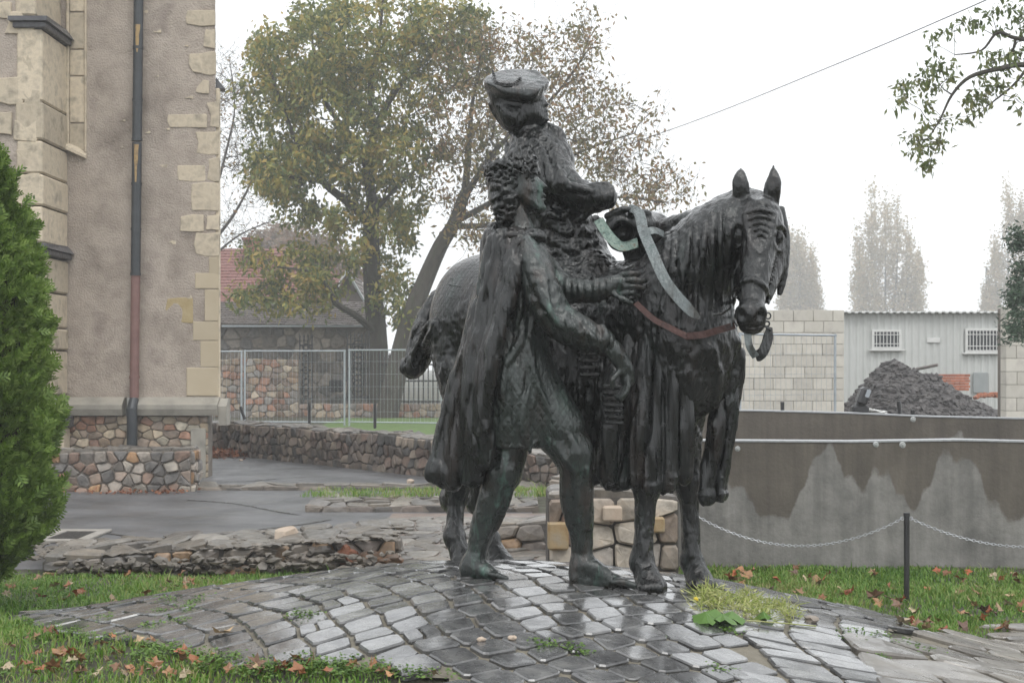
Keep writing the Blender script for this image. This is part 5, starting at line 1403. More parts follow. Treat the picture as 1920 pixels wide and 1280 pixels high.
mb = MB(); mb.bevbox((gx(1737,DS),DS-.07,zt(642,DS)), (gx(1761,DS),DS-.04,zt(633,DS)), .004); mb.build('notice_plate', WHITE, shed)
GREYD = material('grey_steel_door', [(.26,.28,.28),(.32,.34,.34)], 3, (.45,.6), .1)
mb = MB(); mb.bevbox((gx(1823,DS),DS-.12,zt(736,DS)), (gx(1850,DS),DS-.045,zt(698,DS)), .01); dd = mb.build('door', GREYD, shed)
BRICK = material('orange_red_brick', [(.34,.10,.05),(.42,.15,.08)], 6, (.7,.9), .3, objrand=.25)
bw = thing('brick_stack', 'orange red brick stack behind the right flank of the rubble heap', 'brick stack', (gx(1775,39),39,0))
rn = random.Random(5)
for r in range(6):
    for k in range(16):
        X = gx(1745,39)+k*.065*(1)+(.03 if r%2 else 0)
        if k % 2: continue
        mb = MB(); z = zt(732,39)+r*.075; mb.bevbox((X,39,z), (X+.125,39.2,z+.066), .006); mb.build('brick', BRICK, bw)

# ================================================================== RUBBLE HEAP
HEAP = material('dark_rubble', [(.035,.032,.033),(.075,.068,.066),(.12,.11,.105)], 4, (.5,.85), .8, bscale=20, bdist=.05)
def heap(px0, px1, pxm, ytop, d, seed, nst):
    X0, X1, XM = gx(px0,d), gx(px1,d), gx(pxm,d); H = zt(ytop,d)
    def h(x, y):
        w1 = np.where(x < XM, (XM-x)/(XM-X0), (x-XM)/(X1-XM)); r = np.sqrt(w1**2+((y-d)/2.6)**2)
        p = np.stack([x.ravel(), y.ravel(), 0*x.ravel()], 1)
        n_ = (.16*vnoise(p*1.6, seed)+.07*vnoise(p*4.5, seed+1)+.07*vnoise(p*10, seed+2)).reshape(x.shape)
        return np.maximum(-.06, H*np.clip(1-r**1.25, -.1, 1)+n_*np.clip(1.4-r, 0, 1)), r
    xs_ = np.linspace(X0-.3, X1+.3, 190); ys_ = np.linspace(d-2.8, d+2.8, 110); X, Y = np.meshgrid(xs_, ys_, indexing='ij'); Z, R = h(X, Y)
    v = np.stack([X, Y, Z], -1).reshape(-1, 3); i = np.arange(v.shape[0]).reshape(X.shape); q = np.stack([i[:-1,:-1], i[1:,:-1], i[1:,1:], i[:-1,1:]], -1).reshape(-1, 4)
    o = mesh_np('rubble_heap', v, q, HEAP, None, False)
    mb = MB(); rn = random.Random(seed)
    for _ in range(nst):
        x = rn.uniform(X0, X1); y = rn.uniform(d-2.6, d+.6); z, r = h(np.array([[x]]), np.array([[y]]))
        if r[0,0] > 1.1: continue
        s_ = rn.uniform(.02, .09)**1.0; b_ = MB(); b_.blob((x, y, float(z[0,0])), s_, rn.randint(0,999), 1, .4, (rn.uniform(.8,1.8), 1, rn.uniform(.4,.9)), rn.random()*3); mb.add(b_.v, b_.f)
    return o, mb
hp_, st = heap(1560, 1925, 1672, 684, 33.0, 3, 3200)
tag(hp_, 'dark heap of broken asphalt and earth in front of the pale shed', 'rubble heap')
st.build('rubble_pieces', HEAP, hp_, kind='stuff')
# lower spread of rubble
v_, R_ = None, None
mb = MB(); rn = random.Random(8)
for _ in range(1400):
    x = gx(rn.uniform(1580,1890), 27); y = rn.uniform(22, 33); s_ = rn.uniform(.03,.11); z = .25*sstep(20,30,y)
    b_ = MB(); b_.blob((x*y/27, y, float(z)*.9), s_, rn.randint(0,999), 1, .4, (1.4,1,.6), rn.random()*3); mb.add(b_.v, b_.f)
tag(mb.build('rubble_ground', HEAP, None), None, None, kind='stuff')
mb = MB()
X, Y = np.meshgrid(np.linspace(gx(1440,20),gx(2200,30),40), np.linspace(17,36,40), indexing='ij')
Zz = .25*sstep(20,30,Y)+.04*vnoise(np.stack([X.ravel(),Y.ravel(),0*X.ravel()],1)*1.5,5).reshape(X.shape)*sstep(18,24,Y)+.008
vv = np.stack([X,Y,Zz],-1).reshape(-1,3); i = np.arange(vv.shape[0]).reshape(X.shape)
mesh_np('yard_ground', vv, np.stack([i[:-1,:-1], i[1:,:-1], i[1:,1:], i[:-1,1:]], -1).reshape(-1,4), HEAP, None, False, kind='structure')
mb = MB(); mb.tube([at(1718,692,33),at(1758,684,32.6)], .035, 6); tag(mb.build('timber_plank', material('grey_timber', [(.12,.10,.09),(.2,.18,.16)], 6)), 'grey timber sticking out from the top of the rubble heap', 'plank')
RED = material('orange_roof_tile_debris', [(.32,.11,.06),(.42,.18,.10)], 6, (.7,.9), .3)
pb = random.Random(2)
for i in range(9):
    p = at(1832+i*6.5+pb.uniform(-2,2), 741+pb.uniform(-3,2), 34); mb = MB(); mb.bevbox((-.10,-.08,-.04),(.10,.08,.04), .01, Matrix.Translation(Vector(p)) @ Matrix.Rotation(pb.uniform(-.6,.6),4,'Y') @ Matrix.Rotation(pb.uniform(0,3),4,'Z'))
    tag(mb.build('broken_tile', RED), 'broken orange tile lying at the right foot of the rubble heap', 'broken tile', 'broken orange tiles by the heap')
# floodlight and rags behind the far wall
BLK = material('black_plastic', [(.012,.012,.013),(.03,.03,.032)], 10, (.3,.5), .1, coat=.3)
fl = thing('floodlight', 'black tilted floodlight standing just behind the far concrete wall', 'lamp', tuple(at(1615,776,15.6)))
mb = MB(); M_ = Matrix.Translation(V(1618,743,15.5)) @ Matrix.Rotation(.35,4,'Y'); mb.bevbox((-.055,-.08,-.10), (.055,.08,.10), .03, M_); mb.build('lamp_head', BLK, fl)
mb = MB(); mb.bevbox((.0,-.084,-.0), (.045,-.078,.085), .004, M_); mb.build('lens', material('grey_lens', [(.3,.33,.36),(.4,.43,.46)], 5, (.1,.2), 0), fl)
mb = MB(); mb.tube([at(1612,752,15.5),at(1606,775,15.5)], .04, 8); mb.bevbox((-.09,-.06,-.06), (.09,.06,.05), .02, Matrix.Translation(V(1612,768,15.5))); mb.build('bracket', BLK, fl)
mb = MB(); 
for i in range(5): mb.blob(at(1632+i*6, 768+i*1.2, 15.6), .035, i, 2, .4, (1.4,.8,.5))
tag(mb.build('white_rag', WHITE), 'crumpled white plastic sheet on the far concrete wall by the floodlight', 'plastic sheet')
for px, py0, py1, lb in ((1467,753,772,'short black post standing on the far concrete wall below the block wall'),(1688,752,772,'tiny black post leaning behind the far concrete wall'),(1711,768,784,'tiny black post on the far concrete wall right of the lamp')):
    mb = MB(); a = at(px-3 if px==1688 else px, py0, 15.5); b = at(px, py1+8, 15.5); mb.tube([b, a], .022, 8); tag(mb.build('short_post', BLK), lb, 'post')

# ================================================================== CHAIN POSTS
CHAIN = material('galvanised_chain', [(.38,.39,.41),(.55,.56,.58)], 30, (.3,.45), .1, metallic=.7)
def gz(x, y): return float(surf_z(x, y))
def chain_post(x, y, h, label, r=.019):
    t = thing('chain_post', label, 'post', (x, y, gz(x, y)))
    mb = MB(); mb.tube([(x,y,gz(x,y)-.05),(x,y,gz(x,y)+h)], r, 12); mb.build('post', BLK, t)
    mb = MB(); mb.tube([(x,y,gz(x,y)+h+.001),(x,y,gz(x,y)+h+.018)], r*1.12, 12); mb.build('cap', BLK, t)
    for s_ in (-1,1): mb = MB(); mb.ring((x+s_*(r+.010), y, gz(x,y)+h-.02), (0,1,0), .011, .003, 10, 5); mb.build('eyelet', CHAIN, t)
bx, by = hit(1700,1130)
chain_post(bx, by, .575, 'slim black post holding the chain on the lawn before the concrete wall')
def chain(a, b, sag, label):
    a = np.array(a); b = np.array(b); L_ = np.linalg.norm(b-a)*1.03; n = int(L_/.021); t = thing('chain', label, 'chain', tuple((a+b)/2)); mb = MB()
    for i in range(n):
        s_ = (i+.5)/n; p = a+(b-a)*s_; p[2] -= sag*4*s_*(1-s_)
        e = .01; dz = -sag*4*(1-2*s_); dr = (b-a)+np.array([0,0,dz]); dr /= np.linalg.norm(dr)
        s2 = np.cross(dr, [0,0,1]); s2 /= np.linalg.norm(s2); u2 = np.cross(s2, dr); nr = s2 if i % 2 else u2
        w2 = np.cross(nr, dr); pts = []
        for k in range(9):
            an = 2*math.pi*k/8; pts.append(p+dr*.0145*math.cos(an)+w2*.0075*math.sin(an))
        mb.tube(pts, .0024, 4, cap=False)
    mb.build('links', CHAIN, t, kind='stuff')
zpst = gz(bx,by)+.555
lx, ly = gx(1291,9.9), 9.9
chain_post(lx, ly, .575, 'slim black post hidden behind the right front leg of the horse')
chain((bx-.03,by,zpst), (lx+.03, ly, gz(lx,ly)+.555), .20, 'grey chain sagging from the black post to the left behind the horse legs')
rx_, ry_ = gx(2080,8.9), 8.9
chain((bx+.03,by,zpst), (rx_, ry_, gz(rx_,ry_)+.50), .12, 'grey chain running from the black post out to the right')

# ================================================================== FENCES
GALV = material('galvanised_tube', [(.36,.40,.43),(.48,.52,.55)], 10, (.35,.5), .05, metallic=.4)
def fence_panel(name, label, A, Bp, z0, z1, wires=.10, posts=True, both=True):
    A = np.array([*A, 0.]); Bp = np.array([*Bp, 0.]); t = thing(name, label, 'fence', tuple((A+Bp)/2)); up = np.array([0,0,1.])
    U = (Bp-A)/np.linalg.norm(Bp-A)
    for p, nm in ((A+U*.03,'post'),(Bp-U*.03,'post')): 
        mb = MB(); mb.tube([p+up*(z0-.1), p+up*z1], .025, 8); mb.build(nm, GALV, t)
    for z in (z0+.05, z1-.03): mb = MB(); mb.tube([A+up*z, Bp+up*z], .020, 8); mb.build('rail', GALV, t)
    mb = MB(); n = int(np.linalg.norm(Bp-A)/wires)
    for i in range(1, n): p = A+(Bp-A)*i/n; mb.tube([p+up*(z0+.05), p+up*(z1-.03)], .003, 3, cap=False)
    for k in range(1, 6): z = z0+(z1-z0)*k/6; mb.tube([A+up*z, Bp+up*z], .0035, 3, cap=False)
    mb.build('wire_mesh', GALV, t, kind='stuff'); return t
fence_panel('mesh_fence_panel', 'grey wire fence panel left, next to the church corner', (gx(395,38),38), (gx(455,38),38), .05, 1.97)
fence_panel('mesh_fence_panel', 'grey wire fence panel in the middle, before the black gate', (gx(457,38),38), (gx(648,37.6),37.6), .05, 1.98)
fence_panel('mesh_fence_panel', 'grey wire fence panel nearest the horse tail', (gx(653,37.6),37.6), (gx(830,36.8),36.8), .06, 2.0)
fence_panel('mesh_fence_panel', 'grey wire fence panel in front of the pale block wall', (gx(1385,25.4),25.4), (gx(1568,26.6),26.6), -.05, zt(625,26.3), wires=.12)
for px, py0, py1, dx, lb in ((455,762,786,-7,'short black post leaning left on the rubble wall by the church'),(580,755,795,0,'short black post behind the rubble wall in the middle of the fence'),(703,756,803,0,'short black post near the grass right of the fence joint')):
    mb = MB(); mb.tube([at(px+(4 if dx else 0),py1,30), at(px+dx*.6,py0,30)], .032, 8); tag(mb.build('short_post', BLK), lb, 'post')
# lawn strip behind the fence wall
GREEN_FAR = material('far_grass', [(.07,.12,.025),(.11,.18,.04)], 3, (.8,.9), .4, bscale=20)
sheet('far_lawn', gx(560,34), gx(1000,34), 30, 43, 20, 20, lambda x, y: np.zeros_like(x), GREEN_FAR, lift=.010)
# black iron railings and gate
def railing(name, label, px0, px1, py0, py1, d, n, ornate=False):
    t = thing(name, label, 'gate' if ornate else 'railing', (gx((px0+px1)/2,d), d, 0)); x0, x1 = gx(px0,d), gx(px1,d); z0, z1 = zt(py1,d), zt(py0,d)
    for i in range(n):
        x = x0+(x1-x0)*i/max(1,n-1); mb = MB(); mb.tube([(x,d,z0),(x,d,z1)], .022, 5); mb.tube([(x,d,z1),(x,d,z1+.12)], [.035,.004], 5); mb.build('bar', IRON, t)
    for z in (z0+.12, z1-.25, (z0+z1)/2): mb = MB(); mb.box((x0,d-.02,z-.025), (x1,d+.02,z+.025)); mb.build('rail', IRON, t)
    if ornate:
        mb = MB()
        for k in range(9): mb.ring(((x0+x1)/2, d-.03, z0+.3+k*(z1-z0-.6)/8), (0,1,0), (x1-x0)*.26, .02, 10, 4)
        mb.build('scrollwork', IRON, t)
railing('iron_gate', 'narrow ornate black iron gate leaf behind the wire fence', 562, 585, 632, 755, 44.3, 4, True)
railing('iron_gate', 'broad ornate black iron gate leaf left of the big tree trunk', 651, 692, 630, 752, 44.3, 7, True)
railing('iron_railing', 'black iron railing right of the tree trunk on its stone base', 712, 830, 668, 760, 44.3, 14)
# far walls
wallA, _ = rubble_wall('garden_wall', 'orange brown rubble garden wall behind the fence next to the church', (gx(380,44),44), (gx(560,44),44), zt(673,44), zt(673,44), .4, .26, .17, RUB_BACK, MORTAR_W, 71, top=False, depth=.05, z0=-.2)
wallB, _ = rubble_wall('garden_wall', 'low orange brown rubble wall carrying the black railing', (gx(560.5,44),44), (gx(835,44),44), zt(757,44), zt(757,44), .5, .26, .15, RUB_BACK, MORTAR_W, 72, top=False, depth=.05, z0=-.2)
# ================================================================== HOUSE
ROOF_RED = material('red_roof_tile', [(.15,.065,.055),(.23,.10,.085),(.18,.085,.07)], 3, (.6,.8), .5, bscale=14, bdist=.03)
ROOF_GREY = material('mossy_brown_roof_tile', [(.07,.055,.048),(.13,.105,.09),(.17,.14,.12)], 3, (.5,.75), .5, bscale=14, bdist=.03)
WALLP = material('pale_house_plaster', [(.30,.28,.25),(.38,.36,.32)], 2, (.8,.9), .2)
def roof_rows(name, A, Bp, Cp, Dp, rows, cols, mat, parent, lift=.04):
    "A-B eave, D-C ridge: overlapping courses of separate looking tiles"
    A, Bp, Cp, Dp = [np.array(p, float) for p in (A, Bp, Cp, Dp)]; n = np.cross(Bp-A, Dp-A); n /= np.linalg.norm(n)
    if n[2] < 0: n = -n
    mb = MB(); rn = random.Random(rows)
    def P(u, v): return (A*(1-u)+Bp*u)*(1-v)+(Dp*(1-u)+Cp*u)*v
    for r in range(rows):
        v0 = r/rows; v1 = min(1, (r+1.25)/rows)
        for k in range(cols):
            u0 = (k+.5*(r%2))/cols; u1 = min(1, u0+.93/cols)
            if u0 >= 1: continue
            h = lift*rn.uniform(.7,1.3)
            a, b, c_, d = P(u0,v0)+n*h, P(u1,v0)+n*h, P(u1,v1)+n*.004, P(u0,v1)+n*.004
            a0, b0 = P(u0,v0)-n*.01, P(u1,v0)-n*.01
            mb.add([a,b,c_,d,a0,b0], [(0,1,2,3),(4,5,1,0),(5,2,1),(4,0,3)])
    # solid below
    lo = [p-n*.10 for p in (A,Bp,Cp,Dp)]; mb.add([A,Bp,Cp,Dp,*lo], [(0,1,2,3),(7,6,5,4),(0,4,5,1),(1,5,6,2),(2,6,7,3),(3,7,4,0)])
    return mb.build(name, mat, parent)
DH = 62.0
house = thing('red_roofed_house', 'house with a red tiled roof and brick chimney behind the garden wall', 'house', (gx(500,DH), DH+4, 0))
ze = zt(590,DH); zr_ = zt(452,DH)
mb = MB(); mb.box((gx(250,DH), DH+.2, -.1), (gx(655,DH), DH+8, ze)); mb.build('wall', WALLP, house)
ro = roof_rows('roof', (gx(240,DH),DH-.3,ze),(gx(668,DH),DH-.3,ze),(gx(575,DH),DH+4,zr_),(gx(240,DH),DH+4,zr_), 22, 44, ROOF_RED, house)
roof_rows('roof', (gx(668,DH),DH-.3,ze),(gx(668,DH),DH+8.3,ze),(gx(575,DH),DH+4.02,zr_),(gx(575,DH),DH+4,zr_), 22, 30, ROOF_RED, house)
mb = MB(); cx0, cx1 = gx(458,DH+3), gx(486,DH+3); mb.bevbox((cx0,DH+2.7,zt(480,DH+3)), (cx1,DH+3.4,zt(452,DH+3)), .02); mb.bevbox((cx0-.06,DH+2.64,zt(452,DH+3)+.003), (cx1+.06,DH+3.46,zt(446,DH+3)), .02)
mb.build('chimney', material('red_chimney_brick', [(.22,.08,.06),(.3,.12,.09)], 5, (.7,.9), .4), house)
# gabled dormer wing with white verges
DG = 57.0; ax, az = gx(652,DG), zt(514,DG); lx0, lz0 = gx(607,DG), zt(600,DG); rx0, rz0 = gx(700,DG), zt(600,DG)
gw = thing('gabled_annex', 'small gabled annex with white verge boards right of the red roof', 'house', (ax,DG+2,0))
mb = MB(); mb.add([(lx0,DG,-.1),(rx0,DG,-.1),(rx0,DG,rz0),(ax,DG,az),(lx0,DG,lz0),(lx0,DG+4,-.1),(rx0,DG+4,-.1),(rx0,DG+4,rz0),(ax,DG+4,az),(lx0,DG+4,lz0)],
 [(0,1,2,3,4),(9,8,7,6,5),(0,5,6,1),(1,6,7,2),(4,9,5,0)]); mb.build('wall', material('brown_boarding', [(.14,.11,.10),(.2,.17,.15)], 3), gw)
roof_rows('roof', (lx0-.2,DG-.3,lz0-.15),(lx0-.2,DG+4.2,lz0-.15),(ax,DG+4.2,az+.1),(ax,DG-.3,az+.1), 10, 14, ROOF_RED, gw)
roof_rows('roof', (rx0+.2,DG-.3,rz0-.15),(rx0+.2,DG+4.2,rz0-.15),(ax,DG+4.2,az+.1),(ax,DG-.3,az+.1), 10, 14, ROOF_GREY, gw)
for (X, Z) in ((lx0-.2, lz0-.15), (rx0+.2, rz0-.15)):
    mb = MB(); mb.tube([(X,DG-.36,Z),(ax,DG-.36,az+.12)], .06, 4); mb.build('verge_board', WHITE if X < ax else GREYD, gw)
# outbuilding with long low tiled roof and grey rubble wall
DO = 49.0
ob = thing('stone_outbuilding', 'long low outbuilding with mossy tiled roof and grey rubble wall', 'outbuilding', (gx(540,DO), DO+2, 0))
roof_rows('roof', (gx(380,DO),DO-.35,zt(607,DO)),(gx(697,DO),DO-.35,zt(612,DO)),(gx(690,DO+3),DO+3,zt(566,DO+3)),(gx(380,DO+3),DO+3,zt(566,DO+3)), 12, 60, ROOF_GREY, ob)
mb = MB(); mb.box((gx(380,DO),DO+.05,-.2),(gx(694,DO),DO+3,zt(612,DO))); mb.build('wall_core', MORTAR_W, ob)
mb = MB(); mb.box((gx(420,DO),DO-.40,zt(610,DO)-.06),(gx(695,DO),DO-.33,zt(610,DO)+.0)); mb.build('eaves_board', GALV, ob)
rn = random.Random(91); oxa = gx(382,DO); oL = gx(692,DO)-oxa; oH = zt(614,DO)+.2
lay(voronoi(oL, oH, .42, .36, .38, rn), lambda u, v, w_: (oxa+u, DO+.05-w_, v-.2), ob, RUB_GREY, depth=.05, gap=.02, rough=.2, rnd=rn, limit=150)
mb = MB(); mb.bevbox((gx(617,47),47,zt(735,47)), (gx(642,47),47.4,zt(712,47)), .03); tag(mb.build('dark_bench', IRON), 'dark iron bench-like block in the yard behind the gate', 'bench')

# ================================================================== TREES
BARK = material('dark_bark', [(.028,.024,.020),(.06,.052,.042),(.045,.05,.03)], 6, (.7,.9), .9, bscale=20, stretch=(1,1,.3), bdist=.03)
BARK_F = material('grey_bark', [(.05,.045,.04),(.09,.08,.07)], 6, (.7,.9), .5, bscale=20)
def leaf_mat(name, cols, trans=.3, rough=.5):
    m = bpy.data.materials.new(name); m.use_nodes = True; t = m.node_tree; b = t.nodes['Principled BSDF']; N = t.nodes.new; L = t.links.new
    g = N('ShaderNodeNewGeometry'); n = N('ShaderNodeTexNoise'); n.inputs['Scale'].default_value = .55; n.inputs['Detail'].default_value = 3; L(g.outputs['Position'], n.inputs['Vector'])
    a = N('ShaderNodeMath'); a.operation = 'MULTIPLY_ADD'; a.inputs[1].default_value = 1.5; L(n.outputs['Fac'], a.inputs[0])
    s_ = N('ShaderNodeMath'); s_.operation = 'MULTIPLY_ADD'; s_.inputs[1].default_value = .8; s_.inputs[2].default_value = -.65; L(g.outputs['Random Per Island'], s_.inputs[0]); L(s_.outputs[0], a.inputs[2])
    r = N('ShaderNodeValToRGB'); L(a.outputs[0], r.inputs[0]); e = r.color_ramp.elements
    while len(e) < len(cols): e.new(.5)
    for i, c_ in enumerate(cols): e[i].position = i/(len(cols)-1); e[i].color = (*c_, 1)
    L(r.outputs[0], b.inputs['Base Color']); b.inputs['Roughness'].default_value = rough
    td = N('ShaderNodeBsdfTranslucent'); L(r.outputs[0], td.inputs[0]); ms = N('ShaderNodeMixShader'); ms.inputs[0].default_value = trans
    o = t.nodes['Material Output']; L(b.outputs[0], ms.inputs[1]); L(td.outputs[0], ms.inputs[2]); L(ms.outputs[0], o.inputs['Surface'])
    return m
WAL = leaf_mat('walnut_leaves', [(.07,.10,.03),(.12,.16,.045),(.22,.24,.06),(.35,.30,.07),(.42,.29,.08)])
WAL2 = leaf_mat('browning_leaves', [(.11,.12,.04),(.20,.17,.06),(.28,.19,.08),(.28,.15,.07)])
POPL = leaf_mat('faded_poplar_leaves', [(.26,.22,.13),(.38,.31,.18),(.48,.36,.22)])
SHRUB = leaf_mat('rusty_shrub_leaves', [(.14,.10,.06),(.24,.14,.09),(.12,.13,.06)])
RGT = leaf_mat('olive_leaves', [(.08,.11,.035),(.14,.18,.06),(.22,.21,.08)])
def leaves_np(cent, n_per, spread, length, width, droop, rs, flat=False):
    "numpy leaflets: bent diamond of 4 corners, many round each centre"
    c_ = np.repeat(cent, n_per, 0); n = len(c_)
    pos = c_+rs.normal(0, 1, (n, 3))*np.array(spread)
    ang = rs.uniform(0, 2*np.pi, n); el = rs.normal(-droop, .55, n)
    d = np.stack([np.cos(ang)*np.cos(el), np.sin(ang)*np.cos(el), np.sin(el)], 1)
    r = rs.normal(0, 1, (n, 3)); s_ = np.cross(d, r); s_ /= np.linalg.norm(s_, axis=1)[:, None]
    nn = np.cross(s_, d); L_ = length*rs.uniform(.55, 1.25, n)[:, None]; W_ = width*rs.uniform(.7, 1.2, n)[:, None]
    v = np.stack([pos, pos+d*L_*.45+s_*W_*.5-nn*W_*.15, pos+d*L_-nn*L_*.12, pos+d*L_*.45-s_*W_*.5-nn*W_*.15], 1).reshape(-1, 3)
    q = np.arange(n*4).reshape(n, 4); return v, q
class Tree:
    def __init__(s, limbs):
        s.P = []; s.par = []; s.R = []; s.paths = []
        for pts, r0, r1 in limbs:
            c_ = catmull(pts, 5); idx = []
            for i, p in enumerate(c_):
                s.P.append(p); s.par.append(-1 if i == 0 else len(s.P)-2); s.R.append(r0+(r1-r0)*i/(len(c_)-1)); idx.append(len(s.P)-1)
            s.paths.append(idx)
    def grow(s, att, r_tip, rs, bend=.12, up=.15, rmax=.06):
        att = np.array(att); base = np.array(s.P); order = np.argsort([np.linalg.norm(base-a, axis=1).min() for a in att])
        cnt = {}
        for k in order:
            a = att[k]; B_ = np.array(s.P); dd = np.linalg.norm(B_-a, axis=1)+.35*np.maximum(0, B_[:,2]-a[2]+.1); j = int(np.argmin(dd))
            p0 = B_[j]; L_ = np.linalg.norm(a-p0); n = max(2, int(L_/.35)); idx = [j]
            mid = (p0+a)/2+rs.normal(0, bend*L_, 3)*np.array([1,1,.7])+np.array([0,0,up*L_])
            for i in range(1, n+1):
                t = i/n; p = p0*(1-t)**2+mid*2*t*(1-t)+a*t*t; s.P.append(p); s.par.append(idx[-1]); s.R.append(None); idx.append(len(s.P)-1)
            s.paths.append(idx)
        ch = np.zeros(len(s.P))
        for i in range(len(s.P)-1, -1, -1):
            if s.R[i] is None:
                ch[i] = max(ch[i], 1)
            if s.par[i] >= 0: ch[s.par[i]] += ch[i] if s.R[i] is None else 0
        for i in range(len(s.P)):
            if s.R[i] is None: s.R[i] = min(rmax, r_tip*ch[i]**.5)
    def mesh(s, name, mat, parent, nlimb, sides=7):
        mb = MB()
        for k, idx in enumerate(s.paths):
            pts = [s.P[i] for i in idx]; rad = [s.R[i] for i in idx]
            if k >= nlimb: rad[0] = rad[1]*1.2; rad[-1] *= .5
            mb.tube(pts, rad, sides if k < nlimb else (4 if rad[0] > .015 else 3), cap=(k < nlimb))
        return mb.build(name, mat, parent, smooth=False)
def px_cloud(blobs, d, dspread, rs, n):
    "sample crown points inside overlapping lobes; blobs = (px, py, rx, ry, weight)"
    w_ = np.array([b[4] for b in blobs], float); w_ /= w_.sum(); out = []
    for k in rs.choice(len(blobs), n, p=w_):
        b = blobs[k]
        while True:
            q = rs.uniform(-1, 1, 3)
            if q@q < 1: break
        q = q/np.linalg.norm(q)*(np.linalg.norm(q)**.6)
        out.append(at(b[0]+q[0]*b[2], b[1]+q[1]*b[3], d+q[2]*dspread))
    return np.array(out)
def make_tree(name, label, cat, limbs, blobs, d, dspread, n, seed, leafm, bark, n_per, spread, ln, wd, droop, r_tip=.008, bend=.12, up=.12, twigs=0, group=None, keep=1.0, rmax=.06):
    rs = np.random.RandomState(seed); l0 = limbs[0][0][0]
    t = thing(name, label, cat, (float(l0[0]), float(l0[1]), 0), group)
    T = Tree(limbs); att = px_cloud(blobs, d, dspread, rs, n); T.grow(att, r_tip, rs, bend, up, rmax); T.mesh('trunk', bark, t, len(limbs))
    if twigs:      # fine bare twigs
        mb = MB()
        for _ in range(twigs):
            p = att[rs.randint(len(att))]+rs.normal(0, .25, 3); dr = rs.normal(0, 1, 3)+np.array([0,0,.5]); dr /= np.linalg.norm(dr); L_ = rs.uniform(.4, 1.1)
            mb.tube([p, p+dr*L_*.5+rs.normal(0,.06,3), p+dr*L_+rs.normal(0,.12,3)+np.array([0,0,.08])], [r_tip*1.0, r_tip*.8, r_tip*.4], 3, cap=False)
        mb.build('twigs', bark, t, kind='stuff')
    if n_per:
        sel = att[rs.uniform(0, 1, len(att)) < keep]; v, q = leaves_np(sel, n_per, spread, ln, wd, droop, rs)
        mesh_np('crown', v, q, leafm, t, False)
    return t, att
D1 = 46.0
p1 = lambda x, y, o=0: at(x, y, D1+o)
limbs1 = [([p1(712,775),p1(710,700),p1(706,620),p1(698,520),p1(696,430),p1(700,385)], .40, .22),
          ([p1(697,425),p1(660,385,-.5),p1(610,345,-1),p1(570,290,-1.3),p1(530,205,-1.5),p1(505,120,-1.5)], .17, .04),
          ([p1(700,390),p1(692,320,.3),p1(706,240,.5),p1(745,165,.6),p1(800,110,.8),p1(850,60,1)], .19, .04),
          ([p1(693,325),p1(655,255,1),p1(610,190,1.5),p1(590,110,1.8),p1(580,20,2)], .12, .03),
          ([p1(700,260),p1(695,160,-.8),p1(710,80,-1.2),p1(720,-20,-1.5)], .12, .03),
          ([p1(600,340,-1),p1(540,330,-1.6),p1(490,300,-2)], .08, .025),
          ([p1(705,625),p1(672,595,-1),p1(632,570,-2),p1(618,545,-2.2),p1(590,512,-2.6),p1(520,500,-3)], .13, .03),
          ([p1(700,400),p1(745,350,-.5),p1(800,300,-.8)], .08, .02)]
blobs1 = [(560,90,100,90,3),(680,60,120,80,3.4),(830,50,85,60,1.7),(510,170,60,80,1.3),(600,210,90,80,2.4),(740,180,100,80,2.2),(870,110,50,50,.7),(530,300,75,55,1.8),(520,340,60,30,.9),
          (640,300,90,50,1.8),(760,290,70,60,1.3),(640,390,85,35,1.1),(740,380,60,45,.9),(560,400,50,22,.4),(730,440,40,40,.5),(710,500,35,30,.4),
          (520,480,70,35,.5),(600,510,60,40,.7),(545,555,85,34,.8),(470,555,45,35,.35),(640,470,50,40,.4),(780,590,50,40,.6),(740,560,50,50,.6)]
blobs1 = [(min(b[0],1e9), b[1], b[2], b[3], b[4]) for b in blobs1]
make_tree('walnut_tree', 'large walnut tree with yellowing crown and ivy-dark trunk left of the rider', 'tree', limbs1, blobs1, D1-.3, 3.0, 740, 101, WAL, BARK, 52, (.18,.21,.18), .23, .095, .65, r_tip=.008, up=.10)
D2 = 43.5
p2 = lambda x, y, o=0: at(x, y, D2+o)
limbs2 = [([p2(722,790),p2(745,690),p2(768,600),p2(795,530),p2(825,462),p2(850,420),p2(872,360)], .36, .17),
          ([p2(872,360),p2(878,290,.5),p2(885,200,.8),p2(900,110,1)], .13, .03),
          ([p2(868,375),p2(915,300,-.5),p2(960,250,-.8),p2(1040,180,-1),p2(1105,90,-1.2)], .11, .02),
          ([p2(855,415),p2(920,380,.5),p2(1000,330,1),p2(1100,280,1.2),p2(1190,250,1.2)], .11, .018),
          ([p2(850,425),p2(930,420,0),p2(1040,395,-.5),p2(1150,370,-1),p2(1250,380,-1)], .10, .016)]
blobs2 = [(880,90,60,70,1.2),(960,120,80,80,1.5),(1050,110,80,70,1.3),(1110,60,40,35,.4),(870,220,70,80,1.5),(960,230,90,80,1.6),(1090,200,90,70,1.4),(1180,230,60,60,.7),(860,330,60,60,1),(960,330,80,60,1.2),
          (1080,310,90,60,1.3),(1180,330,70,60,.9),(1240,350,60,40,.5),(900,430,60,30,.6)]
make_tree('walnut_tree', 'thinner leaning walnut tree losing brown leaves behind the rider', 'tree', limbs2, blobs2, D2, 2.6, 560, 102, WAL2, BARK, 17, (.26,.27,.24), .20, .08, .6, r_tip=.0075, up=.08, twigs=1500, bend=.16)
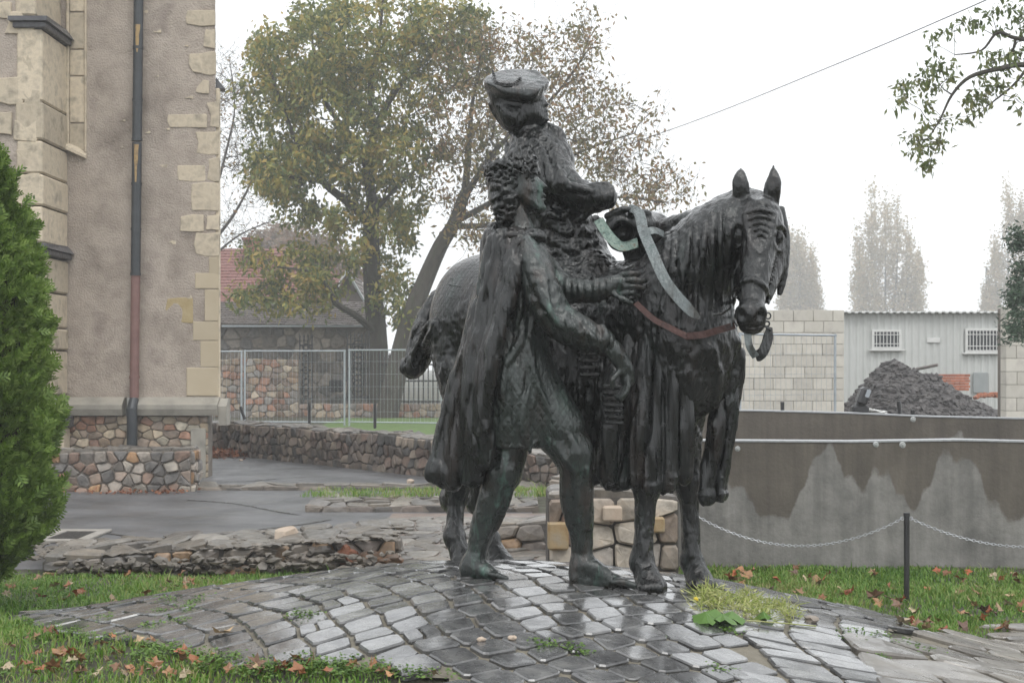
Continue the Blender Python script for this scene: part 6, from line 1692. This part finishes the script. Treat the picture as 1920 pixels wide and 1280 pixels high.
# ivy-like leaves on trunks
# bare tree behind the church corner
D3 = 52.0; p3 = lambda x, y, o=0: at(x, y, D3+o)
limbs3 = [([p3(395,790),p3(398,600),p3(402,480),p3(405,330)], .22, .08),([p3(402,450),p3(440,400),p3(475,330),p3(490,260)], .07, .015),([p3(404,360),p3(425,280),p3(440,200),p3(430,110)], .06, .012),([p3(400,480),p3(450,440),p3(520,410)], .05, .012)]
make_tree('bare_tree', 'almost bare twiggy tree between the church corner and the walnut', 'tree', limbs3, [(440,250,50,90,2),(430,150,40,60,1),(470,340,50,60,1.2),(440,430,50,40,.7)], D3, 2.5, 260, 103, WAL2, BARK_F, 3, (.3,.3,.3), .15, .06, .4, r_tip=.007, twigs=700, up=.2)
# shrubs/trees beyond the house
for i, (px, py, rx, ry, d, lb) in enumerate(((575,470,55,28,95,'pale rusty tree top hazy beyond the red roof'),(628,515,50,45,88,'rusty brown tree hazy beyond the annex gable'),(520,450,35,22,110,'faint far treetop above the chimney'))):
    l = [([at(px,760,d),at(px,py+ry,d),at(px,py,d)], .2, .08)]
    make_tree('hazy_tree', lb, 'tree', l, [(px,py,rx,ry,1),(px,py+ry,rx*1.1,ry,1)], d, 2.5, 120, 110+i, SHRUB, BARK_F, 40, (.5,.5,.4), .35, .2, .3, r_tip=.012)
# poplars
def poplar(label, spires, d, seed):
    limbs = []; blobs = []
    for (px, top, w_) in spires:
        limbs.append(([at(spires[0][0],760,d), at(px*.6+spires[0][0]*.4,620,d), at(px,500,d), at(px,top+10,d)], .28, .02))
        n = 6
        for k in range(n):
            t = (k+.5)/n; y = top+(640-top)*t; blobs.append((px, y, w_*(.25+.75*min(1,t*1.8)), (640-top)/n*.75, .5+t))
    make_tree('poplar_tree', label, 'tree', limbs, blobs, d, 4.0, 420, seed, POPL, BARK_F, 44, (.34,.34,1.1), .5, .26, -.5, r_tip=.02, up=.0, bend=.05, twigs=400)
poplar('hazy pale poplar directly right of the horse head', [(1500,455,26),(1478,430,20),(1522,480,18)], 222, 121)
poplar('broad hazy poplar group in the middle of the sky gap', [(1660,385,22),(1635,365,20),(1682,385,22),(1612,440,18),(1705,430,20),(1722,495,14)], 210, 122)
poplar('tall hazy poplar at the right edge above the block wall', [(1890,352,20),(1915,385,22),(1865,450,14),(1850,545,10),(1945,420,20)], 216, 123)
# overhanging branch, upper right
D4 = 14.0; p4 = lambda x, y, o=0: at(x, y, D4+o)
limbs4 = [([p4(2300,900,1.0),p4(2290,500,.8),p4(2260,260,.6),p4(2180,60,.3)], .22, .12),
          ([p4(2210,110,.4),p4(2060,60,.1),p4(1960,75),p4(1905,72),p4(1870,62),p4(1840,95),p4(1790,103)], .035, .005),
          ([p4(2240,200,.5),p4(2060,140,.2),p4(1930,122),p4(1870,130,-.2),p4(1818,145,-.3),p4(1785,178,-.3),p4(1762,225,-.3),p4(1740,260,-.3)], .038, .004),
          ([p4(1930,122),p4(1900,160),p4(1850,200)], .018, .006), ([p4(1905,72),p4(1900,100),p4(1915,112)], .014, .006)]
rs = np.random.RandomState(7); t4 = thing('overhanging_tree', 'tree at the right whose leafy branch hangs into the white sky', 'tree', tuple(p4(2300,900,1.0)*np.array([1,1,0])))
cl4 = [(1690,160),(1700,175),(1715,150),(1735,140),(1750,130),(1760,165),(1735,185),(1700,190),(1745,70),(1790,50),(1815,30),(1830,45),(1860,25),(1890,12),(1915,30),(1880,55),(1905,20),(1850,105),(1870,110),(1890,105),(1915,60),(1910,100),
       (1712,250),(1725,262),(1706,282),(1720,285),(1745,305),(1738,310),(1760,265),(1752,275),(1738,225),(1780,228),(1820,185),(1835,180),(1845,195),(1818,215),(1825,225),(1855,165),(1870,150),(1890,165),(1905,185),(1930,150),(1780,140),(1765,118),(1745,155),(1850,140),(1895,130)]
att4 = [p4(x, y, rs.uniform(-.5,.3)) for x, y in cl4]+[p4(rs.uniform(1925,2200), rs.uniform(-60,260), rs.uniform(-.8,.8)) for _ in range(60)]+[p4(x+rs.normal(0,10), y+rs.normal(0,8), rs.uniform(-.4,.3)) for x, y in cl4]
T = Tree(limbs4); T.grow(att4, .0028, rs, .12, .05); T.mesh('trunk', BARK, t4, len(limbs4))
v, q = leaves_np(np.array(att4), 13, (.042,.07,.038), .085, .034, .75, rs); mesh_np('crown', v, q, RGT, t4, False)
# dark conifer at the right edge
CON = leaf_mat('dark_conifer_needles', [(.03,.06,.035),(.05,.10,.055),(.08,.13,.07)], .1)
tc = thing('conifer_tree', 'dark green conifer just entering at the right edge', 'tree', (gx(2010,22),22,0))
mb = MB(); mb.tube([at(2010,900,22),at(2010,400,22)], [.12,.03], 8); mb.build('trunk', BARK, tc)
rs = np.random.RandomState(9); cc_ = [at(2010+rs.uniform(-1,1)*(30+ (y-380)*.42), y, 22+rs.uniform(-.8,.8)) for y in rs.uniform(390,640,500)]
cc_ += [at(1908+rs.normal(0,8), y+rs.normal(0,7), 22) for y in (440,458,500,540,556) for _ in range(6)]
v, q = leaves_np(np.array(cc_), 50, (.07,.07,.06), .10, .028, .3, rs); mesh_np('crown', v, q, CON, tc, False)
# overhead cable
cb = MB(); cb.tube(catmull([at(380,500,75), at(540,456,60), at(900,360,48), at(1250,246,40), at(1560,124,32), at(1850,0,26), at(2050,-95,22)], 8), .011, 5)
tag(cb.build('overhead_cable', IRON), 'thin overhead cable crossing the white sky to the upper right', 'cable')

# ================================================================== THUJA
THU = leaf_mat('thuja_scale_leaves', [(.06,.11,.02),(.12,.20,.035),(.19,.29,.06),(.27,.36,.10)], .35, .5)
THU_B = material('dark_thuja_core', [(.02,.025,.01),(.035,.035,.018),(.05,.035,.02)], 14, (.8,.9), .8, bscale=30, bdist=.04)
DT = 8.6; cxt = gx(-100, DT)
prof = [(1100,.25),(1085,.38),(1060,.45),(1000,.56),(900,.60),(800,.59),(750,.57),(700,.53),(600,.52),(520,.49),(450,.45),(340,.35),(285,.22),(240,.10),(215,.02)]
pz = np.array([zt(p, DT) for p, _ in prof]); pr = np.array([r for _, r in prof])
th = thing('thuja', 'tall green thuja column at the left edge of the lawn', 'thuja', (cxt, DT, gz(cxt, DT)))
mb = MB(); mb.tube([(cxt,DT,gz(cxt,DT)-.05),(cxt,DT,gz(cxt,DT)+.5),(cxt,DT,2.9)], [.09,.07,.01], 9)
for k in range(5): a = k*1.3; mb.tube([(cxt,DT,gz(cxt,DT)+.02),(cxt+.12*math.cos(a),DT+.12*math.sin(a),.7),(cxt+.3*math.cos(a),DT+.3*math.sin(a),1.4)], [.04,.03,.01], 6)
mb.build('trunk', BARK, th)
rs = np.random.RandomState(3)
def clump(a, z, sd=5): 
    return vnoise(np.stack([np.cos(a)*1.6, np.sin(a)*1.6, z*2.6], 1), sd)*.6+vnoise(np.stack([np.cos(a)*4, np.sin(a)*4, z*6.5], 1), sd+1)*.4
Z, A_ = np.meshgrid(np.linspace(.35, 3.25, 70), np.linspace(0, 2*np.pi, 60, endpoint=False), indexing='ij')
R0 = np.interp(Z.ravel(), pz, pr)*(.76+.13*clump(A_.ravel(), Z.ravel())); v = np.stack([cxt+R0*np.cos(A_.ravel()), DT+R0*np.sin(A_.ravel()), Z.ravel()], 1)
i = np.arange(v.shape[0]).reshape(Z.shape); q = np.stack([i[:-1], i[1:], np.roll(i, -1, 1)[1:], np.roll(i, -1, 1)[:-1]], -1).reshape(-1, 4)
mesh_np('inner_core', v, q[:, ::-1], THU_B, th, True)  # dark shell filling the crown, so that nothing shows through between the sprays
ns = 15000; z = rs.uniform(.30, 3.15, ns); a = rs.uniform(0, 2*np.pi, ns); a = np.where(rs.uniform(0,1,ns) < .75, rs.uniform(-2.6, 1.2, ns), a)
r = np.interp(z, pz, pr)*(.90+.24*clump(a, z))*rs.uniform(.78, 1.05, ns)
sh_ = rs.randint(0, 170, ns); sa = rs.uniform(-2.6,1.2,170)[sh_]; sz = rs.uniform(.4,2.9,170)[sh_]; k_ = rs.uniform(0,1,ns) < .16
a = np.where(k_, sa+rs.normal(0,.06,ns), a); z = np.where(k_, sz+rs.uniform(0,.14,ns), z); r = np.where(k_, np.interp(z, pz, pr)*1.0+(z-sz)*.55-.02, r)
base = np.stack([cxt+r*np.cos(a), DT+r*np.sin(a), z], 1); out = np.stack([np.cos(a), np.sin(a), np.zeros(ns)], 1)
ax_ = out*rs.uniform(.35,.9,ns)[:,None]+np.array([0,0,1])*rs.uniform(.3,1.0,ns)[:,None]+rs.normal(0,.22,(ns,3)); ax_ /= np.linalg.norm(ax_, axis=1)[:,None]
rd = rs.normal(0,1,(ns,3)); sd_ = np.cross(ax_, rd); sd_ /= np.linalg.norm(sd_, axis=1)[:,None]
L_ = rs.uniform(.05,.12,ns)[:,None]; V_ = []
for t_, s_, ln in ((0,0,.9),(.15,1,.5),(.25,-1,.5),(.40,1,.45),(.50,-1,.42),(.65,1,.32),(.72,-1,.3)):
    o_ = base+ax_*L_*t_; d_ = ax_ if s_ == 0 else (ax_*.75+sd_*s_*.75); e_ = np.cross(d_, np.cross(ax_, sd_)); e_ /= np.linalg.norm(e_, axis=1)[:,None]
    w_ = L_*.075; V_.append(np.stack([o_-e_*w_*.5, o_+d_*L_*ln*.5-e_*w_, o_+d_*L_*ln, o_+d_*L_*ln*.5+e_*w_], 1))
v = np.stack(V_, 1).reshape(-1, 3); mesh_np('crown', v, np.arange(len(v)).reshape(-1, 4), THU, th, False)

# ================================================================== GRASS
GR = leaf_mat('lawn_grass', [(.06,.15,.015),(.10,.22,.022),(.15,.29,.035),(.24,.32,.07),(.32,.30,.12)], .35, .45)
def lawn(name, cond, x0, x1, y0, y1, n, hmin, hmax, seed, zf=surf_z, width=.0035):
    rs = np.random.RandomState(seed); x = rs.uniform(x0, x1, n); y = rs.uniform(y0, y1, n); p = np.stack([x, y, 0*x], 1)
    dens = .58+.55*vnoise(p*2.2, seed)+.35*vnoise(p*7, seed+1); k = cond(x, y) & (rs.uniform(0, 1, n) < dens); x = x[k]; y = y[k]; p = p[k]; n = len(x)
    h = rs.uniform(hmin, hmax, n)*(1+.5*vnoise(p*3, seed+2))*(1+(rs.uniform(0,1,n) > .985)*1.1); a = rs.uniform(0, 2*np.pi, n); ln = rs.uniform(.15, .9, n)*h
    b = np.stack([x, y, zf(x, y)-.004], 1); dr = np.stack([np.cos(a), np.sin(a), 0*a], 1); sd = np.stack([-np.sin(a+rs.normal(0,.5,n)), np.cos(a), 0*a], 1)*width*rs.uniform(.7,1.5,n)[:,None]
    m1 = b+dr*ln[:,None]*.35+np.stack([0*h,0*h,h*.6],1); m2 = b+dr*ln[:,None]+np.stack([0*h,0*h,h*rs.uniform(.75,1,n)],1)
    v = np.stack([b-sd, b+sd, m1+sd*.8, m1-sd*.8, m2], 1).reshape(-1, 3); i = np.arange(n)*5
    me = bpy.data.meshes.new(name); f = np.concatenate([np.stack([i,i+1,i+2,i+3],1).reshape(-1)]); 
    tri = np.stack([i+3,i+2,i+4],1).reshape(-1)
    me.vertices.add(len(v)); me.vertices.foreach_set('co', v.astype(np.float32).ravel()); me.loops.add(len(f)+len(tri)); me.loops.foreach_set('vertex_index', np.concatenate([f, tri]).astype(np.int32))
    me.polygons.add(2*n); me.polygons.foreach_set('loop_start', np.concatenate([np.arange(n)*4, 4*n+np.arange(n)*3]).astype(np.int32)); me.update(calc_edges=True); me.validate()
    me.materials.append(GR); o = bpy.data.objects.new(name, me); lnk(o); o['kind'] = 'stuff'; return o
notm = lambda x, y: ~(in_poly(MOUND, x, y) & (mound_r(x, y) < 1)) & ~in_poly(FLG, x, y)
seen = lambda x, y: (np.abs(x) < y*.365+.1)
lawn('lawn', lambda x, y: notm(x, y) & seen(x, y) & (y < 11.0), -4.2, .1, 5.3, 7.6, 62000, .018, .048, 1, width=.0028)
lawn('lawn', lambda x, y: notm(x, y) & seen(x, y) & (y < 10.93+.3*(x+3.5)*.2), -4.6, -.75, 7.6, 11.1, 60000, .02, .055, 2)
lawn('lawn', lambda x, y: notm(x, y) & (x > .95) & (y < 11.42-(np.maximum(0,x-4)*.28)), .9, 6.2, 7.6, 11.42, 120000, .02, .055, 3)
lawn('footing_grass', lambda x, y: seen(x, y) & (np.abs(y-16.9) < .5), -2.4, 1.3, 16, 17.6, 9000, .03, .07, 4, zf=lambda x, y: x*0+.10)
lawn('verge_grass', lambda x, y: seen(x, y), -.2, .45, 17.6, 18.3, 4000, .04, .1, 5, zf=lambda x, y: x*0)
lawn('bank_grass', lambda x, y: (x > -.9) & (x < 1.2), -.9, 1.2, 9.6, 10.3, 2500, .02, .05, 6)
# creeping weeds: small round leaves on the lawn edge and in the joints
WEED = leaf_mat('creeping_weed', [(.06,.13,.02),(.12,.22,.035),(.18,.28,.06)], .3)
def weeds(name, pts, rad, seed):
    rs = np.random.RandomState(seed); c_ = np.repeat(np.array(pts), 14, 0); n = len(c_); x = c_[:,0]+rs.normal(0, rad, n); y = c_[:,1]+rs.normal(0, rad, n)
    z = surf_z(x, y)+rs.uniform(.012, .035, n); s_ = rs.uniform(.004,.009,n)[:,None]; u = rs.normal(0,1,(n,3))*np.array([1,1,.35]); u /= np.linalg.norm(u,axis=1)[:,None]
    w2 = np.cross(u, np.stack([rs.normal(0,.3,n), rs.normal(0,.3,n), np.ones(n)],1)); w2 /= np.linalg.norm(w2,axis=1)[:,None]; p = np.stack([x,y,z],1)
    v = np.stack([p-u*s_, p-w2*s_, p+u*s_, p+w2*s_], 1).reshape(-1,3); mesh_np(name, v, np.arange(len(v)).reshape(-1,4), WEED, None, False, kind='stuff')
rs = np.random.RandomState(12); wp = []
for _ in range(2200):
    px, py = rs.uniform(-20, 1000), rs.uniform(1075, 1275); p = hit(px, py)
    edge = min(abs(float(mound_r(*p))-1)*2.5, min(math.hypot(p[0]-f_[0], p[1]-f_[1]) for f_ in front))
    if notm(np.array([p[0]]), np.array([p[1]]))[0] and (rs.uniform() < .18 or edge < .16 or (px < 260 and py < 1165 and rs.uniform() < .8)): wp.append(p)
    elif edge < .05 and rs.uniform() < .5: wp.append(p)
for px, py in ((200,1165),(300,1155),(350,1150),(310,1130),(380,1128),(560,1160),(575,1163),(1010,1215),(1030,1220),(1070,1222),(1090,1235),(1370,1190),(1350,1265),(1600,1190),(1610,1205),(1660,1195),(1700,1212),(1500,1110),(1650,1240),(1740,1225),(280,1180),(330,1170),(360,1140)):
    for _ in range(5): wp.append(hit(px+rs.normal(0,9), py+rs.normal(0,3)))
weeds('creeping_weeds', wp, .022, 4)

# ================================================================== FALLEN LEAVES
LEAFM = material('fallen_leaf', [(.75,.75,.75),(1,1,1),(1.2,1.15,1.1)], 40, (.4,.65), .2, objcols=[(.30,.11,.04),(.30,.16,.07),(.20,.08,.03),(.36,.25,.14),(.26,.12,.05),(.12,.06,.035),(.38,.30,.19),(.33,.09,.03),(.22,.12,.07)], objrand=.3, coat=.15)
def leaf_shape(seed):
    rn = random.Random(seed); pts = []; lobes = 5
    for k in range(lobes*2+1):
        a = math.radians(-70+ (140+180)*k/(lobes*2)) ; r_ = (1.0 if k % 2 == 0 else .60)*rn.uniform(.55,1.15)*(1.15 if k == lobes else 1)
        pts.append((math.cos(a)*r_, math.sin(a)*r_))
    v = [(0, 0, rn.uniform(.0,.1))]+[(x, y, .35*(x*x+y*y)*rn.uniform(-.3,1.6)+rn.uniform(-.15,.2)) for x, y in pts]; n = len(pts)
    f = [(0, i+1, i+2) for i in range(n-1)]
    v += [(.03,-.05,0),(-.03,-.05,0),(-.02,-1.1,.15),(.02,-1.1,.15)]; f.append((n+1,n+2,n+3,n+4))
    me = bpy.data.meshes.new('fallen_leaf'); me.from_pydata(v, [], f); me.materials.append(LEAFM); return me
LM = [leaf_shape(s_) for s_ in range(7)]
rl = random.Random(15)
def drop(px, py, size, label, group, tiltamp=.5, lift=.012):
    x, y = hit(px, py); o = bpy.data.objects.new('fallen_leaf', rl.choice(LM)); lnk(o); s_ = size*rl.uniform(.75,1.25)
    o.location = (x, y, gz(x, y)+lift+s_*.15); o.scale = (s_, s_, s_); o.rotation_euler = (rl.uniform(-tiltamp,tiltamp), rl.uniform(-tiltamp,tiltamp), rl.uniform(0,6.28)); tag(o, label, 'leaf', group)
n_ = 0
while n_ < 62:
    px, py = rl.uniform(5, 850), rl.uniform(1185, 1278); p = hit(px, py)
    if not notm(np.array([p[0]]), np.array([p[1]]))[0]: continue
    drop(px, py, .030, 'orange brown fallen leaf in the grass of the near left lawn', 'fallen leaves in the near left lawn', 1.0, .024); n_ += 1
for px, py in ((110,1240),(100,1265),(150,1248),(90,1195),(130,1240),(265,1275),(345,1250),(365,1252),(480,1262),(560,1272),(430,1270),(20,1225),(60,1275)):
    drop(px, py, .042, 'orange brown fallen leaf in the grass of the near left lawn', 'fallen leaves in the near left lawn', .9, .026)
n_ = 0
while n_ < 34:
    px, py = rl.uniform(5, 560), rl.uniform(1072, 1145); p = hit(px, py)
    if not notm(np.array([p[0]]), np.array([p[1]]))[0] or p[1] > 10.9: continue
    drop(px, py, .038, 'brown fallen leaf on the lawn strip before the ruined wall', 'fallen leaves on the strip before the ruined wall', .9, .026); n_ += 1
n_ = 0
while n_ < 64:
    px, py = rl.uniform(1340, 1918), rl.uniform(1070, 1190); p = hit(px, py)
    if not notm(np.array([p[0]]), np.array([p[1]]))[0] or p[1] > 11.3: continue
    drop(px, py, .045, 'tan or orange fallen leaf on the lawn below the concrete wall', 'fallen leaves on the lawn below the concrete wall', .9, .026); n_ += 1
for px, py in ((1375,1085),(1388,1078),(1400,1090),(1395,1100),(1368,1092),(1410,1080),(1530,1095),(1540,1100),(1515,1092),(1595,1122),(1640,1130),(1695,1175),(1690,1180),(1755,1080),(1870,1150),(1880,1185),(1890,1190)):
    drop(px, py, .06, 'tan or orange fallen leaf on the lawn below the concrete wall', 'fallen leaves on the lawn below the concrete wall', .9, .03)
for px, py, lb in ((418,1205,'orange leaf lying on the left cobblestones of the mound'),(272,1120,'brown curled leaf at the upper left edge of the cobbles'),(330,1108,'small tan leaf at the upper left edge of the cobbles'),(1770,1192,'brown leaf on the grey flagstones at the lower right'),(1740,1178,'pale leaf on the flagstone edge at the right')):
    drop(px, py, .05 if px == 418 else .035, lb, None, .25, .03)
# heap of brown litter by the church corner
rs = np.random.RandomState(5); cpts = np.array([[gx(px,d), d, .03] for px, d in zip(rs.normal(425,32,240), rs.normal(25.6,.45,240))]); 
LIT = leaf_mat('brown_leaf_litter', [(.12,.045,.025),(.22,.08,.04),(.30,.13,.06)], .1)
v, q = leaves_np(cpts, 5, (.12,.12,.03), .10, .07, .0, rs); v[:,2] = np.maximum(v[:,2], .008); mesh_np('leaf_litter', v, q, LIT, None, False, kind='stuff')
rs = np.random.RandomState(6); cpts = np.array([[gx(px,17.95), 17.95+rs.uniform(-.1,.1), .02] for px in rs.uniform(150,350,40)]); v, q = leaves_np(cpts, 3, (.08,.08,.01), .06, .04, .0, rs); v[:,2] = np.maximum(v[:,2], .008); mesh_np('leaf_litter', v, q, LIT, None, False, kind='stuff')

# ================================================================== WILTED BOUQUET on the mound
BQ1 = leaf_mat('yellow_green_stalk', [(.20,.28,.05),(.36,.42,.10),(.55,.55,.26),(.46,.46,.14)], .3); BQ2 = leaf_mat('broad_green_leaf', [(.10,.20,.04),(.16,.30,.07)], .3); BQW = leaf_mat('pale_withered_bloom', [(.40,.36,.26),(.55,.52,.42),(.30,.26,.16)], .2)
bc = hit(1385, 1150); bq = thing('wilted_bouquet', 'wilted bunch of yellow green stalks and broad leaves lying on the cobbles', 'bouquet', (bc[0], bc[1], gz(*bc)))
rs = np.random.RandomState(21)
def scatter(n, px0, px1, py0, py1): return np.array([(*h_, gz(*h_)) for h_ in [hit(rs.uniform(px0,px1), rs.uniform(py0,py1)) for _ in range(n)]])
c1 = np.concatenate([scatter(60,1310,1420,1118,1160), scatter(50,1390,1485,1138,1170), scatter(14,1300,1345,1118,1140)]); c1[:,2] += rs.uniform(.0,.028,len(c1))
v, q = leaves_np(c1, 18, (.026,.026,.010), .085, .005, .0, rs); mesh_np('stalks', v, q, BQ1, bq, False)
v, q = leaves_np(c1[::2], 14, (.03,.03,.02), .028, .010, -.2, rs); mesh_np('frond', v, q, BQ1, bq, False)
c2 = scatter(18,1375,1420,1150,1180); c2[:,2] += .02; v, q = leaves_np(c2, 12, (.015,.015,.012), .022, .010, -.3, rs); mesh_np('withered_bloom', v, q, BQW, bq, False)
for px, py, s_, rz in ((1322,1174,.075,.4),(1355,1178,.085,-.3),(1340,1168,.07,1.2),(1372,1172,.08,2.2),(1432,1172,.06,.2)):
    x, y = hit(px, py); mb = MB(); n = 11; pts = [(0,-.9,0)]+[(math.sin(a)*(.75+.12*math.cos(5*a)), -math.cos(a)*.9, .0) for a in np.linspace(.35, 2*math.pi-.35, n)]
    M_ = Matrix.Translation((x,y,gz(x,y)+.045)) @ Matrix.Rotation(rz,4,'Z') @ Matrix.Rotation(.25*math.sin(px),4,'X')
    vs = [M_ @ Vector((0,0,.02))]+[M_ @ Vector((a*s_, b*s_, -.02+.012*math.sin(i*1.9))) for i, (a, b, c_) in enumerate(pts)]
    mb.add(vs, [(0, i+1, (i+1) % len(pts)+1) for i in range(len(pts))]); mb.build('broad_leaf', BQ2, bq)
mb = MB(); a = hit(1400,1180); b = hit(1530,1186); mb.tube([(a[0],a[1],gz(*a)+.04),((a[0]+b[0])/2,(a[1]+b[1])/2,gz((a[0]+b[0])/2,(a[1]+b[1])/2)+.035),(b[0],b[1],gz(*b)+.03)], .003, 5); mb.build('long_stem', BQ1, bq)
YF = material('yellow_bloom', [(.55,.42,.03),(.65,.5,.05)], 20, (.5,.6), .1); x, y = hit(1305,1140); mb = MB(); mb.blob((x,y,gz(x,y)+.04), .012, 4, 1, .3); mb.build('yellow_flower', YF, bq)
for px, py, c_ in ((902,1213,'pale round pebble lying in the middle of the cobbles'),(960,1210,'pinkish pebble on the cobbles left of the green weeds'),(1522,1173,'brown rounded stone on the joint of the right cobble field')):
    x, y = hit(px, py); mb = MB(); mb.blob((x,y,gz(x,y)+.03), .016 if px < 1000 else .03, px, 2, .2, (1.2,1,.7)); tag(mb.build('pebble', PALE if px < 1000 else RUIN), c_, 'pebble')

# ================================================================== HAZE
mh = bpy.data.materials.new('haze'); mh.use_nodes = True; t = mh.node_tree; t.nodes.remove(t.nodes['Principled BSDF'])
pv = t.nodes.new('ShaderNodeVolumePrincipled'); pv.inputs['Color'].default_value = (.985,.992,1.0,1); pv.inputs['Density'].default_value = HAZE
t.links.new(pv.outputs[0], t.nodes['Material Output'].inputs['Volume'])
mb = MB(); mb.box((-305,-65,-1.2), (305,405,31.0)); o = mb.build('haze', mh, None, kind='stuff')
